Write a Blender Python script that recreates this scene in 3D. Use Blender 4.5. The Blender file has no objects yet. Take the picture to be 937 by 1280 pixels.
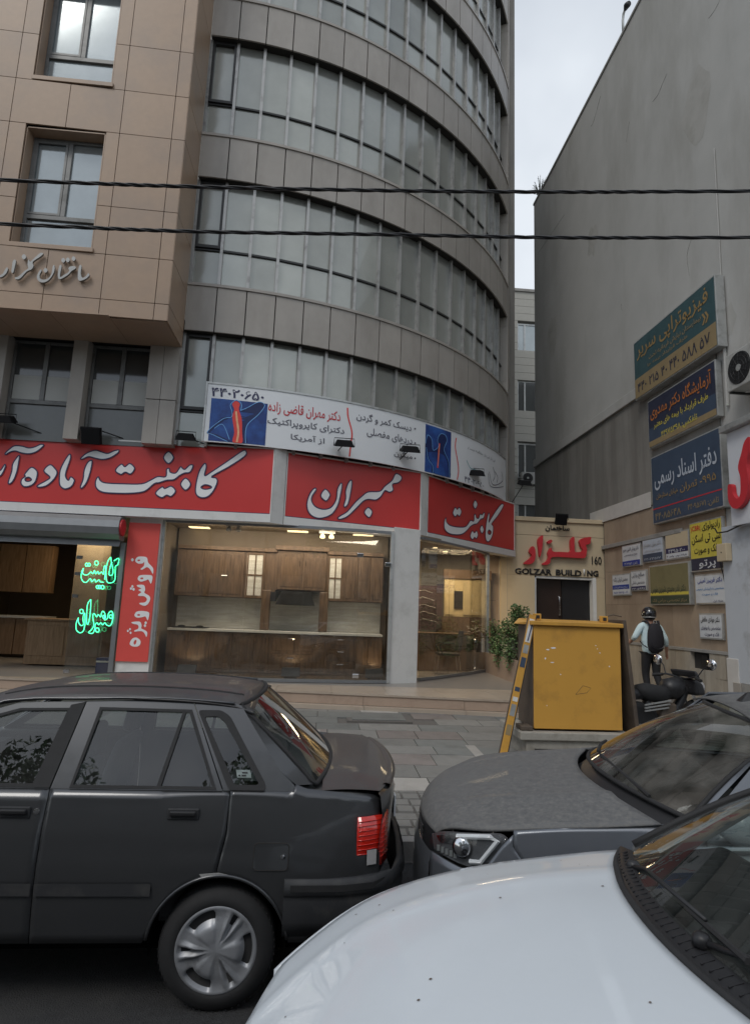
import bpy, bmesh, math, random
from math import radians, sin, cos, pi, sqrt, atan2
from mathutils import Vector, Matrix
random.seed(7)
scene = bpy.context.scene
COL = scene.collection
# ---------------- camera ----------------
FPX, PITCH, ROLL, YAW, EYE = 761.0, 0.1620, 0.0370, 0.0774, 1.85
_fw = Vector((sin(YAW)*cos(PITCH), cos(YAW)*cos(PITCH), sin(PITCH)))
_rt = Vector((cos(YAW), -sin(YAW), 0)); _up = _rt.cross(_fw)
CR = _rt*cos(ROLL) + _up*sin(ROLL); CU = -_rt*sin(ROLL) + _up*cos(ROLL)
cd = bpy.data.cameras.new('camera'); cam = bpy.data.objects.new('camera', cd); COL.objects.link(cam)
cd.sensor_fit = 'VERTICAL'; cd.sensor_height = 24.0; cd.lens = FPX/1280*24.0
cd.clip_start = 0.05; cd.clip_end = 3000
cam.matrix_world = Matrix(((CR.x, CU.x, -_fw.x, 0), (CR.y, CU.y, -_fw.y, 0), (CR.z, CU.z, -_fw.z, EYE), (0, 0, 0, 1)))
scene.camera = cam
scene.view_settings.view_transform = 'Standard'; scene.view_settings.look = 'None'
scene.view_settings.exposure = 0.0; scene.view_settings.gamma = 1.0
# ---------------- sky and sun ----------------
SUN_EL, SUN_AZ = radians(50), radians(218)
wd = bpy.data.worlds.new('World'); scene.world = wd; wd.use_nodes = True
nt = wd.node_tree; bg = nt.nodes['Background']; bg.inputs[1].default_value = 0.1
sk = nt.nodes.new('ShaderNodeTexSky'); sk.sky_type = 'NISHITA'; sk.sun_disc = False
sk.sun_elevation = SUN_EL; sk.sun_rotation = SUN_AZ
tc = nt.nodes.new('ShaderNodeTexCoord'); nz = nt.nodes.new('ShaderNodeTexNoise')
nz.inputs['Scale'].default_value = 1.6; nz.inputs['Detail'].default_value = 5
nt.links.new(tc.outputs['Generated'], nz.inputs['Vector'])
cr = nt.nodes.new('ShaderNodeValToRGB'); cr.color_ramp.elements[0].position = 0.40; cr.color_ramp.elements[1].position = 0.62
cr.color_ramp.elements[0].color = (.55, .55, .55, 1); cr.color_ramp.elements[1].color = (.97, .97, .97, 1)
nt.links.new(nz.outputs['Fac'], cr.inputs[0])
mx = nt.nodes.new('ShaderNodeMixRGB'); mx.inputs[2].default_value = (8.3, 8.85, 9.5, 1)
vm = nt.nodes.new('ShaderNodeVectorMath'); vm.operation = 'MINIMUM'; vm.inputs[1].default_value = (9.5, 9.5, 9.5)   # thin cloud dims the glow round the sun
nt.links.new(cr.outputs[0], mx.inputs[0]); nt.links.new(sk.outputs[0], vm.inputs[0]); nt.links.new(vm.outputs[0], mx.inputs[1]); nt.links.new(mx.outputs[0], bg.inputs[0])
sl = bpy.data.lights.new('sun', 'SUN'); sl.energy = 1.0; sl.angle = radians(20); sl.color = (1, .96, .9)
sun = bpy.data.objects.new('sun', sl); COL.objects.link(sun)
_sd = Vector((sin(SUN_AZ)*cos(SUN_EL), cos(SUN_AZ)*cos(SUN_EL), sin(SUN_EL)))
sun.rotation_euler = _sd.to_track_quat('Z', 'Y').to_euler()

# ---------------- measuring helpers: a point of a known plane of the place ----------------
def ray(x, y): return CR*((x-468.5)/FPX) - CU*((y-640)/FPX) + _fw
O = Vector((0, 0, EYE))
def atY(x, y, Y): d = ray(x, y); return O + d*(Y/d.y)
def atX(x, y, X): d = ray(x, y); return O + d*(X/d.x)
def atZ(x, y, Z): d = ray(x, y); return O + d*((Z-EYE)/d.z)
def atP(x, y, p, n): d = ray(x, y); return O + d*((p-O).dot(n)/d.dot(n))

# ---------------- object helpers ----------------
def tag(o, label=None, cat=None, group=None, kind=None):
    if label: o['label'] = label
    if cat: o['category'] = cat
    if group: o['group'] = group
    if kind: o['kind'] = kind
    return o
def thing(name, label, cat, loc=(0, 0, 0), group=None, rz=0):
    o = bpy.data.objects.new(name, None); COL.objects.link(o); o.location = loc; o.rotation_euler.z = rz
    o.empty_display_size = .2
    return tag(o, label, cat, group)
def link(name, me, m=None, parent=None, loc=None, smooth=False):
    o = bpy.data.objects.new(name, me); COL.objects.link(o)
    if m is not None and not me.materials: me.materials.append(m)
    if smooth:
        for p in me.polygons: p.use_smooth = True
    if loc is not None: o.location = loc
    if parent is not None:
        o.parent = parent
        if parent.type == 'EMPTY': o.location -= parent.location
    return o
class MB:
    "collects faces (world coordinates) and links them as one mesh object"
    def __init__(s): s.v = []; s.f = []
    def face(s, *pts):
        n = len(s.v); s.v += [tuple(p) for p in pts]; s.f.append(tuple(range(n, n+len(pts)))); return s
    def box(s, a, b):
        (x0, y0, z0), (x1, y1, z1) = a, b
        return s.hexa([(x0,y0,z0),(x1,y0,z0),(x1,y1,z0),(x0,y1,z0)], [(x0,y0,z1),(x1,y0,z1),(x1,y1,z1),(x0,y1,z1)])
    def hexa(s, lo, hi):
        n = len(s.v); k = len(lo); s.v += [tuple(p) for p in lo] + [tuple(p) for p in hi]
        s.f.append(tuple(reversed(range(n, n+k)))); s.f.append(tuple(range(n+k, n+2*k)))
        for i in range(k): j = (i+1) % k; s.f.append((n+i, n+j, n+k+j, n+k+i))
        return s
    def obox(s, p, u, v, w):
        "box from corner p with edge vectors u, v, w (right-handed)"
        p, u, v, w = map(Vector, (p, u, v, w))
        return s.hexa([p, p+u, p+u+v, p+v], [p+w, p+u+w, p+u+v+w, p+v+w])
    def tube(s, pts, r, n=8, cap=True):
        pts = [Vector(p) for p in pts]; rs = r if isinstance(r, (list, tuple)) else [r]*len(pts); base = len(s.v)
        for i, p in enumerate(pts):
            t = (pts[min(i+1, len(pts)-1)] - pts[max(i-1, 0)]).normalized()
            a = t.cross(Vector((0, 0, 1)));  a = a if a.length > .05 else t.cross(Vector((0, 1, 0))); a.normalize(); b = a.cross(t)
            s.v += [tuple(p + (a*cos(2*pi*k/n) + b*sin(2*pi*k/n))*rs[i]) for k in range(n)]
        for i in range(len(pts)-1):
            for k in range(n): k2 = (k+1) % n; s.f.append((base+i*n+k, base+(i+1)*n+k, base+(i+1)*n+k2, base+i*n+k2))
        if cap: s.f.append(tuple(base+k for k in range(n))); s.f.append(tuple(base+(len(pts)-1)*n+k for k in reversed(range(n))))
        return s
    def lathe(s, c, axis, prof, n=24):
        "prof = [(radius, along axis)]"
        c = Vector(c); t = Vector(axis).normalized(); a = t.cross(Vector((0, 0, 1)));  a = a if a.length > .05 else Vector((1, 0, 0)); a.normalize(); b = t.cross(a); base = len(s.v)
        for r, h in prof: s.v += [tuple(c + t*h + (a*cos(2*pi*k/n) + b*sin(2*pi*k/n))*r) for k in range(n)]
        for i in range(len(prof)-1):
            for k in range(n): k2 = (k+1) % n; s.f.append((base+i*n+k, base+i*n+k2, base+(i+1)*n+k2, base+(i+1)*n+k))
        if prof[0][0] > 1e-4: s.f.append(tuple(base+k for k in reversed(range(n))))
        if prof[-1][0] > 1e-4: s.f.append(tuple(base+(len(prof)-1)*n+k for k in range(n)))
        return s
    def grid(s, rows):
        n = len(s.v); w = len(rows[0])
        for r in rows: s.v += [tuple(p) for p in r]
        for i in range(len(rows)-1):
            for j in range(w-1): s.f.append((n+i*w+j, n+i*w+j+1, n+(i+1)*w+j+1, n+(i+1)*w+j))
        return s
    def mesh(s, name='mesh'):
        me = bpy.data.meshes.new(name); me.from_pydata(s.v, [], s.f); me.update(); return me
    def build(s, name, m, parent=None, smooth=False, bevel=0, solid=0, recalc=True, seg=2):
        me = s.mesh(name)
        if recalc:
            bm = bmesh.new(); bm.from_mesh(me)
            if smooth or recalc == 'merge': bmesh.ops.remove_doubles(bm, verts=bm.verts, dist=1e-5)
            bmesh.ops.recalc_face_normals(bm, faces=bm.faces); bm.to_mesh(me); bm.free()
        o = link(name, me, m, parent, smooth=smooth)
        if solid: md = o.modifiers.new('solid', 'SOLIDIFY'); md.thickness = solid; md.offset = 0
        if bevel: md = o.modifiers.new('bevel', 'BEVEL'); md.width = bevel; md.segments = seg; md.limit_method = 'ANGLE'; md.angle_limit = radians(40)
        return o
def copy_tree(o, parent=None):
    c = o.copy(); COL.objects.link(c); c.parent = parent
    for ch in list(o.children): copy_tree(ch, c)
    return c

# ---------------- materials ----------------
def mat(name, col, rough=.7, metal=0., var=.12, scale=6., bump=.0, bscale=60., coat=0., spec=.5, dirt=None, dscale=1.2, dlo=.5, dhi=.75, emis=0., streak=0., rnd=0., alpha=None):
    m = bpy.data.materials.new(name); m.use_nodes = True; t = m.node_tree; N = t.nodes; L = t.links; b = N['Principled BSDF']
    b.inputs['Roughness'].default_value = rough; b.inputs['Metallic'].default_value = metal
    b.inputs['Coat Weight'].default_value = coat; b.inputs['Coat Roughness'].default_value = .08; b.inputs['Specular IOR Level'].default_value = spec
    tc = N.new('ShaderNodeTexCoord'); src = tc.outputs['Object']
    nz = N.new('ShaderNodeTexNoise'); nz.inputs['Scale'].default_value = scale; nz.inputs['Detail'].default_value = 6; L.new(src, nz.inputs['Vector'])
    mx = N.new('ShaderNodeMixRGB'); c = Vector(col)
    mx.inputs[1].default_value = (*(c*(1-var)), 1); mx.inputs[2].default_value = (*[min(1, k) for k in c*(1+var)], 1)
    L.new(nz.outputs['Fac'], mx.inputs[0]); out = mx.outputs[0]
    if dirt is not None:
        n2 = N.new('ShaderNodeTexNoise'); n2.inputs['Scale'].default_value = dscale; n2.inputs['Detail'].default_value = 8; n2.inputs['Roughness'].default_value = .65
        v = src
        if streak:
            mp = N.new('ShaderNodeMapping'); mp.inputs['Scale'].default_value = (1, 1, streak); L.new(src, mp.inputs['Vector']); v = mp.outputs[0]
        L.new(v, n2.inputs['Vector'])
        r = N.new('ShaderNodeMapRange'); r.inputs[1].default_value = dlo; r.inputs[2].default_value = dhi; L.new(n2.outputs['Fac'], r.inputs[0])
        m2 = N.new('ShaderNodeMixRGB'); m2.inputs[2].default_value = (*dirt, 1); L.new(r.outputs[0], m2.inputs[0]); L.new(out, m2.inputs[1]); out = m2.outputs[0]
    if rnd:
        oi = N.new('ShaderNodeObjectInfo'); r = N.new('ShaderNodeMapRange'); r.inputs[3].default_value = 1-rnd; r.inputs[4].default_value = 1+rnd
        L.new(oi.outputs['Random'], r.inputs[0]); hv = N.new('ShaderNodeHueSaturation'); L.new(r.outputs[0], hv.inputs['Value']); L.new(out, hv.inputs['Color']); out = hv.outputs[0]
    L.new(out, b.inputs['Base Color'])
    if bump:
        n3 = N.new('ShaderNodeTexNoise'); n3.inputs['Scale'].default_value = bscale; n3.inputs['Detail'].default_value = 5; L.new(src, n3.inputs['Vector'])
        bp = N.new('ShaderNodeBump'); bp.inputs['Strength'].default_value = bump; bp.inputs['Distance'].default_value = .01; L.new(n3.outputs['Fac'], bp.inputs['Height']); L.new(bp.outputs[0], b.inputs['Normal'])
    if emis: b.inputs['Emission Color'].default_value = (*col, 1); b.inputs['Emission Strength'].default_value = emis
    return m
def glass(name, tint=(.8, .85, .83), refl=1.0, rough=.0, dust=.0, dustcol=(.35, .34, .32)):
    m = bpy.data.materials.new(name); m.use_nodes = True; t = m.node_tree; N = t.nodes; L = t.links; N.remove(N['Principled BSDF'])
    tr = N.new('ShaderNodeBsdfTransparent'); tr.inputs[0].default_value = (*tint, 1); gl = N.new('ShaderNodeBsdfGlossy'); gl.inputs['Roughness'].default_value = rough
    fr = N.new('ShaderNodeFresnel'); ge = N.new('ShaderNodeNewGeometry'); io = N.new('ShaderNodeMapRange'); io.inputs[3].default_value = 1.5; io.inputs[4].default_value = 1/1.5; L.new(ge.outputs['Backfacing'], io.inputs[0]); L.new(io.outputs[0], fr.inputs[0]); mu = N.new('ShaderNodeMath'); mu.operation = 'MULTIPLY'; mu.inputs[1].default_value = refl; mu.use_clamp = True
    L.new(fr.outputs[0], mu.inputs[0]); mx = N.new('ShaderNodeMixShader'); L.new(mu.outputs[0], mx.inputs[0]); L.new(tr.outputs[0], mx.inputs[1]); L.new(gl.outputs[0], mx.inputs[2]); out = mx.outputs[0]
    if dust:
        tc = N.new('ShaderNodeTexCoord'); nz = N.new('ShaderNodeTexNoise'); nz.inputs['Scale'].default_value = 5; nz.inputs['Detail'].default_value = 8; L.new(tc.outputs['Object'], nz.inputs['Vector'])
        r = N.new('ShaderNodeMapRange'); r.inputs[1].default_value = .35; r.inputs[2].default_value = .8; r.inputs[4].default_value = dust*2; L.new(nz.outputs['Fac'], r.inputs[0])
        df = N.new('ShaderNodeBsdfDiffuse'); df.inputs[0].default_value = (*dustcol, 1); m2 = N.new('ShaderNodeMixShader'); L.new(r.outputs[0], m2.inputs[0]); L.new(out, m2.inputs[1]); L.new(df.outputs[0], m2.inputs[2]); out = m2.outputs[0]
    L.new(out, N['Material Output'].inputs[0]); return m
def wood(name, c1, c2, rough=.45, scale=3., axis=2, stretch=9.):
    m = bpy.data.materials.new(name); m.use_nodes = True; t = m.node_tree; N = t.nodes; L = t.links; b = N['Principled BSDF']; b.inputs['Roughness'].default_value = rough
    tc = N.new('ShaderNodeTexCoord'); mp = N.new('ShaderNodeMapping'); s = [stretch]*3; s[axis] = 1; mp.inputs['Scale'].default_value = s; L.new(tc.outputs['Object'], mp.inputs['Vector'])
    oi = N.new('ShaderNodeObjectInfo'); L.new(oi.outputs['Random'], mp.inputs['Location'])
    nz = N.new('ShaderNodeTexNoise'); nz.inputs['Scale'].default_value = scale; nz.inputs['Detail'].default_value = 7; nz.inputs['Distortion'].default_value = .6; L.new(mp.outputs[0], nz.inputs['Vector'])
    r = N.new('ShaderNodeValToRGB'); r.color_ramp.elements[0].position = .3; r.color_ramp.elements[1].position = .7; r.color_ramp.elements[0].color = (*c1, 1); r.color_ramp.elements[1].color = (*c2, 1)
    L.new(nz.outputs['Fac'], r.inputs[0]); L.new(r.outputs[0], b.inputs['Base Color']); return m
M = {}
M['clad'] = mat('granite_cladding', (.36, .25, .17), .45, var=.08, scale=9, bump=.05, dirt=(.26, .2, .16), dscale=.9, dlo=.45, dhi=.85, rnd=.05)
M['joint'] = mat('dark_joint', (.03, .028, .026), .9)
M['grey'] = mat('grey_panel', (.37, .34, .305), .42, var=.07, scale=5, dirt=(.26, .235, .205), dscale=1.6, dlo=.45, dhi=.85, rnd=.06, streak=.35)
M['mull'] = mat('anodised_mullion', (.42, .415, .40), .4, .5, var=.1, dirt=(.2, .19, .18), dscale=4)
M['midframe'] = mat('grey_window_frame', (.17, .17, .165), .45, .3, var=.15, dirt=(.09, .09, .085), dscale=4)
M['darkframe'] = mat('dark_frame', (.035, .035, .035), .4, .3)
M['render'] = mat('cement_render', (.45, .445, .425), .9, var=.12, scale=1.2, bump=.25, bscale=25, dirt=(.345, .335, .31), dscale=.5, dlo=.45, dhi=.68, streak=.3)
M['render2'] = mat('stained_render', (.24, .23, .21), .9, var=.15, scale=2, bump=.25, bscale=25, dirt=(.15, .14, .125), dscale=1.4, dlo=.42, dhi=.68, streak=.12)
M['ledge'] = mat('ledge_stone', (.30, .29, .27), .8, dirt=(.17, .16, .15), dscale=3)
M['travertine'] = mat('travertine_tile', (.35, .275, .205), .5, var=.12, scale=3, dirt=(.27, .205, .15), dscale=2.2, dlo=.4, dhi=.75, rnd=.09, streak=.4, bump=.05)
M['strip'] = mat('strip_stone', (.37, .33, .27), .7, var=.14, scale=5, dirt=(.24, .21, .17), dscale=3, streak=.2, rnd=.1, bump=.15)
M['whitewash'] = mat('whitewashed_plaster', (.55, .53, .5), .85, var=.12, scale=5, bump=.2)
M['cream'] = mat('cream_render', (.56, .46, .31), .6, var=.05, scale=2, dirt=(.42, .34, .23), dscale=1.3, dlo=.5, dhi=.9)
M['white'] = mat('white_enamel', (.72, .72, .70), .45, var=.04, dirt=(.5, .5, .47), dscale=2.5, dlo=.5, dhi=.9)
M['red'] = mat('red_sign_face', (.60, .048, .045), .35, var=.06, scale=1.5)
M['red2'] = mat('faded_red_vinyl', (.72, .09, .075), .45, var=.05)
M['letterwhite'] = mat('white_letter', (.86, .86, .86), .5, var=.02)
M['navy'] = mat('navy_ink', (.03, .03, .09), .5)
M['black'] = mat('black_ink', (.015, .015, .018), .5)
M['blackp'] = mat('black_plastic', (.018, .018, .02), .45, var=.2, bump=.05)
M['redink'] = mat('red_ink', (.55, .03, .04), .5)
M['metal'] = mat('brushed_metal', (.55, .55, .54), .3, .9)
M['alu'] = mat('weathered_aluminium', (.5, .51, .5), .45, .6, dirt=(.28, .28, .27), dscale=5)
M['chrome'] = mat('chrome', (.75, .75, .76), .12, 1.)
M['asphalt'] = mat('asphalt', (.035, .035, .036), .9, var=.45, scale=30, bump=1.0, bscale=120, dirt=(.055, .053, .05), dscale=2)
M['curb'] = mat('kerb_stone', (.25, .24, .23), .85, var=.15, bump=.2)
M['grout'] = mat('paving_joint', (.13, .12, .11), .95, var=.2, scale=20, bump=.3)
for k, c in dict(pav1=(.215, .21, .195), pav2=(.222, .195, .18), pav3=(.18, .185, .175), pav4=(.36, .34, .31)).items():
    M[k] = mat('paving_'+k, c, .75, var=.16, scale=7, bump=.25, bscale=40, dirt=tuple(x*.72 for x in c), dscale=3, rnd=.12)
M['slab'] = mat('polished_beige_slab', (.42, .35, .28), .3, var=.1, scale=3, dirt=(.34, .27, .21), dscale=2.5, rnd=.05)
M['riser'] = mat('step_riser', (.40, .30, .23), .45, var=.1, scale=5, dirt=(.3, .22, .17), dscale=3)
# ---------------- lettering ----------------
import unicodedata
FORMS = {}
for _c in range(0xFB50, 0xFEFD):
    _p = unicodedata.decomposition(chr(_c)).split()
    if len(_p) == 2 and _p[0] in ('<isolated>', '<final>', '<initial>', '<medial>'): FORMS.setdefault(chr(int(_p[1], 16)), {})[_p[0][1:-1]] = chr(_c)
def shape(s):
    out = []
    for i, ch in enumerate(s):
        f = FORMS.get(ch)
        if not f: out.append(ch); continue
        prev = i > 0 and 'initial' in FORMS.get(s[i-1], {}); nxt = i < len(s)-1 and 'final' in FORMS.get(s[i+1], {}) and 'initial' in f
        out.append(f.get('medial' if prev and nxt else 'final' if prev else 'initial' if nxt else 'isolated', ch))
    out.reverse(); r = []; run = []
    for ch in out:      # numbers keep their own order
        if ch.isdigit() or ch in '۰۱۲۳۴۵۶۷۸۹': run.insert(0, ch)
        else: r += run + [ch]; run = []
    return ''.join(r+run)
def plane_matrix(p, u, v):
    u = Vector(u).normalized(); v = Vector(v).normalized(); n = u.cross(v)
    return Matrix(((u.x, v.x, n.x, p[0]), (u.y, v.y, n.y, p[1]), (u.z, v.z, n.z, p[2]), (0, 0, 0, 1)))
def curve_mesh(cu):
    o = bpy.data.objects.new('tmp', cu); COL.objects.link(o); dg = bpy.context.evaluated_depsgraph_get()
    me = bpy.data.meshes.new_from_object(o.evaluated_get(dg)); bpy.data.objects.remove(o); bpy.data.curves.remove(cu); me.materials.clear(); return me
def text(body, m, parent, p, u, v, w, h, ext=.002, bold=0., rtl=True, name='lettering'):
    "lettering filling the w x h rectangle whose lower left corner is p"
    cu = bpy.data.curves.new('t', 'FONT'); cu.body = shape(body) if rtl else body; cu.offset = bold; cu.resolution_u = 2
    cu.extrude = 0; me = curve_mesh(cu)
    if not len(me.vertices): return None
    xs = [q.co.x for q in me.vertices]; ys = [q.co.y for q in me.vertices]; x0, x1, y0, y1 = min(xs), max(xs), min(ys), max(ys)
    M4 = plane_matrix(p, u, v)
    for q in me.vertices: q.co = M4 @ Vector(((q.co.x-x0)/(x1-x0+1e-9)*w, (q.co.y-y0)/(y1-y0+1e-9)*h, ext))
    me.update()
    if ext > .006:
        o = link(name, me, m, parent); md = o.modifiers.new('solid', 'SOLIDIFY'); md.thickness = ext; md.offset = -1; return o
    return link(name, me, m, parent)
def smooth_loop(pts, n=5, closed=True, sharp=0):
    P = [Vector(p) for p in pts]; out = []; k = len(P)
    for i in range(k if closed else k-1):
        p0 = P[(i-1) % k] if closed or i > 0 else P[i]; p1 = P[i]; p2 = P[(i+1) % k]; p3 = P[(i+2) % k] if closed or i+2 < k else p2
        for j in range(n):
            t = j/n; out.append(.5*((2*p1)+(p2-p0)*t+(2*p0-5*p1+4*p2-p3)*t*t+(3*p1-p0-3*p2+p3)*t*t*t))
    if not closed: out.append(P[-1])
    return out
def trace(loops, org, sc, p, u, v, m, parent, outline=None, ext=.004, thick=0, ow=.012, name='lettering', sm=4):
    "letter shapes measured on the photographed sign face, laid on the plane through p spanned by u, v"
    u = Vector(u).normalized(); v = Vector(v).normalized(); n = u.cross(v); p = Vector(p); M4 = plane_matrix(p, u, v)
    cu = bpy.data.curves.new('t', 'CURVE'); cu.dimensions = '2D'; cu.fill_mode = 'BOTH'; rib = MB()
    for lp in loops:
        q = []
        for (x, y) in lp:
            w = atP(org[0]+x/sc, org[1]+y/sc, p, n) - p; q.append((w.dot(u), w.dot(v), 0))
        q = smooth_loop(q, sm)
        s = cu.splines.new('POLY'); s.points.add(len(q)-1); s.use_cyclic_u = True
        for i, w in enumerate(q): s.points[i].co = (w.x, w.y, 0, 1)
        if outline is not None:
            k = len(q); a, b = [], []
            for i in range(k):
                t = (q[(i+1) % k]-q[i-1]); t = t.normalized() if t.length > 1e-9 else Vector((1, 0, 0)); nn = Vector((-t.y, t.x, 0)); a.append(M4 @ (q[i]+nn*ow + Vector((0, 0, ext+.002)))); b.append(M4 @ (q[i]-nn*ow + Vector((0, 0, ext+.002))))
            rib.grid([a+[a[0]], b+[b[0]]])
    me = curve_mesh(cu)
    for q in me.vertices: q.co = M4 @ Vector((q.co.x, q.co.y, ext))
    me.update(); o = link(name, me, m, parent)
    if thick: md = o.modifiers.new('solid', 'SOLIDIFY'); md.thickness = thick; md.offset = 0
    if outline is not None: rib.build('letter_outline', outline, o)
    return o
DOT = lambda x, y, r=15: [(x-r, y), (x, y-r*1.2), (x+r, y), (x, y+r*1.2)]
G1 = [[(42,158),(70,130),(110,103),(165,105),(215,118),(260,110),(300,92),(325,95),(310,115),(270,145),(220,160),(165,155),(115,140),(75,150),(50,165)],
 [(148,175),(130,185),(98,235),(90,290),(65,370),(80,378),(105,350),(128,290),(140,230)],
 [(-20,290),(10,280),(38,240),(45,250),(25,300),(0,325),(-60,345),(-90,330),(-50,315)],
 [(232,260),(270,280),(278,310),(262,365),(225,395),(180,400),(158,375),(165,345),(190,325),(185,310)], [(190,340),(215,332),(235,350),(215,362),(192,358)],
 [(370,240),(408,270),(422,300),(400,345),(350,390),(300,405),(275,400),(290,385),(345,355),(370,330),(325,285)],
 [(518,165),(520,195),(488,290),(485,330),(505,355),(520,330),(540,340),(548,360),(525,400),(480,417),(445,395),(438,350),(445,280),(475,215),(505,170)],
 [(672,208),(678,225),(665,290),(640,365),(605,410),(592,402),(612,345),(620,280),(645,225)],
 [(596,192),(640,155),(700,135),(740,145),(790,158),(835,140),(872,133),(865,155),(810,190),(750,202),(690,190),(650,182),(605,200)]]
G2 = [[(60,205),(70,225),(100,240),(200,245),(300,245),(350,225),(390,205),(435,205),(440,165),(455,160),(460,180),(490,185),(510,160),(520,150),(540,165),(570,140),(588,145),(570,180),(540,185),(510,200),(480,222),(440,225),(400,238),(370,245),(320,285),(250,297),(150,297),(80,290),(48,265),(45,230)],
 [(155,170),(188,135),(208,150),(235,132),(262,158),(240,190),(210,180),(185,192)], DOT(451,99,28), DOT(546,247,28),
 [(378,297),(415,262),(430,272),(465,258),(490,285),(465,315),(440,308),(412,322)],
 [(656,132),(661,152),(652,200),(690,178),(780,118),(862,62),(882,64),(876,90),(790,148),(692,203),(715,213),(722,235),(700,285),(665,318),(625,320),(602,295),(605,240),(622,175),(645,138)],
 [(632,262),(655,250),(685,258),(688,268),(660,275),(640,272)]]
G3 = [[(148,220),(155,235),(125,280),(120,320),(150,365),(210,385),(270,370),(310,310),(320,230),(345,183),(358,195),(345,270),(325,350),(280,420),(210,452),(150,450),(100,415),(82,350),(100,275),(130,230)],
 [(190,280),(225,228),(262,265),(255,295),(230,320)], [(427,157),(435,180),(425,250),(405,340),(380,368),(370,355),(385,300),(385,240),(405,180)],
 [(322,455),(345,435),(400,400),(460,330),(510,285),(560,250),(650,245),(690,205),(745,160),(775,108),(815,125),(820,150),(795,178),(750,190),(755,235),(725,252),(690,240),(660,285),(620,312),(560,308),(520,325),(460,385),(400,440),(345,463)],
 [(530,410),(560,372),(592,405),(568,450)]]
G4 = [[(658,385),(662,430),(655,495),(680,455),(740,360),(800,285),(828,290),(815,330),(760,420),(690,510),(705,540),(705,600),(690,670),(655,722),(625,705),(615,640),(625,520),(640,430)], [(642,610),(660,585),(685,610),(670,638),(650,632)],
 [(155,440),(160,490),(200,530),(280,550),(370,550),(410,520),(440,475),(480,480),(485,410),(500,405),(510,440),(535,450),(555,400),(575,410),(600,380),(605,410),(590,450),(560,460),(520,510),(480,520),(440,545),(400,590),(340,635),(250,640),(180,620),(138,570),(135,490)],
 [(235,385),(262,322),(285,345),(310,322),(335,370),(312,425),(288,405),(262,430)], [(472,290),(497,238),(522,285),(497,338)], [(552,575),(575,532),(598,585),(575,625)],
 [(438,655),(462,595),(487,620),(512,595),(528,645),(508,688),(488,670),(465,698)]]
G7 = [[(210,238),(235,262),(238,330),(225,375),(195,398),(145,398),(140,385),(190,345),(205,315),(182,285)], [(262,180),(305,138),(303,200),(298,260),(278,335),(268,260)],
 [(635,190),(665,165),(735,155),(732,190),(728,215),(690,228),(700,260),(690,330),(660,345),(560,340),(390,335),(370,385),(340,405),(300,400),(345,365),(355,330),(350,300),(378,250),(395,285),(460,288),(550,288),(553,235),(556,180),(585,152),(588,220),(592,285),(625,290),(655,285),(665,270),(645,240),(638,215)], [(345,200),(375,178),(390,195),(362,215)]]
G8 = [[(795,180),(808,195),(800,260),(815,305),(850,290),(865,270),(875,262),(885,280),(850,315),(795,335),(775,320),(772,270),(780,210)],
 [(600,180),(615,195),(600,270),(605,300),(640,275),(670,260),(690,235),(680,215),(700,195),(745,195),(750,215),(710,240),(680,275),(620,312),(590,318),(578,290),(585,220)],
 [(545,185),(545,235),(520,290),(480,335),(430,352),(390,335),(375,295),(395,245),(415,225),(420,240),(402,275),(405,310),(440,325),(485,310),(515,270),(525,215),(532,188)],
 DOT(459,233,20), DOT(631,135,20), DOT(675,132,20), DOT(731,120,20), DOT(249,102,22),
 [(425,62),(435,75),(400,105),(335,150),(342,190),(320,225),(275,245),(215,310),(175,320),(162,305),(200,290),(255,240),(290,215),(285,180),(290,135),(300,130),(310,150),(360,105),(400,70)],
 [(155,130),(172,140),(160,200),(145,255),(128,250),(135,190),(140,150)], [(85,205),(95,220),(75,265),(35,298),(5,300),(8,285),(45,265),(70,220)]]
G5 = [[(165,265),(185,243),(225,240),(262,250),(272,290),(300,320),(316,345),(312,388),(290,350),(262,330),(225,350),(208,345),(235,320),(240,285),(225,298),(190,300),(168,285)], [(183,270),(200,265),(205,275),(190,280)], DOT(140,268,12),
 [(185,420),(205,398),(270,395),(305,402),(308,430),(295,470),(275,435),(255,440),(215,452),(190,440)], [(205,422),(225,416),(232,428),(215,432)],
 [(180,480),(235,480),(248,520),(240,545),(280,570),(290,600),(270,640),(240,655),(200,640),(205,630),(245,625),(262,600),(240,575),(195,572),(188,560),(215,540),(190,522),(215,508),(185,495)], DOT(140,492,10), DOT(128,510,10), DOT(150,516,11),
 [(158,728),(178,703),(230,698),(278,710),(280,740),(268,778),(250,745),(225,750),(185,755),(162,745)], [(178,730),(198,724),(205,735),(190,740)],
 [(130,795),(165,787),(205,790),(218,820),(215,845),(245,860),(265,880),(258,918),(240,885),(215,868),(160,872),(158,862),(190,845),(185,815),(150,808)], DOT(252,798,11), DOT(246,822,11), DOT(120,852,9), DOT(102,866,9), DOT(125,882,9),
 [(118,965),(140,930),(175,922),(205,945),(208,970),(190,995),(150,998),(122,985)], [(150,965),(160,945),(175,945),(168,975),(155,980)]]
N1 = [[(230,235),(215,300),(240,330),(290,330),(340,290),(365,320),(390,265),(405,320),(440,280),(450,320),(490,290),(520,325),(520,250),(545,195),(550,260),(535,400)],
 [(230,235),(200,300),(200,390),(240,440),(280,435),(330,385),(350,435),(390,395),(410,438),(455,405),(475,435),(520,440)],
 [(625,75),(580,140),(555,300),(570,430),(620,450),(670,430),(690,370),(690,220),(730,180),(740,90),(670,130)], [(645,150),(620,200),(600,330),(650,330),(655,250),(635,160),(625,75)]]
N1D = [(275,185,20), (310,185,20), (418,160,28), (435,510,22), (465,510,22), (505,512,24), (200,865,28), (430,1135,28), (530,945,22), (628,940,24)]
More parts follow.
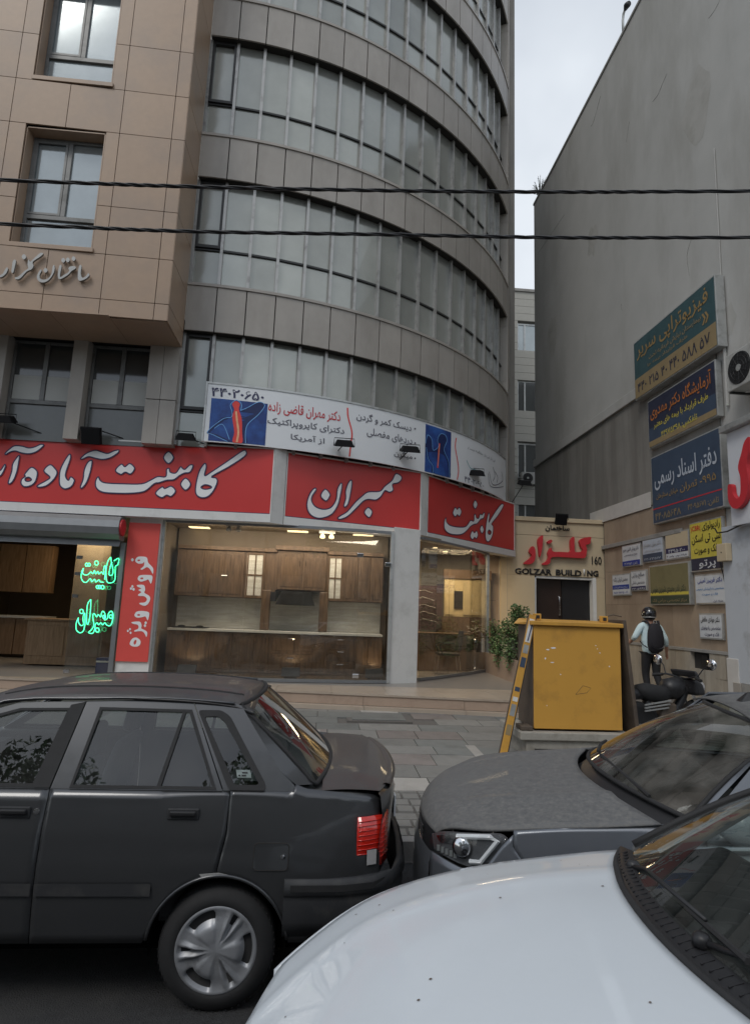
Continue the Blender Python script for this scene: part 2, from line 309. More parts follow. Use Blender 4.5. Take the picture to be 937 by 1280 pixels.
N2 = [[(335,690),(285,770),(275,1000),(290,1055),(310,1000),(330,850),(335,690)], [(155,955),(125,1030),(125,1130),(175,1175),(225,1150),(250,1050),(245,885),(220,960),(230,1050),(190,1070),(155,1020),(155,955)],
 [(365,910),(365,960),(380,1060),(345,1130),(300,1170),(360,1185),(390,1130),(400,1060),(430,1030),(450,1060),(480,1030),(510,1060),(540,1030),(570,1065),(620,1070),(650,1000),(655,900),(630,860),(590,900),(580,960),(550,985),(530,980),(540,900),(510,860),(490,890),(480,945),(440,910),(420,945),(385,895),(365,910)]]

# ================= THE GROUND =================
def gz(y): return .15 + .027*max(0, y-5.0)          # the pavement rises towards the shops
MB().face((-60, -40, -.004), (60, -40, -.004), (60, 90, -.004), (-60, 90, -.004)).build('ground', M['asphalt']); tag(bpy.data.objects['ground'], kind='structure')
o = MB().face((-40, -9, 0), (40, -9, 0), (40, 4.88, 0), (-40, 4.88, 0)).build('road', M['asphalt']); tag(o, kind='structure')
kerb = None; k = MB(); kerb = tag(k.box((-40, 4.88, -.02), (40, 4.884, .01)).build('kerb', M['curb']), kind='structure')
me = MB().box((0, 4.885, -.02), (.79, 5.0, .15)).mesh('kerb_stone')
for i in range(-5, 8): link('kerb_stone', me, M['curb'], kerb, (i*.8, 0, 0))
o = MB(); o.grid([[(-40, y, gz(y)-.02), (40, y, gz(y)-.02)] for y in (5.0, 16, 60)]); walk = tag(o.build('sidewalk', M['grout']), kind='structure')
# paving stones, in rows parallel to the kerb, every one a piece
def paver(x0, x1, y0, y1, m, zoff=0.):
    j = .006; a = random.uniform(-.002, .003)+zoff
    return MB().hexa([(x0+j, y0+j, gz(y0)-.03), (x1-j, y0+j, gz(y0)-.03), (x1-j, y1-j, gz(y1)-.03), (x0+j, y1-j, gz(y1)-.03)], [(x0+j, y0+j, gz(y0)+a), (x1-j, y0+j, gz(y0)+a), (x1-j, y1-j, gz(y1)+a), (x0+j, y1-j, gz(y1)+a)]).build('paving_stone', m, walk, recalc=False)
y = 6.1; row = 0
while y < 10.05:
    h = random.choice((.38, .42, .46)); h = min(h, 10.1-y); x = -2.6 - random.random()*.5; y1 = y+h
    while x < 5.2:
        w = random.choice((.52, .6, .66, .85)); 
        if not (.35 < x+w/2 < 1.45 and 9.2 < y+h/2 < 10.0): paver(x, min(x+w, 5.3), y, y1, M[random.choice(('pav1', 'pav1', 'pav3', 'pav2', 'pav1', 'pav3', 'pav4' if row % 3 == 0 and random.random() < .3 else 'pav1'))])
        x += w
    y = y1; row += 1
for (x0, y0, x1, y1) in ((1.85, 7.0, 1.98, 7.9), (-.1, 8.1, .04, 8.6)):
    paver(x0, x1, y0, y1, M['pav4'], .004)
cob = MB()                                            # small setts between the kerb and the big stones: past counting
y = 5.02
while y < 6.05:
    x = -2.2+random.random()*.1
    while x < 4.2:
        w = random.uniform(.15, .21); a = random.uniform(-.006, .004); g = gz(y)
        cob.hexa([(x+.006, y+.006, g-.03), (x+w-.006, y+.006, g-.03), (x+w-.006, y+.165, g-.03), (x+.006, y+.165, g-.03)], [(x+.012, y+.012, g+a), (x+w-.012, y+.012, g+a), (x+w-.012, y+.158, g+a), (x+.012, y+.158, g+a)]); x += w
    y += .17
tag(cob.build('paving_sett', M['pav1'], walk, recalc=False), kind='stuff')
mh = thing('manhole_cover', 'worn square manhole cover set in the pavement before the shop step', 'manhole cover', (.9, 9.65, gz(9.6)))
o = MB().box((.42, 9.22, gz(9.6)-.03), (1.38, 10.02, gz(9.6)-.004)).build('frame', M['grout'], mh)
MB().box((.5, 9.3, gz(9.6)-.004), (1.3, 9.94, gz(9.6)+.008)).build('lid', M['pav3'], mh, bevel=.004)
# side ground of the entrance passage (beyond the planter), plain
# shop platform: floor slab with riser stones
PL = lambda x: 10.48-.138*(x+.78)
plat = thing('shop_platform', 'low beige stone platform with a step running along the shop front', 'step', (0, 11, .3))
sub = MB().hexa([(-9, PL(-9), .15), (3.9, PL(3.9), .15), (3.9, 15.2, .15), (-9, 15.2, .15)], [(-9, PL(-9)+.02, .49), (3.9, PL(3.9)+.02, .49), (3.9, 15.2, .49), (-9, 15.2, .49)]).build('base', M['grout'], plat)
for i in range(14):
    x0 = -9+i*.92; x1 = min(x0+.92, 3.89)
    if x1 < -5.5: continue
    for (a, b) in ((0, .9), (.9, 1.9), (1.9, 2.9), (2.9, 3.9), (3.9, 4.9)):
        if x1 < 1 and a > 1.5: continue
        q = [(x0+.002, PL(x0)+a+(.002 if a else -.03)), (x1-.002, PL(x1)+a+(.002 if a else -.03)), (x1-.002, PL(x1)+b-.002), (x0+.002, PL(x0)+b-.002)]
        MB().hexa([(*p, .49) for p in q], [(*p, .52) for p in q]).build('floor_slab', M['slab'], plat, recalc=False)
for i in range(8):
    x0 = -9+i*1.62; x1 = min(x0+1.62, 3.89)
    if x1 < -5.5: continue
    MB().hexa([(x0+.003, PL(x0)-.012, .34), (x1-.003, PL(x1)-.012, .34), (x1-.003, PL(x1)+.02, .34), (x0+.003, PL(x0)+.02, .34)], [(x0+.003, PL(x0)-.012, .489), (x1-.003, PL(x1)-.012, .489), (x1-.003, PL(x1)+.02, .489), (x0+.003, PL(x0)+.02, .489)]).build('riser_stone', M['riser'], plat, recalc=False)
    MB().hexa([(x0+.003, PL(x0)-.17, .2), (x1-.003, PL(x1)-.17, .2), (x1-.003, PL(x1)+.02, .2), (x0+.003, PL(x0)+.02, .2)], [(x0+.003, PL(x0)-.16, .335), (x1-.003, PL(x1)-.16, .335), (x1-.003, PL(x1)+.02, .335), (x0+.003, PL(x0)+.02, .335)]).build('kerb_strip', M['slab'], plat, recalc=False)
# ================= CURVED OFFICE BUILDING =================
def towerglass(name, col, rough, metal):
    m = mat(name, col, rough, metal, var=.1, scale=1.2, dirt=tuple(c*.8 for c in col), dscale=1.1, dlo=.4, dhi=.8, rnd=.17, spec=.8, bump=.02, bscale=2.0); return m
M['tglass'] = towerglass('dusty_curtained_glass', (.37, .38, .35), .15, .42)
M['bglass'] = towerglass('sky_reflecting_glass', (.40, .44, .45), .10, .55)
M['dglass'] = mat('dark_window_glass', (.05, .055, .055), .08, 0, spec=1.0, bump=.02, bscale=2)
M['blind'] = mat('pale_window_blind', (.42, .42, .39), .5, var=.08, scale=3, spec=.8)
CX, CY, RR = -2.895, 19.58, 8.574
A0, A1, NB = radians(-89.83), radians(-26.9), 17
def cy(a, r, z): return (CX+r*cos(a), CY+r*sin(a), z)
def arcbox(mb, a, b, r0, r1, z0, z1, n=2):
    for i in range(n):
        p, q = a+(b-a)*i/n, a+(b-a)*(i+1)/n
        mb.hexa([cy(p, r1, z0), cy(q, r1, z0), cy(q, r0, z0), cy(p, r0, z0)], [cy(p, r1, z1), cy(q, r1, z1), cy(q, r0, z1), cy(p, r0, z1)])
    return mb
tower = thing('curved_office_building', 'tall office building with curved front of grey panel bands and long dusty window rows', 'building', (0, 16, 0))
da = (A1-A0)/NB
ZR = [6.95+3.22*k for k in range(5)]
for k, z in enumerate(ZR):
    arcbox(MB(), A0, A1, RR-.42, RR-.035, z+.004, z+.93, 40).build('spandrel_core', M['joint'], tower)
    arcbox(MB(), A0, A1, RR-.25, RR+.025, z+.90, z+.955, 40).build('window_sill', M['grey'], tower)
    for i in range(NB):
        g = .0012; arcbox(MB(), A0+da*i+g, A0+da*(i+1)-g, RR-.035, RR, z, z+.897, 2).build('spandrel_panel', M['grey'], tower, recalc=False)
bands = [(4.75, 5.42, 6.95)] + [(z+.955, z+1.77, z+3.22) for z in ZR]
for k, (zb, zt, zh) in enumerate(bands):
    for i in range(NB):
        a, b = A0+da*i, A0+da*(i+1); g = .0015
        tilt = random.uniform(-.004, .004)
        for (z0, z1) in ((zb, zt-.02), (zt+.02, zh)):
            if k == 0 and i > 0 and z0 < 5.4: continue
            q = MB().hexa([cy(a+g, RR-.20, z0), cy(b-g, RR-.20, z0), cy(b-g, RR-.22, z0), cy(a+g, RR-.22, z0)], [cy(a+g, RR-.20+tilt, z1), cy(b-g, RR-.20-tilt, z1), cy(b-g, RR-.22, z1), cy(a+g, RR-.22, z1)])
            q.build('window_pane', M['tglass'], tower, recalc=False)
        w = .028/RR
        arcbox(MB(), a-w, a+w, RR-.20, RR-.12, zb, zh+.003, 1).build('mullion', M['mull'], tower)
        arcbox(MB(), a+w, b-w, RR-.199, RR-.165, zt-.02, zt+.02, 1).build('transom', M['darkframe'], tower)
        if i == 0:
            f = MB()
            for (p, q, z0, z1) in ((a+w, a+w+.006, zt+.02, zh), (b-w-.006, b-w, zt+.02, zh), (a+w+.006, b-w-.006, zt+.021, zt+.08), (a+w+.006, b-w-.006, zh-.07, zh-.01)): arcbox(f, p, q, RR-.199, RR-.13, z0, z1, 1)
            f.build('window_frame', M['darkframe'], tower)
arcbox(MB(), A0, A1, RR-1.2, RR-.75, 3.47, 4.74, 30).build('lower_wall', M['grey'], tower)
arcbox(MB(), A0, A1, RR-.9, RR-.23, 4.76, 23.0, 30).build('inner_wall', M['joint'], tower)
# end pier and flank wall
e = Vector(cy(A1, RR, 0)); t = Vector((-sin(A1), cos(A1), 0)); nn = Vector((cos(A1), sin(A1), 0))
z = .4; first = True
for k in range(15):
    z1 = 3.45 if k == 0 else z+1.61
    MB().obox(e - nn*.3 + Vector((0, 0, z)), nn*.31, t*.30, (0, 0, z1-z-.006)).build('pier_panel', M['grey'], tower); z = z1
    if z > 23: break
MB().hexa([(5.02, 15.9, .2), (5.02, 30, .2), (-9, 30, .2), (-9, 19, .2), (4.6, 15.95, .2)], [(5.02, 15.9, 24), (5.02, 30, 24), (-9, 30, 24), (-9, 19, 24), (4.6, 15.95, 24)]).build('flank_wall', M['render2'], tower)
# ================= STONE CLAD BOX ON THE LEFT =================
box = thing('stone_clad_building', 'brown granite clad building part jutting out at upper left above the red sign', 'building', (-5, 10.5, 6.5))
YB = lambda x: 9.94+.0224*(x+2.88)
def pan(x0, x1, z0, z1, m='clad', th=.03, yo=0.):
    j = .006; return MB().hexa([(x0+j, YB(x0)+yo, z0+j), (x1-j, YB(x1)+yo, z0+j), (x1-j, YB(x1)+yo+th, z0+j), (x0+j, YB(x0)+yo+th, z0+j)], [(x0+j, YB(x0)+yo, z1-j), (x1-j, YB(x1)+yo, z1-j), (x1-j, YB(x1)+yo+th, z1-j), (x0+j, YB(x0)+yo+th, z1-j)]).build('cladding_panel', M[m], box, recalc=False)
rows = [6.58, 6.88, 7.70, 8.60, 10.03, 10.90, 11.83, 13.25, 14.12, 15.05, 16.5]
for i in range(len(rows)-1):
    z0, z1 = rows[i], rows[i+1]; win = (7.6 < z0 < 10) or (10.8 < z0 < 13.2) or z0 > 14
    pan(-3.11, -2.88, z0, z1); pan(-4.0, -3.11, z0, z1)
    if win: pan(-4.23, -4.0, z0, z1); pan(-5.85, -5.57, z0, z1)
    else: pan(-4.92, -4.0, z0, z1); pan(-5.85, -4.92, z0, z1)
    pan(-6.75, -5.85, z0, z1); pan(-7.7, -6.75, z0, z1)
    MB().hexa([(-2.875, YB(-2.88)+.006, z0+.006), (-2.875, 11.02, z0+.006), (-2.905, 11.02, z0+.006), (-2.905, YB(-2.88)+.006, z0+.006)], [(-2.875, YB(-2.88)+.006, z1-.006), (-2.875, 11.02, z1-.006), (-2.905, 11.02, z1-.006), (-2.905, YB(-2.88)+.006, z1-.006)]).build('cladding_panel', M['clad'], box, recalc=False)
core = MB(); yc = .035
for (x0, x1, z0, z1) in ((-7.7, -5.60, 6.6, 16.5), (-4.20, -2.91, 6.6, 16.5), (-5.6, -4.2, 6.6, 7.75), (-5.6, -4.2, 10.0, 10.97), (-5.6, -4.2, 13.2, 14.1)): core.box((x0, YB(x1)+yc, z0), (x1, 10.98, z1))
core.box((-7.7, 10.5, 6.9), (-4, 10.9, 16.5)); core.build('core', M['joint'], box)
for i in range(5): MB().box((-7.7+i*.97+.003, 9.86 if i < 4 else 9.97, 6.572), (-7.7+(i+1)*.97-.003 if i < 4 else -2.90, 11.0, 6.59)).build('soffit_panel', M['clad'], box)
for (z0, z1) in ((7.70, 10.03), (10.92, 13.25), (14.12, 16.4)):
    y = YB(-4.9)
    MB().box((-5.60, y-.02, z0+.0), (-4.2, y+.54, z0+.08)).build('sill', M['clad'], box, bevel=.005)
    for (x0, x1) in ((-5.57, -5.55), (-4.25, -4.23)): MB().box((x0, y+.02, z0+.08), (x1, y+.4, z1-.03)).build('reveal', M['clad'], box)
    MB().box((-5.57, y+.02, z1-.05), (-4.23, y+.5, z1-.032)).build('reveal', M['clad'], box)
    w = tag(MB().box((-5.55, y+0.250, z0+.08), (-5.49, y+0.330, z1-.05)).box((-4.31, y+0.250, z0+.08), (-4.25, y+0.330, z1-.05)).box((-5.49, y+0.250, z1-.11), (-4.31, y+0.330, z1-.05)).box((-5.49, y+0.250, z0+.08), (-4.31, y+0.330, z0+.12)).box((-5.49, y+0.245, z0+.70), (-4.31, y+0.330, z0+.78)).box((-4.94, y+0.250, z0+.78), (-4.86, y+0.330, z1-.11)).build('window_frame', M['midframe'], box, bevel=.006))
    for (a, b, c, d) in ((-5.49, -4.31, z0+.12, z0+.70), (-5.49, -4.94, z0+.78, z1-.11), (-4.86, -4.31, z0+.78, z1-.11)):
        MB().box((a, y+0.290, c), (b, y+0.300, d)).build('pane', M['bglass'], w)
    MB().box((-5.50, y+0.248, z0+.79), (-4.945, y+0.272, z0+.83)).box((-5.5, y+0.248, z1-.15), (-4.945, y+0.272, z1-.11)).box((-5.5, y+0.248, z0+.83), (-5.46, y+0.272, z1-.15)).box((-4.985, y+0.248, z0+.83), (-4.945, y+0.272, z1-.15)).build('sash', M['midframe'], w)
M['letmetal'] = mat('dull_metal_letters', (.30, .30, .29), .4, .6)
sg = thing('building_name_lettering', 'grey metal calligraphic letters fixed on the brown granite near its bottom edge', 'sign', (-5.4, 9.86, 7.2))
trace(G8, (0, 310), 7.808, (-2.88, 9.94-.02, 0), (1, .0224, 0), (0, 0, 1), M['letmetal'], sg, ext=.03, thick=.04, sm=3)
# recessed storey under the box
M['lowpane'] = mat('dull_window_pane', (.11, .115, .11), .2, spec=.8)
low = thing('recessed_storey', 'shaded grey storey with paired windows beneath the jutting granite box', 'building', (-5, 11, 4.8))
MB().box((-8, 11.3, 4.7), (-2.9, 11.6, 7.2)).box((-8, 10.99, 6.64), (-2.9, 11.3, 7.2)).build('back_wall', M['joint'], low)
for (x0, x1, z0, z1) in ((-3.43, -3.17, 4.7, 5.53), (-3.17, -2.885, 4.7, 5.53), (-3.43, -3.17, 5.54, 6.62), (-3.17, -2.885, 5.54, 6.62), (-4.80, -4.54, 4.7, 6.62), (-6.2, -5.95, 4.7, 6.62), (-7.6, -7.3, 4.7, 6.62)):
    MB().box((x0+.004, 10.97, z0+.003), (x1-.004, 11.3, z1-.003)).build('pillar_panel', M['grey'], low)
for (x0, x1) in ((-4.54, -3.43), (-5.95, -4.80), (-7.3, -6.2)):
    zt = 5.42; xm = (x0+x1)/2+.02
    w = MB()
    for b in (((x0, 11.2, 4.7), (x0+.05, 11.28, 6.6)), ((x1-.05, 11.2, 4.7), (x1, 11.28, 6.6)), ((x0+.05, 11.2, zt-.04), (x1-.05, 11.28, zt+.04)), ((xm-.04, 11.2, zt+.04), (xm+.04, 11.28, 6.6)), ((x0+.05, 11.2, 6.55), (xm-.04, 11.28, 6.6)), ((xm+.04, 11.2, 6.55), (x1-.05, 11.28, 6.6))): w.box(*b)
    w = w.build('window_frame', M['midframe'], low, bevel=.005)
    for (a, b, c, d) in ((x0+.05, x1-.05, 4.7, zt-.04), (x0+.05, xm-.04, zt+.04, 6.55), (xm+.04, x1-.05, zt+.04, 6.55)):
        MB().box((a, 11.24, c), (b, 11.25, d)).build('pane', M['lowpane'] if c < 5 else M['dglass'], w)
    for (a, b) in ((x0+.06, xm-.05), (xm+.05, x1-.06)): MB().box((a, 11.225, zt+.05), (b, 11.235, 5.93)).build('lower_curtain', M['blind'], w)

# ================= LONG RENDERED WALL ON THE RIGHT =================
W = 7.4
M['patch'] = mat('repair_render', (.41, .40, .375), .9, var=.14, scale=3, bump=.3, bscale=30, dirt=(.33, .32, .29), dscale=2)
rb = thing('rendered_wall_building', 'huge windowless grey cement wall along the right side of the passage', 'building', (9, 15, 0))
MB().box((W, 6.0, .1), (18, 21.0, 17.72)).build('wall', M['render'], rb)
MB().box((W-.03, 5.98, 17.72), (18, 21.02, 17.80)).build('roof_edge', M['ledge'], rb)
MB().box((W-.035, 10.66, 4.5), (W-.003, 20.98, 7.19)).build('stained_band', M['render2'], rb)
MB().box((W-.10, 10.9, 7.2), (W-.003, 20.99, 7.47)).build('ledge', M['render'], rb, bevel=.01)
MB().box((W-.06, 13.2, 4.44), (W-.036, 16.4, 4.80)).build('whitewash_patch', M['whitewash'], rb)
MB().box((W-.09, 12.0, 3.70), (W-.031, 15.68, 3.80)).build('trim', M['ledge'], rb, bevel=.01)
rows = [1.36, 2.25, 3.08, 3.75, 4.43]
for r in range(4):
    y = 10.66
    while y < 15.6:
        y1 = min(y+.62, 15.68); MB().box((W-.03, y+.002, rows[r]+.002), (W-.003, y1-.002, rows[r+1]-.002)).build('stone_tile', M['travertine'], rb); y = y1
MB().box((W-.002, 10.66, .1), (W-.001, 15.7, 4.44)).build('tile_joint', M['joint'], rb)
MB().box((W-.10, 10.64, 1.30), (W-.004, 15.68, 1.36)).build('base_ledge', M['ledge'], rb, bevel=.006)
y = 10.66
while y < 15.6:
    y1 = min(y+random.choice((.13, .17, .21, .25)), 15.68)
    z0s = [(gz(y)-.02, .85), (.85, 1.298)] if random.random() < .4 else [(gz(y)-.02, 1.298)]
    if y1 > 11.36 and y < 11.8: z0s = [(gz(y)-.02, .98)]
    for (a, b) in z0s: MB().box((W-.075-random.random()*.012, y+.003, a+.003), (W-.004, y1-.003, b-.002)).build('strip_stone', M['strip'], rb)
    y = y1
MB().box((W-.05, 11.37, .99), (W-.02, 11.55, 1.25)).build('niche_meter', M['darkframe'], rb)
for pts in (((833, 92), (826, 108), (822, 118), (815, 127)), ((786, 152), (784, 166), (782, 178)), ((899, 0), (893, 12), (885, 23)), ((776, 380), (775.5, 384), (777, 388)), ((671, 318), (690, 290), (705, 268)), ((750, 120), (742, 150), (738, 158)), ((863, 300), (858, 320), (861, 345))):
    q = [atX(x, y, W-.002) for x, y in pts]; MB().tube(smooth_loop(q, 3, False), [.002+.003*random.random() for _ in range(len(pts)*3-2)], 4).build('wall_crack', M['render2'], rb)
for (px, py, w_) in ((690, 420, .5), (740, 300, .4), (905, 405, .35), (870, 130, .6)):
    c = atX(px, py, W-.0015); n_ = 14; MB().face(*[(W-.0022, c.y+cos(a)*w_*random.uniform(.7, 1.1), c.z+sin(a)*w_*random.uniform(.8, 1.6)) for a in [i*2*pi/n_ for i in range(n_)]]).build('repair_patch', M['patch'], rb, recalc=False)
# painted shop corner, nearest part of the wall
cp = thing('painted_wall_corner', 'pale blue grey painted wall pier at the right edge under the white sign', 'wall', (7.3, 9.5, 0))
MB().box((W-.14, 6.0, .86), (W-.002, 10.62, 3.62)).build('pier', mat('pale_paint', (.50, .53, .57), .6, var=.06, scale=3, dirt=(.3, .3, .3), dscale=2, dlo=.55, dhi=.8), cp)
MB().box((W-.155, 10.35, .10), (W-.004, 10.66, 1.26)).build('base_stone', M['whitewash'], cp, bevel=.01)
MB().box((W-.17, 10.3, .5), (W-.003, 10.50, .857)).build('base_block', M['grey'], cp, bevel=.008)
MB().box((W-.15, 6.0, .1), (W-.005, 10.29, .855)).build('plinth', M['ledge'], cp)
# roof lamp, roof weed, conduit on the wall
lp = thing('roof_lamp', 'small hooded lamp on a thin post at the top of the long wall', 'lamp', (W, 13.8, 17.7))
MB().tube([(W+.03, 13.85, 17.75), (W+.03, 13.85, 18.22), (W+.03, 13.80, 18.38), (W+.03, 13.70, 18.43)], .035).build('post', M['alu'], lp, smooth=True)
MB().tube([(W+.03, 13.72, 18.40), (W+.03, 13.62, 18.44), (W+.03, 13.52, 18.38)], [.04, .085, .075]).build('lamp_head', M['blackp'], lp, smooth=True)
wd_ = MB()
for i in range(26):
    a = random.uniform(0, 6.28); p = Vector((W+.1, 20.6, 17.8)); q = p+Vector((cos(a)*.25, sin(a)*.3, random.uniform(.2, .8))); wd_.tube([p, (p+q)/2+Vector((0, 0, .05)), q], [.02, .012, .004], 4)
    for j in range(5): c = p.lerp(q, .5+.1*j); s = Vector((random.uniform(-.07, .07), random.uniform(-.07, .07), .06)); wd_.face(c, c+s, c+s+Vector((0, .05, .02)))
M['weed'] = mat('dry_weed', (.07, .075, .04), .8)
tag(wd_.build('roof_weed', M['weed']), 'small dry weed growing on the far top corner of the grey wall', 'plant')
cn = MB().tube([(W-.03, 10.35, 11.3), (W-.03, 10.36, 9.5), (W-.035, 10.37, 8.2)], .012, 6).tube([(W-.04, 10.37, 8.2), (W-.04, 10.38, 5.9)], .03, 6).build('conduit', M['render'])
tag(cn, 'thin vertical cable and pipe running down the cement wall beside the signs', 'pipe')
# ================= FAR BUILDING IN THE GAP =================
fb = thing('far_apartment_building', 'pale stone apartment block seen in the narrow gap past the curved tower', 'building', (10, 31, 0))
M['farstone'] = mat('far_stone', (.42, .41, .37), .8, var=.1, scale=8)
YF = 30.0; zt = atY(655, 365, YF).z; xl, xr = 6.5, 13.0; wins = [atY(648, a, YF).z for a in (403, 438, 475, 515, 553, 597, 628, 660)]
zs = [.1]; cur = .1
MB().box((xl, YF+.25, .1), (xr, YF+9, zt-.05)).build('back_wall', M['farstone'], fb)
wx0, wx1 = atY(646.5, 420, YF).x, atY(664, 420, YF).x + .5
def course(z0, z1, x0, x1):
    MB().box((x0, YF, z0+.008), (x1, YF+.25, z1-.008)).build('stone_course', M['farstone'], fb)
top = zt; z = zt
while z > 3.5:
    z0 = z-.42; hit = any(wins[i+1] < (z+z0)/2 < wins[i] for i in (0, 2, 4, 6))
    if hit: course(z0, z, xl, wx0); course(z0, z, wx1, xr)
    else: course(z0, z, xl, xr)
    z = z0
MB().box((xl-.1, YF-.08, zt), (xr, YF+9, zt+.15)).build('parapet', M['ledge'], fb)
for i in (0, 2, 4, 6):
    a, b = wins[i], wins[i+1]
    f = MB().box((wx0, YF+.12, b), (wx0+.08, YF+.2, a)).box((wx0+.08, YF+.12, a-.08), (wx1, YF+.2, a)).box((wx0+.08, YF+.12, b), (wx1, YF+.2, b+.08)).box(((wx0+wx1)/2-.25, YF+.12, b+.08), ((wx0+wx1)/2-.17, YF+.2, a-.08)).build('window', M['alu'], fb)
    MB().box((wx0+.08, YF+.16, b+.08), (wx1, YF+.17, a-.08)).build('pane', M['bglass'] if i == 0 else M['dglass'], f)
M['accase'] = mat('grimy_white_casing', (.42, .42, .40), .5, var=.08, dirt=(.25, .24, .22), dscale=4)
def ac_unit(name, label, p, u, v, w, h, d):
    "outdoor unit: p lower left front corner, u width, v up"
    u = Vector(u); v = Vector(v); n = u.cross(v); p = Vector(p); t = thing(name, label, 'air conditioner', p)
    MB().obox(p, u*w, -n*d, v*h).build('casing', M['accase'], t, bevel=.02)
    c = p+u*w*.38+v*h*.5
    MB().lathe(c, n, [(h*.42, .0), (h*.42, .006), (h*.1, .008), (0, .008)], 28).build('fan_guard', M['blackp'], t, smooth=False)
    MB().lathe(c, n, [(h*.09, .009), (h*.09, .02), (0, .022)], 16).build('hub', M['alu'], t)
    g = MB()
    for k in range(1, 5):
        r = h*.42*k/4.2; pts = [c+n*.016+(u*cos(a*.26)+v*sin(a*.26))*r for a in range(25)]; g.tube(pts, .003, 4)
    for k in range(12): a = k*pi/6; g.tube([c+n*.016+(u*cos(a)+v*sin(a))*h*.09, c+n*.016+(u*cos(a)+v*sin(a))*h*.41], .003, 4)
    g.build('grille', M['darkframe'], t)
    for k in range(4): MB().obox(p+u*w*.78+v*h*(.5+.09*k), u*w*.18, n*.006, v*h*.035).build('louvre', M['alu'], t)
    MB().obox(p-v*.04+u*.06, u*.04, -n*(d+.1), v*.035).build('bracket', M['darkframe'], t); MB().obox(p-v*.04+u*(w-.1), u*.04, -n*(d+.1), v*.035).build('bracket', M['darkframe'], t)
    return t
q = atY(647, 606, YF); ac_unit('air_conditioner', 'small white air conditioner on the far apartment block in the gap', (q.x+.1, YF-.35, q.z), (1, 0, 0), (0, 0, 1), .8, .62, .34)
# ================= ENTRANCE PORTAL =================
YP = 15.7
po = thing('entrance_portal', 'cream building entrance wall with red calligraphy and black english name', 'entrance', (6, 15.8, .4))
g0 = gz(YP)-.03
def pw(x0, x1, z0, z1): MB().box((x0, YP, z0), (x1, YP+.3, z1)).build('wall_panel', M['cream'], po)
pw(4.58, 7.395, 4.02, 4.38); pw(4.58, 7.395, 2.95, 4.01); pw(4.58, 5.49, 1.41, 2.945); pw(7.16, 7.395, g0, 2.945)
MB().box((4.58, YP-.05, 4.385), (7.395, YP+.35, 4.50)).build('cap', M['cream'], po, bevel=.01)
MB().box((4.6, YP+.05, 1.41), (7.39, YP+.29, 4.37)).build('core', M['joint'], po) if False else None
fr = MB().box((7.06, YP-.01, g0), (7.155, YP+.2, 2.945)).box((5.50, YP+.03, g0), (5.54, YP+.2, 2.9)).box((5.54, YP+.03, 2.88), (7.06, YP+.2, 2.94)).build('door_frame', M['white'], po)
d = MB().box((5.54, YP+.22, g0), (6.29, YP+.27, 2.88)).build('door', mat('dark_wood_door', (.035, .022, .018), .35, var=.3, scale=4), po)
d2 = MB().box((6.31, YP+.22, g0), (7.06, YP+.27, 2.88)).build('door', M['blackp'], po)
MB().tube([(6.22, YP+.21, 1.9), (6.22, YP+.15, 1.95), (6.22, YP+.15, 2.4), (6.22, YP+.21, 2.45)], .02).build('handle', M['chrome'], d, smooth=True)
MB().box((4.9, YP+.35, g0), (7.395, YP+1.2, 2.9)).build('vestibule', M['joint'], po)
pn = lambda q: atP(q[0], q[1], Vector((0, YP, 0)), Vector((0, -1, 0)))
trace(G7, (635, 650), 7.208, (0, YP-.07, 0), (1, 0, 0), (0, 0, 1), M['redink'], po, ext=.0, thick=.10, sm=3)
def ptext(body, a, b, h, m, parent, Y, **k):
    "line of lettering on a wall facing the street, from pixel a to pixel b along its foot"
    A, B = atY(*a, Y), atY(*b, Y); zt = atY(a[0], a[1]-h, Y).z-A.z; return text(body, m, parent, (A.x, Y, min(A.z, B.z)), (1, 0, 0), (0, 0, 1), B.x-A.x, zt, **k)
ptext('ساختمان', (681, 664), (711, 664), 8, M['black'], po, YP-.004, ext=.02, bold=.02)
ptext('GOLZAR', (643, 716.5), (689, 719.3), 7.5, M['black'], po, YP-.004, ext=.02, rtl=False, bold=.028)
ptext('BUILD', (694, 718.5), (726, 720.5), 7.5, M['black'], po, YP-.004, ext=.02, rtl=False, bold=.028)
ptext('NG', (733, 720), (747, 721), 7.5, M['black'], po, YP-.004, ext=.02, rtl=False, bold=.028)
ptext('I', (728.6, 719), (730.4, 719), 7.5, M['white'], po, YP-.004, ext=.02, rtl=False, bold=.028)
ptext('160', (739, 705.5), (751, 706), 10, M['black'], po, YP-.004, ext=.02, rtl=False)
# tiled pier between shop glass and portal
tp = thing('tiled_pier', 'narrow brown tiled pier between the shop glass corner and the cream entrance', 'wall', (4.3, 15.95, .5))
MB().box((4.0, 15.84, .3), (4.9, 16.2, 3.5)).build('core', M['joint'], tp)
for i, (a, b) in enumerate(((.5, 1.5), (1.5, 2.25), (2.25, 2.95), (2.95, 3.5))): MB().box((4.02, 15.80, a+.003), (4.575, 15.84, b-.003)).build('stone_tile', M['travertine'], tp)
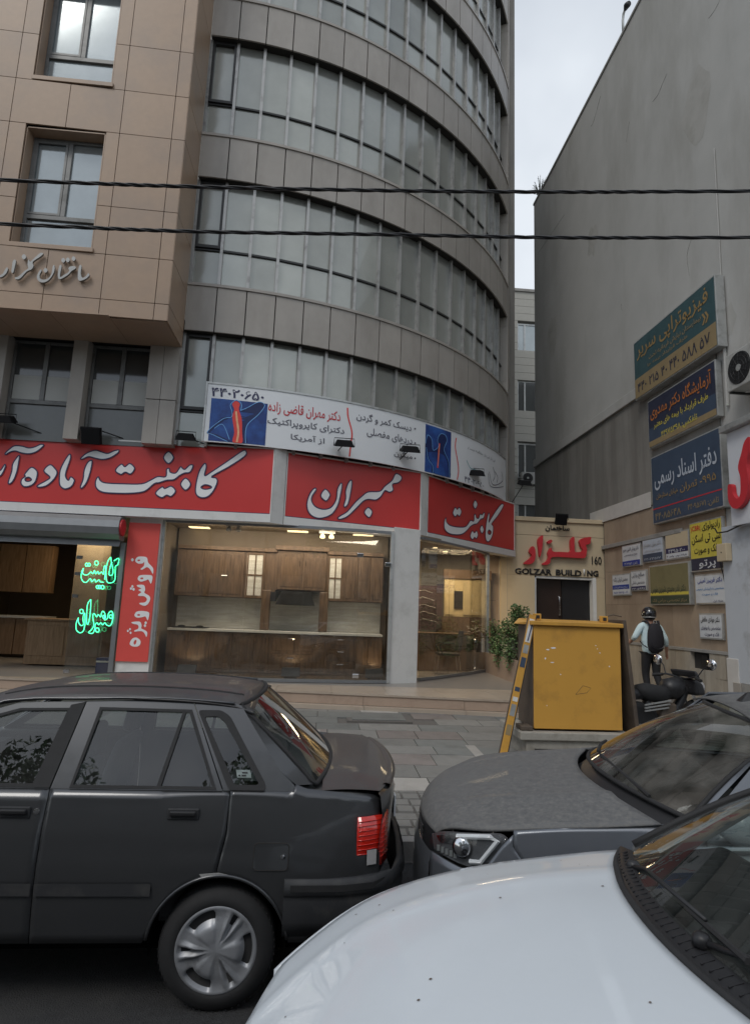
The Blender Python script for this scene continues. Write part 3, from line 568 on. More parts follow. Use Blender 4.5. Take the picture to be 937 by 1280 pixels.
# planter along the platform
pl = thing('stone_planter', 'long beige stone planter wall beside the platform at the entrance', 'planter', (4.2, 13, .4))
for i in range(6): MB().box((3.92, 11.2+.6*i+.002, .2), (3.95, 11.2+.6*(i+1)-.002, .98)).build('facing_slab', M['riser'], pl)
MB().box((3.95, 11.2, .2), (4.55, 14.9, .90)).build('soil_box', M['grout'], pl)
MB().box((4.55, 11.2, .2), (4.6, 14.9, .98)).box((3.95, 11.2, .2), (4.55, 11.25, .98)).build('side_slab', M['riser'], pl)
M['leaf'] = mat('leaf_green', (.09, .17, .06), .55, var=.45, scale=9, rnd=.1); M['stem'] = mat('green_stem', (.08, .07, .04), .8)
def bush(name, label, blobs, n, root, size=.07, seed=1):
    rd = random.Random(seed); t = thing(name, label, 'plant', root); st = MB(); lf = MB()
    for (c, r, k) in blobs:
        c = Vector(c); st.tube([root, (Vector(root)+c)/2+Vector((0, 0, .1)), c], [.018, .012, .005], 5)
        for i in range(int(n*k)):
            d = Vector((rd.gauss(0, 1), rd.gauss(0, 1), rd.gauss(0, 1))).normalized()*(rd.random()**.45); p = c+Vector((d.x*r[0], d.y*r[1], d.z*r[2]))
            if i % 6 == 0: st.tube([c, p], [.005, .002], 3, False)
            a = Vector((rd.uniform(-1, 1), rd.uniform(-1, 1), rd.uniform(-.8, .5))).normalized(); b = a.cross(Vector((rd.uniform(-1, 1), rd.uniform(-1, 1), 1))).normalized(); s = size*rd.uniform(.6, 1.3)
            lf.face(p, p+a*s*.5+b*s*.3, p+a*s, p+a*s*.5-b*s*.3)
    tag(lf.build('foliage', M['leaf'], t, recalc=False), kind='stuff'); st.build('stem', M['stem'], t); return t
bush('potted_shrub', 'leafy green shrub spilling over the stone planter beside the entrance',
     [((4.1, 14.5, 1.45), (.22, .3, .35), .7), ((4.15, 13.6, 1.5), (.22, .4, .35), 1), ((4.2, 12.9, 1.75), (.22, .35, .4), 1), ((4.15, 13.1, 1.9), (.15, .22, .25), .5), ((3.95, 13.6, 1.05), (.14, .35, .35), .7), ((3.9, 12.7, 1.1), (.12, .25, .35), .5), ((4.05, 14.3, 1.1), (.15, .2, .3), .4), ((4.25, 12.2, 1.5), (.22, .3, .3), .6)], 620, (4.25, 13.2, .9), .065, 3)
# ================= RED SHOP SIGNS =================
S1a, S1b, S2a, S2b, S3a, S3b = (Vector(q) for q in ((-7.6, 11.30, 0), (-1.05, 11.22, 0), (-.83, 11.40, 0), (1.93, 12.52, 0), (2.10, 12.72, 0), (4.90, 15.55, 0)))
ZB, ZT = 3.55, 4.78
def signbox(name, label, a, b, traces, org_sc):
    t = thing(name, label, 'sign', (a.x, a.y, ZB), 'red shop signs along the facade')
    u = (b-a).normalized(); n = Vector((u.y, -u.x, 0)); L = (b-a).length
    MB().obox(a+Vector((0, 0, ZB)), u*L, -n*.22, (0, 0, ZT-ZB)).build('face', M['red'], t)
    MB().obox(a+Vector((0, 0, ZB-.16))+n*.03, u*L, -n*.27, (0, 0, .158)).build('lower_trim', M['white'], t)
    MB().obox(a+Vector((0, 0, ZT+.001))+n*.015, u*L, -n*.24, (0, 0, .025)).build('top_edge', M['white'], t)
    for e in (a+n*.012, b-u*.02+n*.012): MB().obox(e+Vector((0, 0, ZB)), u*.02, -n*.02, (0, 0, ZT-ZB)).build('edge_strip', M['white'], t)
    MB().obox(a+Vector((0, 0, ZB-.16))+n*.035, u*L, -n*.002, (0, 0, .004)).obox(a+Vector((0, 0, ZB+.002))+n*.006, u*L, -n*.004, (0, 0, .012)).build('rule_line', M['navy'], t)
    for g, o_, s_ in traces: trace(g, o_, s_, a, u, (0, 0, 1), M['letterwhite'], t, outline=M['navy'], ext=.012, ow=.011)
    return t
signbox('shop_sign', 'longest red shop sign at left, wide white calligraphy above the shutter', S1a, S1b, [(G1, (0, 540), 5.856), (G2, (110, 550), 4.462)], None)
signbox('shop_sign', 'middle red shop sign with one calligraphic word above the white pillar', S2a, S2b, [(G3, (370, 575), 6.247)], None)
signbox('shop_sign', 'rightmost red shop sign with white calligraphy next to the cream entrance', S3a, S3b, [(G4, (540, 600), 9.37)], None)
pc = thing('sign_post_cover', 'white vertical strip between the left and the middle red signs', 'trim', S1b)
MB().hexa([(S1b.x+.005, S1b.y-.03, ZB-.16), (S2a.x-.005, S2a.y-.03, ZB-.16), (S2a.x-.005, S2a.y+.25, ZB-.16), (S1b.x+.005, S1b.y+.25, ZB-.16)], [(S1b.x+.005, S1b.y-.03, ZT+.03), (S2a.x-.005, S2a.y-.03, ZT+.03), (S2a.x-.005, S2a.y+.25, ZT+.03), (S1b.x+.005, S1b.y+.25, ZT+.03)]).build('cover', M['white'], pc)
pc = thing('sign_post_cover', 'white vertical strip between the middle and the right red signs', 'trim', S2b)
MB().hexa([(S2b.x+.005, S2b.y-.03, ZB-.16), (S3a.x-.005, S3a.y-.03, ZB-.16), (S3a.x-.005, S3a.y+.25, ZB-.16), (S2b.x+.005, S2b.y+.25, ZB-.16)], [(S2b.x+.005, S2b.y-.03, ZT+.03), (S3a.x-.005, S3a.y-.03, ZT+.03), (S3a.x-.005, S3a.y+.25, ZT+.03), (S2b.x+.005, S2b.y+.25, ZT+.03)]).build('cover', M['white'], pc)
# ---------- clinic banner, bent round the curved windows ----------
bn = thing('clinic_banner', 'long white clinic banner with spine pictures curving above the red signs', 'banner', (0, 11.4, 4.8))
M['bannerw'] = mat('banner_white', (.76, .78, .80), .5, var=.03, scale=2)
RB = RR+.05
def ang(x, y):
    d = ray(x, y); A = d.x**2+d.y**2; B = -2*(d.x*CX+d.y*CY); C_ = CX*CX+CY*CY-RB*RB; D = max(0, B*B-4*A*C_); t = (-B-sqrt(D))/(2*A); P = O+d*t; return atan2(P.y-CY, P.x-CX), P.z
b0, b1 = ang(257, 520)[0], ang(631, 600)[0]
arcbox(MB(), b0, b1, RB-.03, RB, 4.80, 5.90, 40).build('sheet', M['bannerw'], bn)
f = MB(); arcbox(f, b0, b1, RB-.04, RB+.012, 5.903, 5.94, 40); arcbox(f, b0-.004, b0-.0005, RB-.04, RB+.012, 4.8, 5.94, 1); arcbox(f, b1+.0005, b1+.004, RB-.04, RB+.012, 4.8, 5.94, 1); f.build('frame', M['alu'], bn)
def bnd(o, r=.004):
    "bend a flat part (x = arc angle * RB, y = height) round the banner"
    me = o.data
    for q in me.vertices:
        a = q.co.x/RB; rr = RB+r+max(0, q.co.z); q.co = Vector(cy(a, rr, q.co.y))
    me.update(); return o
def btext(body, x0, y0, x1, y1, hpx, m, bold=0, rtl=True):
    a, z = ang(x0, y0); b, z2 = ang(x1, y1); zt = ang(x0, y0-hpx)[1]
    o = text(body, m, bn, (a*RB, z, 0), (1, 0, 0), (0, 1, 0), (b-a)*RB, zt-z, ext=.002, bold=bold, rtl=rtl)
    if o:
        sh = (z2-z)/((b-a)*RB+1e-9)
        for q in o.data.vertices: q.co.z = .002
        bnd(o)
    return o
def bpatch(x0, x1, m, z0, z1, name, r=.004, n=8):
    a, b = ang(x0, 540)[0], ang(x1, 560)[0]; return arcbox(MB(), a, b, RB+.001, RB+r, z0, z1, n).build(name, m, bn)
def bloop(pts, m, r=.008, name='figure', w=None, closed=False, org=(220, 390), sc=4.259):
    q = [(a, min(5.86, max(4.825, z))) for a, z in (ang(org[0]+x/sc, org[1]+y/sc) for x, y in pts)]
    if w:
        L_ = smooth_loop([(a*RB, z, 0) for a, z in q], 5, closed); g = []; h = []
        if closed: L_.append(L_[0])
        for i, p in enumerate(L_):
            t = (L_[min(i+1, len(L_)-1)]-L_[max(i-1, 0)]); t = t.normalized() if t.length > 1e-9 else Vector((1, 0, 0)); nn = Vector((-t.y, t.x, 0))*w/2
            g.append(cy((p+nn).x/RB, RB+r, (p+nn).y)); h.append(cy((p-nn).x/RB, RB+r, (p-nn).y))
        return MB().grid([g, h]).build(name, m, bn)
    cu = bpy.data.curves.new('t', 'CURVE'); cu.dimensions = '2D'; cu.fill_mode = 'BOTH'; L_ = smooth_loop([(a*RB, z, 0) for a, z in q], 4)
    s = cu.splines.new('POLY'); s.points.add(len(L_)-1); s.use_cyclic_u = True
    for i, p in enumerate(L_): s.points[i].co = (p.x, p.y, 0, 1)
    me = curve_mesh(cu); o = link(name, me, m, bn)
    for v in me.vertices: v.co.z = 0; v.co.y = max(v.co.y, 4.815)
    return bnd(o, r)
M['bluep'] = mat('print_blue', (.015, .045, .20), .5, var=.5, scale=2.5, dirt=(.03, .12, .42), dscale=1.8, dlo=.45, dhi=.7); M['cyanp'] = mat('print_pale_blue', (.18, .42, .80), .5)
M['bodyp'] = mat('print_dark_blue', (.008, .02, .10), .5); M['glowp'] = mat('print_glow_red', (.75, .06, .05), .5); M['glowo'] = mat('print_spine_orange', (.9, .45, .25), .5, var=.3, scale=20); M['inkgrey'] = mat('ink_grey', (.10, .10, .13), .6)
zt_, zb_ = ang(290, 500)[1], 4.82
bpatch(261, 331, M['bluep'], zb_, 5.63, 'spine_picture')
bloop([(165,640),(245,565),(290,560),(300,530),(345,530),(360,520),(440,480),(472,500),(440,545),(380,590),(370,650),(375,715),(275,715),(265,690),(200,650)], M['bodyp'], .006)
for pts in ([(275,695),(200,655),(170,635),(250,570),(295,560),(298,530),(290,495),(320,470),(348,490),(345,525)], [(345,525),(380,510),(440,480),(472,498),(440,545),(385,595),(370,640),(370,715)], [(205,620),(250,600),(285,680)]): bloop(pts, M['cyanp'], .009, 'outline_stroke', .012)
bloop([(300,560),(310,520),(300,490),(320,475),(340,490),(335,520),(350,570),(352,640),(350,715),(300,715),(310,640)], M['glowp'], .010, 'glow')
bloop([(320,530),(325,580),(332,640),(322,710)], M['glowo'], .012, 'spine', .035)
x5, x6 = ang(531, 560)[0], ang(563, 570)[0]
arcbox(MB(), x5, x6, RB+.001, RB+.004, 4.82, 5.86, 6).build('spine_picture', M['bluep'], bn)
s6 = dict(org=(430, 390), sc=4.259)
bloop([(430,700),(450,660),(465,680),(470,740),(500,720),(495,690),(505,655),(530,650),(545,680),(535,715),(530,740),(555,800),(560,890),(470,880),(465,820),(435,760)], M['bodyp'], .006, **s6)
for pts in ([(432,700),(442,655),(465,680),(472,735),(500,715),(495,680),(510,650),(535,655),(545,685),(530,735),(555,800),(558,880)], [(435,720),(445,780),(470,820),(470,870)]): bloop(pts, M['cyanp'], .009, 'outline_stroke', .012, **s6)
bloop([(505,700),(500,760),(495,830)], M['glowp'], .012, 'spine', .04, **s6); bloop([(505,705),(500,760),(496,820)], M['glowo'], .014, 'spine', .015, **s6)
btext('۴۴۰۲۰۶۵۰', 264, 495, 330, 499, 11, M['navy'], .02)
for (x, y, h, s, m, w) in ((335, 517, 16, 'دکتر مهران قاضی زاده', 'redink', 90), (334, 532, 11, 'دکترای کایروپراکتیک', 'inkgrey', 96), (363, 551, 10, 'از آمریکا', 'inkgrey', 42)): btext(s, x, y, x+w, y+8, h, M[m], .01)
for (x0, x1, y, h, s) in ((445, 514, 526, 12, 'دیسک کمر و گردن'), (458, 515, 546, 12, 'دردهای مفصلی'), (492, 515, 571, 9, 'میگرن')): btext(s, x0, y, x1, y, h, M['inkgrey'], .01); 
for y in (534, 552, 571): bloop([(376+dx, (y+2-390)*4.259+dy) for dx, dy in ((-5, 0), (0, -5), (5, 0), (0, 5))], M['inkgrey'], .006, 'bullet', org=(430, 390))
bloop([(912,510),(915,560),(935,640),(930,700),(922,770)], M['glowp'], .006, 'red_swoosh', .03)
bloop([(595,670),(590,720),(603,800),(607,850),(600,895)], M['glowp'], .006, 'red_swoosh', .03, **s6)
btext('این بار خیز باره معالجه نیست', 584, 562, 618, 578, 5, M['inkgrey']); btext('۴۴۰۲۰۶۵۰', 580, 602, 604, 608, 7, M['navy'])
M['teal'] = mat('print_teal', (.10, .35, .38), .5)
for pts in ([(770,850),(790,920),(840,900),(835,850)], [(765,860),(780,930),(845,930)], [(790,825),(800,870),(790,900)], [(800,850),(815,880),(810,910)]): bloop(pts, M['inkgrey'], .006, 'clinic_logo', .02, **s6)
bloop([(650,790),(670,830),(700,840)], M['teal'], .006, 'faint_figure', .015, **s6)

# ================= SHOP FRONT =================
shop = thing('kitchen_shop', 'ground floor kitchen showroom with large glass panes, white pillar and dark interior', 'shop', (0, 12, .52))
M['sglass'] = glass('shop_glass', (.86, .86, .84), 2.2, dust=.035, dustcol=(.3, .3, .28)); M['steel'] = mat('grey_steel', (.26, .27, .28), .45, .6, var=.15)
ZG0, ZG1 = .53, 3.40
g1 = [(-3.0, 11.52), (-1.45, 11.48), (-.4, 11.52), (.65, 11.62), (1.28, 11.75)]; g2 = [(1.95, 12.33), (2.35, 12.75), (2.72, 13.2), (3.4, 14.0), (4.0, 14.85)]
for g, seams in ((g1, (-1.45, .65)), (g2, ())):
    fr = MB()
    for (a, b) in zip(g[:-1], g[1:]):
        a, b = Vector((*a, 0)), Vector((*b, 0)); u = (b-a); n = Vector((u.y, -u.x, 0)).normalized()
        MB().obox(a+Vector((0, 0, ZG0+.06)), u*.998, -n*.012, (0, 0, ZG1-ZG0-.12)).build('glass_pane', M['sglass'], shop)
        MB().obox(a+n*.03+Vector((0, 0, ZG0)), u, -n*.08, (0, 0, .055)).build('bottom_rail', M['steel'], shop); MB().obox(a+n*.03+Vector((0, 0, ZG1-.05)), u, -n*.08, (0, 0, .055)).build('top_rail', M['steel'], shop)
for (x, y) in ((-3.02, 11.5), (1.27, 11.74), (4.0, 14.83)): MB().box((x-.03, y-.03, ZG0), (x+.03, y+.05, ZG1)).build('jamb', M['alu'], shop)
for (x, y, z) in ((.65, 11.60, .66), (.65, 11.60, 2.9), (1.2, 11.7, 2.75)): MB().box((x-.06, y-.02, z-.04), (x+.06, y+.03, z+.04)).build('glass_clamp', M['chrome'], shop, bevel=.008)
MB().hexa([(1.30, 11.74, .5), (1.86, 12.02, .5), (1.9, 12.4, .5), (1.32, 12.4, .5)], [(1.30, 11.74, 3.5), (1.86, 12.02, 3.5), (1.9, 12.4, 3.5), (1.32, 12.4, 3.5)]).build('white_pillar', M['white'], shop, bevel=.01)
MB().box((-3.62, 11.42, .5), (-3.04, 11.75, 3.5)).build('white_pier', M['white'], shop)
# room shell
M['roomwall'] = mat('showroom_wall', (.20, .16, .12), .8, var=.15, scale=2); M['roomceil'] = mat('showroom_ceiling', (.30, .24, .17), .8); M['roomfloor'] = mat('showroom_floor', (.24, .22, .20), .3, var=.1)
MB().face((-9, 11.3, .521), (4.0, 11.3, .521), (4.0, 18.5, .521), (-9, 18.5, .521)).build('room_floor', M['roomfloor'], shop)
MB().hexa([(-9, 11.36, 3.42), (-1.0, 11.36, 3.42), (1.95, 12.5, 3.42), (4.5, 15.2, 3.42), (4.5, 18.6, 3.42), (-9, 18.6, 3.42)], [(-9, 11.36, 3.465), (-1.0, 11.36, 3.465), (1.95, 12.5, 3.465), (4.5, 15.2, 3.465), (4.5, 18.6, 3.465), (-9, 18.6, 3.465)]).build('room_ceiling', M['roomceil'], shop)
MB().box((-9, 18.5, .5), (4.6, 18.6, 3.42)).build('room_wall', M['roomwall'], shop); MB().box((4.5, 16.0, .5), (4.56, 18.5, 3.42)).build('room_wall', M['roomwall'], shop); MB().box((-9.1, 11.4, .5), (-9, 18.5, 3.42)).build('room_wall', M['roomwall'], shop)
MB().box((1.35, 12.4, .5), (1.5, 13.6, 3.42)).build('partition', M['roomwall'], shop); MB().box((-3.3, 11.76, .5), (-3.1, 13.2, 3.42)).build('partition', M['roomwall'], shop)
M['lamp'] = mat('warm_lamp', (1.0, .80, .45), .5, emis=2.5, var=0)
lamps = [(-2.6, 12.6, .4, .2), (-2.9, 14.2, .3, .12), (-1.9, 15.2, .25, .1), (-.6, 12.5, .42, .2), (-.35, 15.0, .3, .1), (.2, 16.0, .5, .12), (.75, 12.6, .42, .16), (.8, 13.4, .42, .16), (-4.6, 13.4, .5, .14), (-3.9, 14.4, .4, .14), (2.6, 14.4, .1, .1), (3.0, 15.2, .12, .12), (-6.4, 14, .4, .2)]
for i, (x, y, w, d) in enumerate(lamps): MB().box((x-w/2, y-d/2, 3.405), (x+w/2, y+d/2, 3.419)).build('ceiling_lamp', M['lamp'], shop)
ld = bpy.data.lights.new('showroom_light', 'AREA'); ld.energy = 95; ld.color = (1, .86, .68); ld.size = 3.6; ld.size_y = .9; ld.shape = 'RECTANGLE'
lo = bpy.data.objects.new('showroom_light', ld); COL.objects.link(lo); lo.location = (-.8, 11.95, 3.37); lo.rotation_euler = (radians(32), 0, 0)
for (x, y, e) in ((-5.2, 14.5, 42), (2.9, 14.6, 90)):
    ld = bpy.data.lights.new('room_light', 'AREA'); ld.energy = e; ld.color = (1, .78, .5); ld.size = 1.2; lo = bpy.data.objects.new('room_light', ld); COL.objects.link(lo); lo.location = (x, y, 3.35)
# spot fitting under the ceiling edge
for (x, y) in ((-1.75, 11.38), ): pass
# ---------- kitchen units behind the left glass ----------
M['oak'] = wood('brown_oak', (.085, .052, .032), (.19, .122, .076)); M['oak2'] = wood('pale_oak', (.20, .12, .06), (.33, .21, .12)); M['worktop'] = mat('white_worktop', (.7, .69, .65), .3); M['backs'] = wood('pale_backsplash', (.55, .53, .47), (.78, .76, .70), axis=0, scale=2)
YK = 12.15
kb = thing('kitchen_base_units', 'row of brown wooden base cabinets with white worktop behind the shop glass', 'kitchen cabinet', (-.8, 12.4, .52))
def kx(px, py=800): return atY(px, py, YK).x
xk0, xk1 = -2.95, 1.18
MB().box((xk0, YK+.025, .60), (xk1, YK+.6, 1.36)).build('carcass', M['oak'], kb); MB().box((xk0, YK+.05, .525), (xk1, YK+.5, .60)).build('toe_kick', M['oak2'], kb); MB().box((xk0, YK-.03, 1.362), (xk1, YK+.62, 1.405)).build('worktop', M['worktop'], kb, bevel=.004)
def front(x0, x1, z0, z1, par, m='oak', hp=None, Y=YK):
    o = MB().box((x0+.004, Y, z0+.004), (x1-.004, Y+.022, z1-.004)).build('cabinet_door', M[m], par, bevel=.003)
    MB().box((x0+.06, Y-.008, z0+.06), (x1-.06, Y-.001, z1-.06)).build('raised_panel', M[m], o, bevel=.006)
    if hp:
        hx, hz, hor = hp; (MB().tube([(hx-.06, Y-.03, hz), (hx+.06, Y-.03, hz)], .007, 6) if hor else MB().tube([(hx, Y-.03, hz-.05), (hx, Y-.03, hz+.05)], .007, 6)).build('handle', M['chrome'], o)
    return o
w = [-2.95, -2.55, -2.14, -1.72, -1.30, -1.02, -.16, .12, .62, .90, 1.18]
for i, (a, b) in enumerate(zip(w[:-1], w[1:])):
    if (a, b) in ((-1.02, -.16),):
        for (z0, z1) in ((.61, .98), (.98, 1.35)): front(a, b, z0, z1, kb, hp=((a+b)/2, z1-.08, True))
    elif a == .12:
        for (z0, z1) in ((.61, .88), (.88, 1.12), (1.12, 1.35)): front(a, b, z0, z1, kb, hp=((a+b)/2, z1-.07, True))
    else: front(a, b, .61, 1.35, kb, hp=((b-.06 if i % 2 == 0 else a+.06), 1.22, False))
hob = thing('gas_hob', 'black gas hob lying on the left end of the white worktop', 'hob', (-2.6, 12.4, 1.41))
MB().box((-2.9, 12.2, 1.406), (-2.25, 12.65, 1.425)).build('glass_top', M['blackp'], hob, bevel=.004)
for x in (-2.75, -2.4): MB().lathe((x, 12.4, 1.426), (0, 0, 1), [(.07, 0), (.07, .02), (.03, .03), (0, .03)], 16).build('burner', M['darkframe'], hob)
ku = thing('kitchen_wall_units', 'brown wooden wall cabinets with two glazed doors hung above the worktop', 'kitchen cabinet', (-.8, 12.5, 2.1))
YU = 12.42
MB().box((xk0, YU+.025, 2.02), (-.98, YU+.35, 2.95)).box((-.98, YU+.025, 2.2), (.02, YU+.35, 3.0)).box((.02, YU+.025, 2.02), (1.18, YU+.35, 2.95)).build('carcass', M['oak'], ku)
MB().box((xk0, YU-.03, 2.955), (-.99, YU+.36, 3.03)).box((-1.02, YU-.05, 3.01), (.06, YU+.36, 3.10)).box((.03, YU-.03, 2.955), (1.18, YU+.36, 3.03)).build('cornice', M['oak'], ku, bevel=.01)
for (a, b, hp) in ((-2.95, -2.42, (-2.48, 2.2, False)), (-2.42, -1.62, (-2.0, 2.45, True)), (-.95, -.46, (-.52, 2.75, False)), (-.46, .02, (-.4, 2.75, False)), (.36, .66, (.62, 2.15, False)), (.66, .92, (.7, 2.15, False)), (.92, 1.18, (.97, 2.15, False))): front(a, b, 2.03 if abs(a+.7) > .5 else 2.22, 2.94, ku, hp=hp, Y=YU)
for (a, b) in ((-1.58, -1.22), (.05, .36)):
    f = MB()
    for bx in ((a, a+.04, 2.03, 2.94), (b-.04, b, 2.03, 2.94), (a+.04, b-.04, 2.03, 2.08), (a+.04, b-.04, 2.89, 2.94), ((a+b)/2-.012, (a+b)/2+.012, 2.08, 2.89), (a+.04, (a+b)/2-.012, 2.47, 2.5), ((a+b)/2+.012, b-.04, 2.47, 2.5)): f.box((bx[0], YU, bx[2]), (bx[1], YU+.02, bx[3]))
    f = f.build('glazed_door', M['oak'], ku); MB().box((a+.04, YU+.012, 2.08), (b-.04, YU+.022, 2.89)).build('frosted_pane', M['backs'], f)
for x in (-1.15, .0): MB().box((x-.09, YU-.02, 1.41), (x+.09, YU+.1, 2.2 if x < 0 else 2.2)).build('turned_post', M['oak'], ku, bevel=.02)
MB().box((xk0, YU+.35, 1.41), (xk1, YU+.38, 2.2)).build('backsplash', M['backs'], ku)
MB().box((-3.05, YU+.39, .53), (1.3, YU+.45, 3.42)).build('back_panel', M['roomwall'], ku)
M['hoodblack'] = mat('matt_black_hood', (.008, .008, .008), .85, spec=.2)
hd = thing('cooker_hood', 'black slanted cooker hood mounted between the wooden posts', 'cooker hood', (-.5, 12.3, 1.9))
MB().hexa([(-.95, 12.22, 1.92), (-.18, 12.22, 1.92), (-.18, 12.7, 1.92), (-.95, 12.7, 1.92)], [(-.85, 12.36, 2.19), (-.28, 12.36, 2.19), (-.28, 12.7, 2.19), (-.85, 12.7, 2.19)]).build('canopy', M['hoodblack'], hd, bevel=.01); MB().box((-1.06, 12.3, 1.98), (-.951, 12.5, 2.16)).build('side_panel', M['blackp'], hd)
for (x, lb) in ((-2.45, 'leftmost small black floor spotlight inside the shop window'), (-.55, 'middle small black floor spotlight inside the shop window'), (1.02, 'rightmost small black floor spotlight, tilted beside the white pillar')):
    yy = 11.72 if x < 1 else 11.84
    t = thing('floor_spotlight', lb, 'spotlight', (x, yy, .53), 'floor spotlights in the shop window')
    sp_ = bpy.data.lights.new('floor_lamp', 'SPOT'); sp_.energy = 9; sp_.color = (1, .75, .45); sp_.spot_size = radians(120); sp_.shadow_soft_size = .06; so_ = bpy.data.objects.new('floor_lamp', sp_); COL.objects.link(so_); so_.location = (x, yy+.09, .74); so_.rotation_euler = Vector((0, -.45, -1)).to_track_quat('Z', 'Y').to_euler()
    MB().obox((x-.17, yy, .60), (.34, 0, .02 if x > 1 else 0), (0, .06, 0), (0, .07, .16)).build('head', M['blackp'], t, bevel=.008); MB().box((x-.12, yy+.02, .532), (x+.12, yy+.06, .60)).build('stand', M['blackp'], t)
for (x, y, lb) in ((-1.78, 11.75, 'pair of small white round spot bulbs at the top of the shop window'), (.0, 12.2, 'pair of glowing round spot bulbs under the showroom ceiling')):
    t = thing('twin_spot', lb, 'spotlight', (x, y, 3.3)); MB().box((x-.16, y-.03, 3.36), (x+.16, y+.03, 3.415)).build('bar', M['white'], t)
    for dx in (-.09, .09): MB().lathe((x+dx, y, 3.36), (0, -.4, -1), [(.02, 0), (.05, .06), (.055, .09), (0, .10)], 14).build('bulb', M['lamp'] if x > -1 else M['white'], t, smooth=True)
# ---------- right window: reception corner ----------
dk = thing('reception_desk', 'pale wood desk with dark top inside the right shop window', 'desk', (3.0, 15.3, .52))
MB().box((2.2, 14.6, .53), (2.9, 15.2, 1.35)).build('end_panel', M['oak2'], dk); MB().box((2.1, 14.5, 1.355), (3.6, 15.3, 1.40)).build('desk_top', M['oak'], dk); MB().box((2.91, 14.9, .53), (3.5, 15.2, 1.35)).build('front_panel', M['oak2'], dk)
ws = thing('showroom_wall_cabinet', 'cream cabinet row with dark recess on the back wall of the right window', 'cabinet', (3.6, 15.6, 1.8))
M['creamcab'] = mat('lit_cream_door', (.62, .50, .28), .5)
for i in range(5): (MB().box((3.10+i*.23+.005, 15.6, 1.85), (3.10+(i+1)*.23-.005, 15.62, 2.72)).build('cabinet_door', M['creamcab'], ws) if i != 1 else MB().box((3.33, 15.6, 2.0), (3.56, 15.61, 2.45)).build('dark_recess', M['blackp'], ws))
MB().box((3.08, 15.63, 1.80), (4.28, 15.69, 2.76)).build('carcass', M['creamcab'], ws); MB().box((3.05, 15.58, 2.77), (4.3, 15.7, 3.0)).build('header', M['oak'], ws); MB().box((2.9, 15.61, 1.2), (4.3, 15.7, 1.79)).build('dark_splashback', M['oak'], ws)
bb = thing('menu_board', 'dark board with faint chalk drawing beside the white pillar indoors', 'board', (2.6, 15.4, 1.5))
MB().box((2.2, 15.4, 1.45), (2.98, 15.44, 2.55)).build('board', mat('dark_purple_board', (.05, .03, .035), .5), bb)
for k in range(5): MB().tube([(2.35+.02*k, 15.39, 2.4-.18*k), (2.5, 15.39, 2.44-.18*k), (2.75+.03*k, 15.39, 2.36-.18*k)], .003, 5).build('chalk_stroke', M['alu'], bb)
def chair():
    t = thing('office_chair', 'black office chair with curved arms behind the right shop window', 'chair', (2.85, 14.0, .52))
    MB().box((2.6, 13.75, .93), (3.1, 14.2, 1.0)).build('seat', M['blackp'], t, bevel=.03); MB().hexa([(3.05, 13.78, 1.02), (3.12, 13.78, 1.02), (3.12, 14.2, 1.02), (3.05, 14.2, 1.02)], [(3.15, 13.8, 1.5), (3.2, 13.8, 1.5), (3.2, 14.18, 1.5), (3.15, 14.18, 1.5)]).build('backrest', M['blackp'], t, bevel=.02)
    for y in (13.74, 14.2): MB().tube([(2.7, y, .95), (2.62, y, 1.15), (2.7, y, 1.2), (3.05, y, 1.2)], .015, 6).build('armrest', M['blackp'], t)
    for (a, b) in ((2.62, 13.78), (2.62, 14.16), (3.08, 13.78), (3.08, 14.16)): MB().tube([(a, b, .93), (a+(-.05 if a < 2.8 else .05), b, .53)], .012, 6).build('leg', M['chrome'], t)
chair()
vs = thing('flower_vase', 'glass vase of white and dark red flowers standing in the window corner', 'vase', (3.75, 14.9, .52))
MB().lathe((3.72, 14.95, .53), (0, 0, 1), [(.12, 0), (.10, .05), (.03, .12), (.03, .45), (.06, .6), (.09, .75)], 16).build('vase', M['chrome'], vs, smooth=True)
fl = MB(); fd = MB(); rd = random.Random(4)
for i in range(60):
    c = Vector((3.72+rd.gauss(0, .13), 14.95+rd.gauss(0, .13), 1.45+rd.gauss(0, .13))); tgt = fl if i % 3 else fd
    for k in range(5): a = k*1.257; tgt.face(c, c+Vector((cos(a)*.035, sin(a)*.035, .01)), c+Vector((cos(a+.6)*.05, sin(a+.6)*.05, .02)), c+Vector((cos(a+1.2)*.035, sin(a+1.2)*.035, .01)))
    if i % 5 == 0: fd.tube([(3.72, 14.95, 1.25), c], .004, 4)
fl.build('white_flowers', M['white'], vs, recalc=False); fd.build('red_flowers', mat('dark_petals', (.16, .02, .03), .6), vs, recalc=False)
pf = thing('round_pouf', 'pale rounded upholstered pouf behind the flower vase', 'pouf', (3.6, 15.6, .52)); MB().lathe((3.5, 15.6, .53), (0, 0, 1), [(.4, 0), (.47, .2), (.46, .6), (.36, .8), (0, .86)], 24).build('cushion', mat('sage_fabric', (.16, .17, .13), .9), pf, smooth=True)
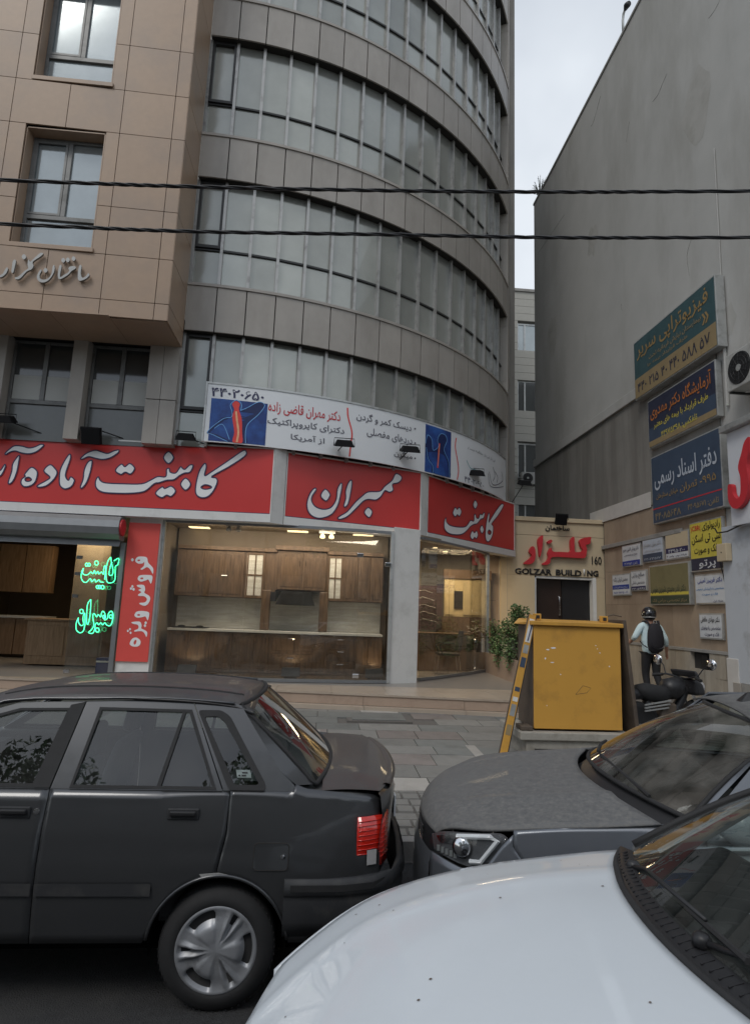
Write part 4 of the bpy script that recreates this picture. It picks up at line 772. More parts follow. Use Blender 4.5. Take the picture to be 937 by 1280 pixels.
# ---------- left door bay ----------
rs = thing('roller_shutter', 'rolled up grey metal shutter in its round casing over the left shop door', 'shutter', (-5.5, 11.3, 3.2))
prof = [(11.12, 3.36), (11.05, 3.28), (11.03, 3.16), (11.06, 3.04), (11.14, 2.96), (11.3, 2.93), (11.4, 2.95), (11.4, 3.38)]
MB().hexa([(-8.5, a, b) for a, b in prof], [(-3.68, a, b) for a, b in prof]).build('shutter_casing', M['steel'], rs, bevel=.004)
MB().lathe((-3.679, 11.2, 3.17), (1, 0, 0), [(.15, 0), (.15, .03), (.05, .05), (0, .05)], 20).build('end_cap', M['redink'], rs)
for k in range(3): MB().box((-8.5, 11.25-.012*k, 2.905-.035*k), (-3.70, 11.27-.012*k, 2.937-.035*k)).build('shutter_slat', M['steel'], rs)
MB().box((-3.72, 11.36, .52), (-3.64, 11.45, 2.92)).build('guide_rail', M['steel'], rs)
gd = thing('glass_door', 'frameless glass door carrying the green neon words', 'door', (-4.3, 11.55, .53))
MB().box((-4.52, 11.5, .56), (-3.76, 11.512, 2.88)).build('pane', M['sglass'], gd)
for z in (.58, 2.6, 2.3, 1.9): MB().box((-4.52, 11.49, z), (-4.42, 11.52, z+.06)).build('hinge', M['chrome'], gd)
ns = thing('neon_sign', 'green neon outline words hanging before the glass door', 'neon sign', (-4, 11.33, 1.9))
M['neon'] = mat('green_neon', (.07, 1.0, .40), .4, emis=2.6, var=0)
PN = Vector((0, 11.33, 0)); NY = Vector((0, -1, 0))
nb = lambda x, y: atP(85+x/11.64, 690+y/11.64, PN, NY)
for g, nm in ((N1+[[(cx+r*cos(k*.785), cyy+r*1.1*sin(k*.785)) for k in range(9)] for cx, cyy, r in N1D[:6]], 'upper_word'), (N2+[[(cx+r*cos(k*.785), cyy+r*1.1*sin(k*.785)) for k in range(9)] for cx, cyy, r in N1D[6:]], 'lower_word')):
    o = MB()
    for pts in g: o.tube(smooth_loop([nb(*q) for q in pts], 3, False), .0075, 5)
    o.build(nm, M['neon'], ns, smooth=True)
rp = thing('vertical_red_sign', 'narrow faded red vertical sign with white words beside the shop door', 'sign', (-3.3, 11.4, .9))
MB().box((-3.615, 11.385, .82), (-3.06, 11.415, 3.30)).build('face', M['red2'], rp)
trace(G5, (145, 660), 6.733, (0, 11.384, 0), (1, 0, 0), (0, 0, 1), M['letterwhite'], rp, ext=.004, sm=3)
hc = thing('display_counter', 'light wooden panelled counter standing inside the open shop door', 'counter', (-5.2, 13.2, .52))
MB().box((-6.0, 13.2, .55), (-4.5, 13.8, 1.42)).build('body', M['oak2'], hc); MB().box((-6.05, 13.15, 1.425), (-4.45, 13.85, 1.46)).build('top', M['oak2'], hc)
for (a, b) in ((-5.95, -5.25), (-5.2, -4.55)): MB().box((a, 13.185, .72), (b, 13.199, 1.32)).build('raised_panel', M['oak2'], hc, bevel=.005)
ic = thing('interior_column', 'square beige column inside the left shop door', 'column', (-5.4, 14.6, .52)); MB().box((-5.75, 14.6, .53), (-5.15, 15.1, 3.42)).build('shaft', mat('beige_paint', (.42, .35, .26), .7), ic)
kc = thing('rear_kitchen_cabinets', 'honey coloured display cabinets deep inside the left shop door', 'cabinet', (-7, 15, .52))
for i in range(3): MB().box((-8.2+i*.6+.01, 14.9, 2.0), (-8.2+(i+1)*.6-.01, 15.2, 3.1)).build('cabinet_door', M['oak2'], kc); MB().box((-8.2+i*.6+.01, 14.8, .6), (-8.2+(i+1)*.6-.01, 15.2, 1.4)).build('cabinet_door', M['oak2'], kc)
MB().box((-8.2, 14.75, 1.41), (-6.3, 15.25, 1.46)).build('worktop', M['worktop'], kc)
for (x, y) in ((-4.6, 16.5), (-3.6, 16.0)):
    t = thing('tall_oven_unit', 'dark tall appliance unit at the back of the shop, %s' % ('nearer the beige column' if x < -4 else 'nearer the red vertical sign'), 'cabinet', (x, y, .52)); MB().box((x-.35, y, .53), (x+.35, y+.6, 2.7)).build('body', M['oak'], t); MB().box((x-.3, y-.02, 1.5), (x+.3, y-.001, 2.0)).build('oven_door', M['blackp'], t); MB().tube([(x-.25, y-.05, 1.95), (x+.25, y-.05, 1.95)], .01).build('handle', M['chrome'], t)
bx = thing('blue_carton', 'small dark blue carton on the floor behind the glass door edge', 'box', (-3.95, 11.75, .53)); MB().box((-4.05, 11.7, .53), (-3.80, 11.9, .84)).build('carton', mat('blue_card', (.03, .04, .14), .6), bx); MB().box((-4.05, 11.695, .76), (-3.80, 11.699, .79)).build('tape', M['white'], bx)

# ================= FLOODLIGHTS over the signs =================
M['lampblack'] = mat('matt_black_lamp', (.008, .008, .009), .8, spec=.2)
def flood(px, py, Y, label, tip, w=.42, up=.10, foot=None):
    c = atY(px, py, Y); t = thing('floodlight', label, 'floodlight', c, 'floodlights standing off the red signs')
    u = Vector((1, .05, 0)).normalized(); back = Vector((foot[0], foot[1], foot[2]))
    nrm = Vector((0, .35, -1)).normalized() if tip == 'down' else Vector((0, -.9, -.35)).normalized()
    v = nrm.cross(u)
    if tip == 'down':
        MB().hexa([c-u*w*.36-v*w*.25+nrm*-.12, c+u*w*.36-v*w*.25-nrm*.12, c+u*w*.36+v*w*.25-nrm*.12, c-u*w*.36+v*w*.25-nrm*.12], [c-u*w*.5-v*w*.36, c+u*w*.5-v*w*.36, c+u*w*.5+v*w*.36, c-u*w*.5+v*w*.36]).build('housing', M['lampblack'], t, bevel=.01)
    else: MB().obox(c-u*w*.45-v*w*.42, u*w*.9, v*w*.84, -nrm*.12).build('housing', M['lampblack'], t, bevel=.01)
    for k in range(5): MB().obox(c+u*w*(-.3+.14*k)-v*w*.2-nrm*.10, u*.008, v*w*.4, nrm*.03).build('cooling_fin', M['lampblack'], t) if tip == 'down' else None
    MB().tube([c-u*w*.52, c-u*w*.5+Vector((0, 0, .16)), c+u*w*.5+Vector((0, 0, .16)), c+u*w*.52], .008, 6).build('bracket', M['lampblack'], t)
    MB().tube([c+Vector((0, 0, .16 if tip != 'down' else .05)), back], .010, 6).build('arm', M['lampblack'], t)
flood(113, 545, 10.95, 'square black floodlight hanging face down in front of the leftmost sign lettering', 'out', .36, foot=(-3.75, 11.3, 4.82))
flood(6, 528, 10.95, 'black floodlight cut off by the left picture edge above the red sign', 'down', .36, foot=(-5.2, 11.3, 4.82))
flood(232, 550, 10.95, 'black floodlight above the left sign just before the spine banner', 'down', .34, foot=(-2.3, 11.3, 4.82))
flood(430, 558, 11.3, 'black floodlight on a slanted arm before the red swoosh of the banner', 'down', .38, foot=(.0, 11.75, 4.80))
flood(512, 565, 11.95, 'black floodlight on a slanted arm covering the last bullet line', 'down', .40, foot=(1.25, 12.25, 4.80))
flood(594, 594, 13.6, 'black floodlight near the clinic logo at the banner right end', 'down', .40, foot=(2.95, 13.7, 4.80))
flood(655, 606, 15.2, 'small grey floodlight on a long arm beyond the rightmost red sign', 'down', .34, foot=(4.8, 15.5, 4.80))
flood(702, 650, 15.4, 'small square floodlight on top of the cream entrance wall', 'out', .34, foot=(6.2, 15.7, 4.5))

# ================= SIGNS ON THE RIGHT WALL =================
UY, VZ = Vector((0, -1, 0)), Vector((0, 0, 1))
for nm, c in dict(tealsign=(.045, .095, .105), ochre=(.30, .225, .12), darkblue=(.028, .033, .062), royal=(.05, .075, .12), yellow=(.62, .52, .08), olive=(.20, .18, .09), darkgreen=(.04, .06, .04), goldink=(.33, .22, .09), cobalt=(.02, .05, .30), paleblue=(.50, .55, .62), signwhite=(.60, .62, .64), cyanink=(.05, .22, .50), orange=(.50, .17, .04)).items(): M[nm] = mat(nm, c, .45, var=.08, scale=3, dirt=tuple(k*.75 for k in c), dscale=2.5, dlo=.5, dhi=.8)
def wsign(label, y0, y1, z0, z1, m, lines=(), d=.14, name='wall_sign', bands=(), frame='alu', tilt=0):
    "light box on the right wall, y0 is the far end; lines = (text, u0, u1, v0, v1, material) in fractions"
    d *= .55; k_ = (W-d)/(W-.05); y0, y1, z0, z1 = y0*k_, y1*k_, EYE+(z0-EYE)*k_, EYE+(z1-EYE)*k_
    p = Vector((W-d, y0, z0)); t = thing(name, label, 'sign', (W, y0, z0), 'clinic and office signs on the long grey wall'); L, H = y0-y1, z1-z0
    MB().box((W-d, y1, z0), (W-.032, y0, z1)).build('case', M[frame], t, bevel=.006)
    MB().box((W-d-.006, y1+.03, z0+.03), (W-d-.0005, y0-.03, z1-.03)).build('face', M[m], t)
    for (a, b, bm) in bands: MB().box((W-d-.009, y1+.03, z0+.03+(H-.06)*a), (W-d-.0065, y0-.03, z0+.03+(H-.06)*b)).build('colour_band', M[bm], t)
    for (s, a, b, c, e, tm) in lines: text(s, M[tm], t, p + UY*L*a + VZ*H*c - Vector((.011, 0, 0)), UY, VZ, L*(b-a), H*(e-c), ext=.002, bold=.012)
    return t
wsign('topmost weathered teal sign on the grey wall with ochre phone strip, jutting out', 13.72, 10.53, 7.17, 8.66, 'tealsign', [('فیزیوتراپی سریر', .05, .93, .62, .93, 'goldink'), ('بیمارستان نیایش فرمانیه تحت', .22, .85, .50, .60, 'ochre'), ('طرف قرارداد بیمه ها', .2, .7, .40, .47, 'ochre'), ('۵۷ ۵۸۸ ۴۴۰', .48, .93, .10, .27, 'darkblue'), ('۴۰ ۲۱۵ ۴۴۰', .05, .45, .10, .25, 'darkblue'), ('»', .86, .93, .42, .58, 'goldink')], d=.40, bands=((0, .34, 'ochre'),))
wsign('dark blue laboratory sign with orange and yellow lines, second from the top', 13.17, 10.66, 5.80, 6.95, 'darkblue', [('آزمایشگاه دکتر مهدوی', .05, .95, .55, .88, 'orange'), ('طرف قرارداد با بیمه های معتبر', .1, .9, .34, .5, 'yellow'), ('تلفکس: ۴۴۹۷۵۳۹۸', .22, .75, .08, .24, 'yellow')], d=.28, bands=((0, .12, 'ochre'), (.12, .4, 'royal')))
wsign('large blue notary office sign with white script, third from the top', 13.12, 10.63, 4.02, 5.58, 'royal', [('دفتر اسناد رسمی', .06, .95, .48, .80, 'paleblue'), ('۹۹۵- تهران', .45, .93, .33, .46, 'goldink'), ('خیابان ستارخان', .08, .42, .34, .43, 'goldink'), ('تلفن: ۴۴۰۹۵۶۷۱', .55, .95, .05, .15, 'ochre'), ('۴۴۰۸۵۶۴۸', .05, .45, .05, .15, 'ochre')], d=.30, bands=((.20, .215, 'redink'),))
wsign('bright yellow radiology sign with black words and a dark blue foot', 11.76, 10.72, 2.86, 3.86, 'yellow', [('رادیولوژی', .42, .95, .78, .95, 'black'), ('(CBR)'[::-1].replace('(', '<').replace(')', '(').replace('<', ')'), .06, .38, .79, .92, 'redink'), ('سی تی اسکن', .08, .95, .54, .74, 'black'), ('فک و صورت', .15, .85, .32, .50, 'black'), ('پرتو', .28, .78, .04, .22, 'signwhite')], d=.16, bands=((0, .25, 'darkblue'),))
wsign('white sign with blue doctor name directly beneath the yellow sign', 11.66, 10.70, 2.22, 2.80, 'signwhite', [('دکتر فریبرز امینی', .12, .9, .68, .88, 'cobalt'), ('متخصص دندانپزشکی ترمیمی', .06, .94, .45, .56, 'cyanink'), ('فک و صورت', .25, .75, .28, .38, 'cyanink'), ('طبقه اول', .6, .9, .06, .14, 'navy')], d=.16)
wsign('lowest small white sign with black script near the base ledge', 11.58, 10.86, 1.56, 2.05, 'signwhite', [('دکتر جوادی حافظی', .1, .9, .62, .88, 'black'), ('متخصص رادیولوژی', .1, .92, .34, .52, 'navy'), ('فک و صورت', .25, .85, .1, .28, 'navy')], d=.14)
wsign('olive green sign with thin dark script, largest of the middle rows', 13.36, 11.84, 2.22, 3.10, 'olive', [('دکتر نادر مفیدی شیرین طوس', .06, .92, .28, .48, 'darkgreen'), ('مرکز تخصصی جراحی فک', .08, .94, .06, .16, 'ochre')], d=.24, bands=((0, .20, 'darkgreen'), (.22, .29, 'yellow')))
wsign('small white sign with dark blue foot, left one of the upper row of three', 14.62, 13.72, 3.15, 3.69, 'signwhite', [('دکتر پورعلی افشین مصور', .08, .92, .65, .88, 'inkgrey'), ('جراح و متخصص', .15, .85, .45, .58, 'navy'), ('تلفن: ۴۴۰۳۷۵۲۰', .15, .85, .05, .2, 'signwhite')], bands=((0, .24, 'cobalt'),))
wsign('pale grey blue sign with faded lettering, middle one of the upper row', 13.63, 12.75, 3.18, 3.73, 'paleblue', [('دکتر بیژن سعیدی', .08, .92, .62, .86, 'alu'), ('جراحی دهان', .1, .9, .42, .55, 'alu'), ('۴۴۰۲۳۵۱۷', .1, .9, .1, .2, 'paleblue')], bands=((0, .35, 'royal'),))
wsign('cream topped sign with dark number strip, right one of the upper row', 12.66, 11.79, 3.17, 3.76, 'cream', [('۴۴۹۵۰۲۰۰', .15, .85, .25, .37, 'signwhite'), ('طبقه دوم - واحد ۴', .08, .92, .06, .17, 'navy')], bands=((.21, .42, 'navy'), (0, .2, 'signwhite')))
wsign('small white sign with two dark blue lines, left one of the lower pair', 15.18, 14.27, 2.46, 3.00, 'signwhite', [('محسن ثروتی زنگنه', .1, .9, .62, .88, 'inkgrey'), ('جراح دندانپزشک', .1, .9, .32, .44, 'signwhite'), ('۰۲۱ ۴۴۳۵ ۹۵۷', .1, .9, .1, .2, 'cobalt')], bands=((.28, .5, 'cobalt'),))
wsign('smallest white sign with grey script, right one of the lower pair', 14.22, 13.50, 2.55, 3.04, 'signwhite', [('صالح وارثی', .1, .9, .6, .88, 'inkgrey'), ('متخصص داخلی', .1, .9, .3, .5, 'inkgrey'), ('۴۴۰۵۹۹۱', .1, .9, .06, .16, 'signwhite')], bands=((0, .2, 'navy'),))
# white shop sign at the right edge
wsn = thing('white_shop_sign', 'white shop sign with raised red letter cut by the right picture edge', 'sign', (7.2, 10, 3.6))
MB().box((W-.30, 7.5, 3.56), (W-.004, 10.10, 5.26)).build('panel', mat('gloss_white', (.62, .64, .68), .35, var=.03), wsn, bevel=.01)
MB().box((W-.42, 7.5, 5.263), (W-.006, 10.14, 5.38)).build('top_cover', M['alu'], wsn, bevel=.01)
trace([[(872,820),(885,818),(890,850),(905,868),(918,850),(918,790),(910,760),(912,735),(922,700),(932,660),(950,640),(950,690),(940,740),(948,800),(940,860),(925,890),(905,905),(885,898),(873,870)]], (620, 330), 2.956, (W-.302, 0, 0), UY, VZ, M['redink'], wsn, ext=.05, thick=.08)
ac_unit('air_conditioner', 'white air conditioner with dark fan mounted above the white shop sign', (W-.46, 9.78, 5.90), UY, VZ, .9, .68, .28)
jb = thing('junction_box', 'cream electrical junction box beside the yellow sign', 'junction box', (W-.2, 10.6, 3))
MB().box((W-.26, 10.35, 2.98), (W-.145, 10.62, 3.30)).build('case', M['cream'], jb, bevel=.012); MB().lathe((W-.261, 10.48, 3.14), (-1, 0, 0), [(.012, 0), (.012, .006), (0, .006)], 10).build('screw', M['darkframe'], jb)
tag(MB().tube([(W-.18, 10.75, 3.62), (W-.2, 10.65, 3.52), (W-.25, 10.3, 3.5), (W-.28, 9.9, 3.56), (W-.28, 9.3, 3.60)], .014, 6).tube([(W-.15, 10.7, 2.98), (W-.12, 10.68, 2.8), (W-.1, 10.66, 2.6), (W-.08, 10.5, 2.3)], .01, 6).build('hanging_cable', M['blackp'], smooth=True), 'black hanging cable looping beneath the white shop sign near the junction box', 'cable')
# ================= OVERHEAD CABLES =================
def cable(name, label, pts, Y):
    P = [atY(x, y, Y) for x, y in pts]; a, b = P[0]-(P[1]-P[0])*3, P[-1]+(P[-1]-P[-2])*3
    P = [a]+P+[b]; L_ = smooth_loop(P, 60, False); o = MB()
    for k in range(3): o.tube([p+Vector((0, cos(i*.28+k*2.094)*.013, sin(i*.28+k*2.094)*.011)) for i, p in enumerate(L_)], .0105, 5)
    return tag(o.build(name, M['blackp'], smooth=True), label, 'cable', 'twisted cables crossing overhead')
cable('overhead_cable', 'upper of the two twisted black cables crossing the whole facade', [(0, 225), (230, 233), (470, 238), (700, 240), (937, 239)], 6.0)
cable('overhead_cable', 'lower of the two twisted black cables crossing the whole facade', [(0, 280), (230, 289), (470, 293), (700, 297), (937, 297)], 6.0)
# ================= CARS =================
def carpaint(name, col, metal, rough, dust=None, dmax=.5, coat=.6, dsc=3.0):
    m = bpy.data.materials.new(name); m.use_nodes = True; t = m.node_tree; N = t.nodes; L = t.links; b = N['Principled BSDF']
    b.inputs['Metallic'].default_value = metal; b.inputs['Roughness'].default_value = rough; b.inputs['Coat Weight'].default_value = coat; b.inputs['Coat Roughness'].default_value = .05
    tc = N.new('ShaderNodeTexCoord'); nz = N.new('ShaderNodeTexNoise'); nz.inputs['Scale'].default_value = dsc; nz.inputs['Detail'].default_value = 10; nz.inputs['Roughness'].default_value = .7; L.new(tc.outputs['Object'], nz.inputs['Vector'])
    fine = N.new('ShaderNodeTexNoise'); fine.inputs['Scale'].default_value = 60; fine.inputs['Detail'].default_value = 4; L.new(tc.outputs['Object'], fine.inputs['Vector'])
    ad = N.new('ShaderNodeMath'); ad.operation = 'MULTIPLY_ADD'; ad.inputs[1].default_value = .35; L.new(fine.outputs['Fac'], ad.inputs[0]); L.new(nz.outputs['Fac'], ad.inputs[2])
    r = N.new('ShaderNodeMapRange'); r.inputs[1].default_value = .42; r.inputs[2].default_value = .95; r.inputs[3].default_value = dmax*.25; r.inputs[4].default_value = dmax; L.new(ad.outputs[0], r.inputs[0])
    mx = N.new('ShaderNodeMixRGB'); mx.inputs[1].default_value = (*col, 1); mx.inputs[2].default_value = (*(dust or col), 1); L.new(r.outputs[0], mx.inputs[0]); L.new(mx.outputs[0], b.inputs['Base Color'])
    rr = N.new('ShaderNodeMapRange'); rr.inputs[3].default_value = rough; rr.inputs[4].default_value = min(1, rough+dmax*.7); L.new(r.outputs[0], rr.inputs[0]); L.new(rr.outputs[0], b.inputs['Roughness'])
    m2 = N.new('ShaderNodeMapRange'); m2.inputs[3].default_value = metal; m2.inputs[4].default_value = metal*(1-dmax); L.new(r.outputs[0], m2.inputs[0]); L.new(m2.outputs[0], b.inputs['Metallic'])
    c2 = N.new('ShaderNodeMapRange'); c2.inputs[3].default_value = coat; c2.inputs[4].default_value = coat*(1-dmax); L.new(r.outputs[0], c2.inputs[0]); L.new(c2.outputs[0], b.inputs['Coat Weight'])
    return m
M['cgrey'] = carpaint('dark_grey_car_paint', (.066, .069, .075), .6, .27, (.11, .108, .103), .25)
M['cgtop'] = carpaint('dusty_dark_car_paint', (.075, .075, .080), .5, .42, (.15, .14, .13), .5, .2)
M['suvp'] = carpaint('blue_grey_car_paint', (.14, .155, .18), .6, .30, (.20, .20, .20), .3)
M['suvh'] = carpaint('dusty_grey_bonnet_paint', (.095, .10, .11), .5, .50, (.19, .186, .176), .95, .05, 30)
M['whitep'] = carpaint('white_car_paint', (.64, .685, .725), 0, .36, (.56, .60, .63), .4, .6)
M['cglass'] = glass('car_glass', (.55, .60, .59), 2.4, dust=.05); M['wglass'] = glass('windscreen_glass', (.62, .68, .66), 1.3, dust=.04); M['dglass2'] = glass('dusty_car_glass', (.5, .54, .5), 1.3, .02, dust=.22, dustcol=(.30, .28, .25))
M['rubber'] = mat('black_rubber', (.020, .020, .021), .75, var=.3, scale=20, bump=.1); M['trim'] = mat('grey_black_trim', (.026, .027, .030), .62, var=.15, dirt=(.06, .058, .055), dscale=6); M['well'] = mat('wheel_arch_liner', (.004, .004, .004), .95, spec=.1)
M['hubcap'] = mat('silver_plastic_hubcap', (.30, .31, .33), .38, .35, var=.1, dirt=(.14, .14, .14), dscale=8); M['seat'] = mat('grey_seat_fabric', (.16, .17, .18), .95, var=.15); M['dash'] = mat('dashboard_plastic', (.02, .02, .022), .7)
M['redlens'] = mat('red_lens', (.60, .02, .01), .12, coat=1, var=.1, scale=30); M['clearlens'] = mat('pale_lens', (.42, .41, .41), .12, coat=1); M['hlglass'] = glass('headlight_glass', (.85, .87, .88), 1.4)
def helper_lerp(tab, x):
    if x <= tab[0][0]: return tab[0][1]
    for (a, va), (b, vb) in zip(tab[:-1], tab[1:]):
        if x <= b: s = (x-a)/(b-a); return va+(vb-va)*s
    return tab[-1][1]
def sm_lerp(tab, x):
    if x <= tab[0][0]: return tab[0][1]
    for i, ((a, va), (b, vb)) in enumerate(zip(tab[:-1], tab[1:])):
        if x <= b:
            s = (x-a)/(b-a); ma = (vb-tab[i-1][1])/(b-tab[i-1][0]) if i > 0 else (vb-va)/(b-a); mb = (tab[i+2][1]-va)/(tab[i+2][0]-a) if i+2 < len(tab) else (vb-va)/(b-a); h = b-a
            return (2*s**3-3*s*s+1)*va+(s**3-2*s*s+s)*h*ma+(-2*s**3+3*s*s)*vb+(s**3-s*s)*h*mb
    return tab[-1][1]
def liner(t, cx, yo, cz, R, sg, depth):
    A = [radians(-12+204*i/28) for i in range(29)]
    g = MB().grid([[(cx+cos(a)*R, yo, cz+sin(a)*R) for a in A], [(cx+cos(a)*R, yo-sg*depth, cz+sin(a)*R) for a in A]])
    g.f.append(tuple(range(29, 58))); g.build('wheel_well', M['well'], t, recalc=False)
M['lampback'] = mat('headlight_housing', (.22, .22, .23), .25, .6, var=.3, scale=20)
class Car:
    def __init__(s, root, yc, hw, sidefn): s.t = root; s.yc = yc; s.hw = hw; s.hwf = sidefn; s.arch = []
    def P(s, x, v, z): return (x, s.yc+v, z)
    def side(s, name, xl, xr, zlo, zhi, m, sg=-1, nu=24, nv=12, solid=.012, parent=None, xzf=None):
        "skin panel on one side, xl(z) xr(z) bound it, zlo(x) zhi(x); sg=-1 is the side towards the road"
        rows = []
        for j in range(nv+1):
            r = []
            for i in range(nu+1):
                u = i/nu; zz = .6
                for _ in range(4): x = xl(zz)+(xr(zz)-xl(zz))*u; a, b = zlo(x), zhi(x); zz = a+(b-a)*j/nv
                r.append(s.P(x, sg*s.hwf(x, zz), zz))
            rows.append(r)
        o = MB().grid(rows).build(name, m, parent or s.t, smooth=True)
        if solid: md = o.modifiers.new('solid', 'SOLIDIFY'); md.thickness = solid; md.offset = -1
        fix_out(o, s.yc); return o
    def top(s, name, xs, hwx, zf, m, nv=14, solid=.01, cur=None):
        rows = [[s.P(x+(cur(v/max(hwx(x), .01)) if cur else 0), v, zf(x, v)) for v in [hwx(x)*(-1+2*j/nv) for j in range(nv+1)]] for x in xs]
        o = MB().grid(rows).build(name, m, s.t, smooth=True); up_out(o)
        if solid: md = o.modifiers.new('solid', 'SOLIDIFY'); md.thickness = solid; md.offset = -1
        return o
    def slant(s, name, outer, holes, m, v0, z0, v1, z1, sg=-1, th=.02, parent=None, bev=0, off=0, sm=0):
        "flat plate (x, z outline) on the inclined window plane; half width v0 at height z0, v1 at z1"
        cu = bpy.data.curves.new('t', 'CURVE'); cu.dimensions = '2D'; cu.fill_mode = 'BOTH'
        for lp in [outer]+holes:
            lp = rounded(lp, sm) if sm else lp
            sp = cu.splines.new('POLY'); sp.points.add(len(lp)-1); sp.use_cyclic_u = True
            for i, q in enumerate(lp): sp.points[i].co = (q[0], q[1], 0, 1)
        me = curve_mesh(cu)
        for q in me.vertices:
            x, z = q.co.x, q.co.y; v = v0+(v1-v0)*(z-z0)/(z1-z0)+off; q.co = Vector((x, s.yc+sg*v, z))
        me.update(); o = link(name, me, m, parent or s.t); fix_out(o, s.yc)
        if th: md = o.modifiers.new('solid', 'SOLIDIFY'); md.thickness = th; md.offset = -1
        return o
def fix_out(o, yc):
    me = o.data; n = sum((p.normal.y*(p.center.y-yc))*p.area for p in me.polygons)
    if n < 0: me.flip_normals()
def up_out(o):
    me = o.data
    if sum(p.normal.z*p.area for p in me.polygons) < 0: me.flip_normals()
def rounded(lp, r, n=4):
    out = []; P = [Vector((*q, 0)) for q in lp]; k = len(P)
    for i in range(k):
        a, b, c = P[i-1], P[i], P[(i+1) % k]; d1 = (a-b); d2 = (c-b); rr = min(r, d1.length*.45, d2.length*.45); p, q = b+d1.normalized()*rr, b+d2.normalized()*rr
        for j in range(n+1): t = j/n; w = p*(1-t)**2+b*2*t*(1-t)+q*t*t; out.append((w.x, w.y))
    return out
def wheel(t, c, R, rimr, w, sg, style):
    "wheel with axis along y, outer face towards sg"
    ax = (0, sg, 0); cx, cyy, cz = c
    tyre = MB().lathe(c, ax, [(rimr, -w), (R-.03, -w), (R, -w+.03), (R, -.035), (R-.012, -.018), (R-.045, -.002), (rimr+.015, .004), (rimr, -.008), (rimr-.01, -.02)], 56).build('tyre', M['rubber'], t, smooth=True)
    g = MB()
    for k in range(56): a = k*2*pi/56; p = Vector((cx+cos(a)*R, cyy-sg*w/2, cz+sin(a)*R)); g.obox(p-Vector((0, w*.38, 0))-Vector((cos(a), 0, sin(a)))*.004, Vector((0, w*.76, 0)), Vector((-sin(a), 0, cos(a)))*.006, Vector((cos(a), 0, sin(a)))*.003)
    tag(g.build('tread_block', M['rubber'], tyre), kind='stuff')
    MB().lathe(c, ax, [(rimr-.005, -.10), (rimr-.005, -.012), (rimr-.02, -.06), (.03, -.07), (0, -.07)], 40).build('rim', M['darkframe'], t, smooth=False)
    cap = MB(); n = 96; rings = [(.0, .012), (.03, .012), (.045, .008), (.09, .006), (.115, .002), (.135, -.004), (.155, -.004), (.170, .0), (.178, .003), (rimr+.004, -.004)]
    sc = (rimr+.004)/.182; rows = []
    for (r, h) in rings:
        row = []
        for k in range(n+1):
            a = 2*pi*k/n; hh = h
            if style == 'cap3' and .04 < r < .16:
                lobe = cos(3*a)
                if lobe > .0: hh += .014*min(1, lobe*1.6)*sin(pi*min(1, (r-.03)/.105)) - (.035 if .125 < r < .16 and lobe > .25 else 0)
                slot = abs((a % (2*pi/3))-pi/3)
                if slot < .09 and r > .08: hh -= .022
                elif slot < .26 and r > .06: hh += .014
            row.append((cx+cos(a)*r*sc, cyy+sg*hh, cz+sin(a)*r*sc))
        rows.append(row)
    cap.grid(rows).build('hubcap', M['hubcap'], t, smooth=True)
    return t
def seats(car, xs, zb=.52, hr=True, h=.50, lean=.16, vs=(-.36, .36), m='seat'):
    for x in xs:
        for v in vs:
            lo = [car.P(x, v-.22, zb), car.P(x+.12, v-.22, zb), car.P(x+.12, v+.22, zb), car.P(x, v+.22, zb)]; hi = [car.P(x+lean, v-.18, zb+h), car.P(x+lean+.09, v-.18, zb+h), car.P(x+lean+.09, v+.18, zb+h), car.P(x+lean, v+.18, zb+h)]
            o = MB().hexa(lo, hi).build('seat_back', M[m], car.t, bevel=.05, seg=3)
            if hr: MB().hexa([car.P(x+lean+.0, v-.12, zb+h+.03), car.P(x+lean+.09, v-.12, zb+h+.03), car.P(x+lean+.09, v+.12, zb+h+.03), car.P(x+lean, v+.12, zb+h+.03)], [car.P(x+lean+.03, v-.10, zb+h+.20), car.P(x+lean+.10, v-.10, zb+h+.20), car.P(x+lean+.10, v+.10, zb+h+.20), car.P(x+lean+.03, v+.10, zb+h+.20)]).build('headrest', M[m], o, bevel=.035, seg=3)
            MB().hexa([car.P(x-.42, v-.22, zb-.22), car.P(x+.1, v-.22, zb-.22), car.P(x+.1, v+.22, zb-.22), car.P(x-.42, v+.22, zb-.22)], [car.P(x-.45, v-.21, zb-.02), car.P(x+.08, v-.21, zb-.04), car.P(x+.08, v+.21, zb-.04), car.P(x-.45, v+.21, zb-.02)]).build('seat_cushion', M[m], car.t, bevel=.04)

# ---------- dark grey saloon, left foreground ----------
YC1 = 3.95
def hw1(x, z):
    b = .80 - .06*max(0, (z-.62)/.33)**1.6 - .035*max(0, (.5-z)/.3)**1.3
    if z > .955: b = .742 - (z-.955)*.46
    if .66 < z < .74: b -= .004*(1-abs(z-.70)/.04)
    if x > 0: b -= .085*(x/.36)**2.2
    if x < -2.9: b -= .12*((-2.9-x)/.6)**2
    return b
car1 = thing('parked_saloon', 'dark grey saloon parked at left foreground, rear wheel and red tail light in view', 'car', (-1.5, YC1, 0))
C1 = Car(car1, YC1, .8, hw1)
RW = (-.42, .27); FW = (-2.765, .27)
def arch1(x, r=.325):
    z = .30
    for (cx_, cz_) in (RW, FW):
        d = r*r-(x-cx_)**2
        if d > 0: z = max(z, cz_+sqrt(d))
    return z
low1 = lambda x: max(.30 if x < .0 else .33, arch1(x))
belt = lambda x: .955 if x < -.40 else helper_lerp([(-.40, .955), (.10, .95), (.33, .925)], x)
tr1 = lambda x: helper_lerp([(-.405, 1.335), (-.30, 1.20), (-.17, 1.04), (-.11, .995), (-.04, .972), (.12, .958), (.30, .935), (.34, .90)], x)
sA = lambda z: -1.262 + .0*z                                 # seam between the doors
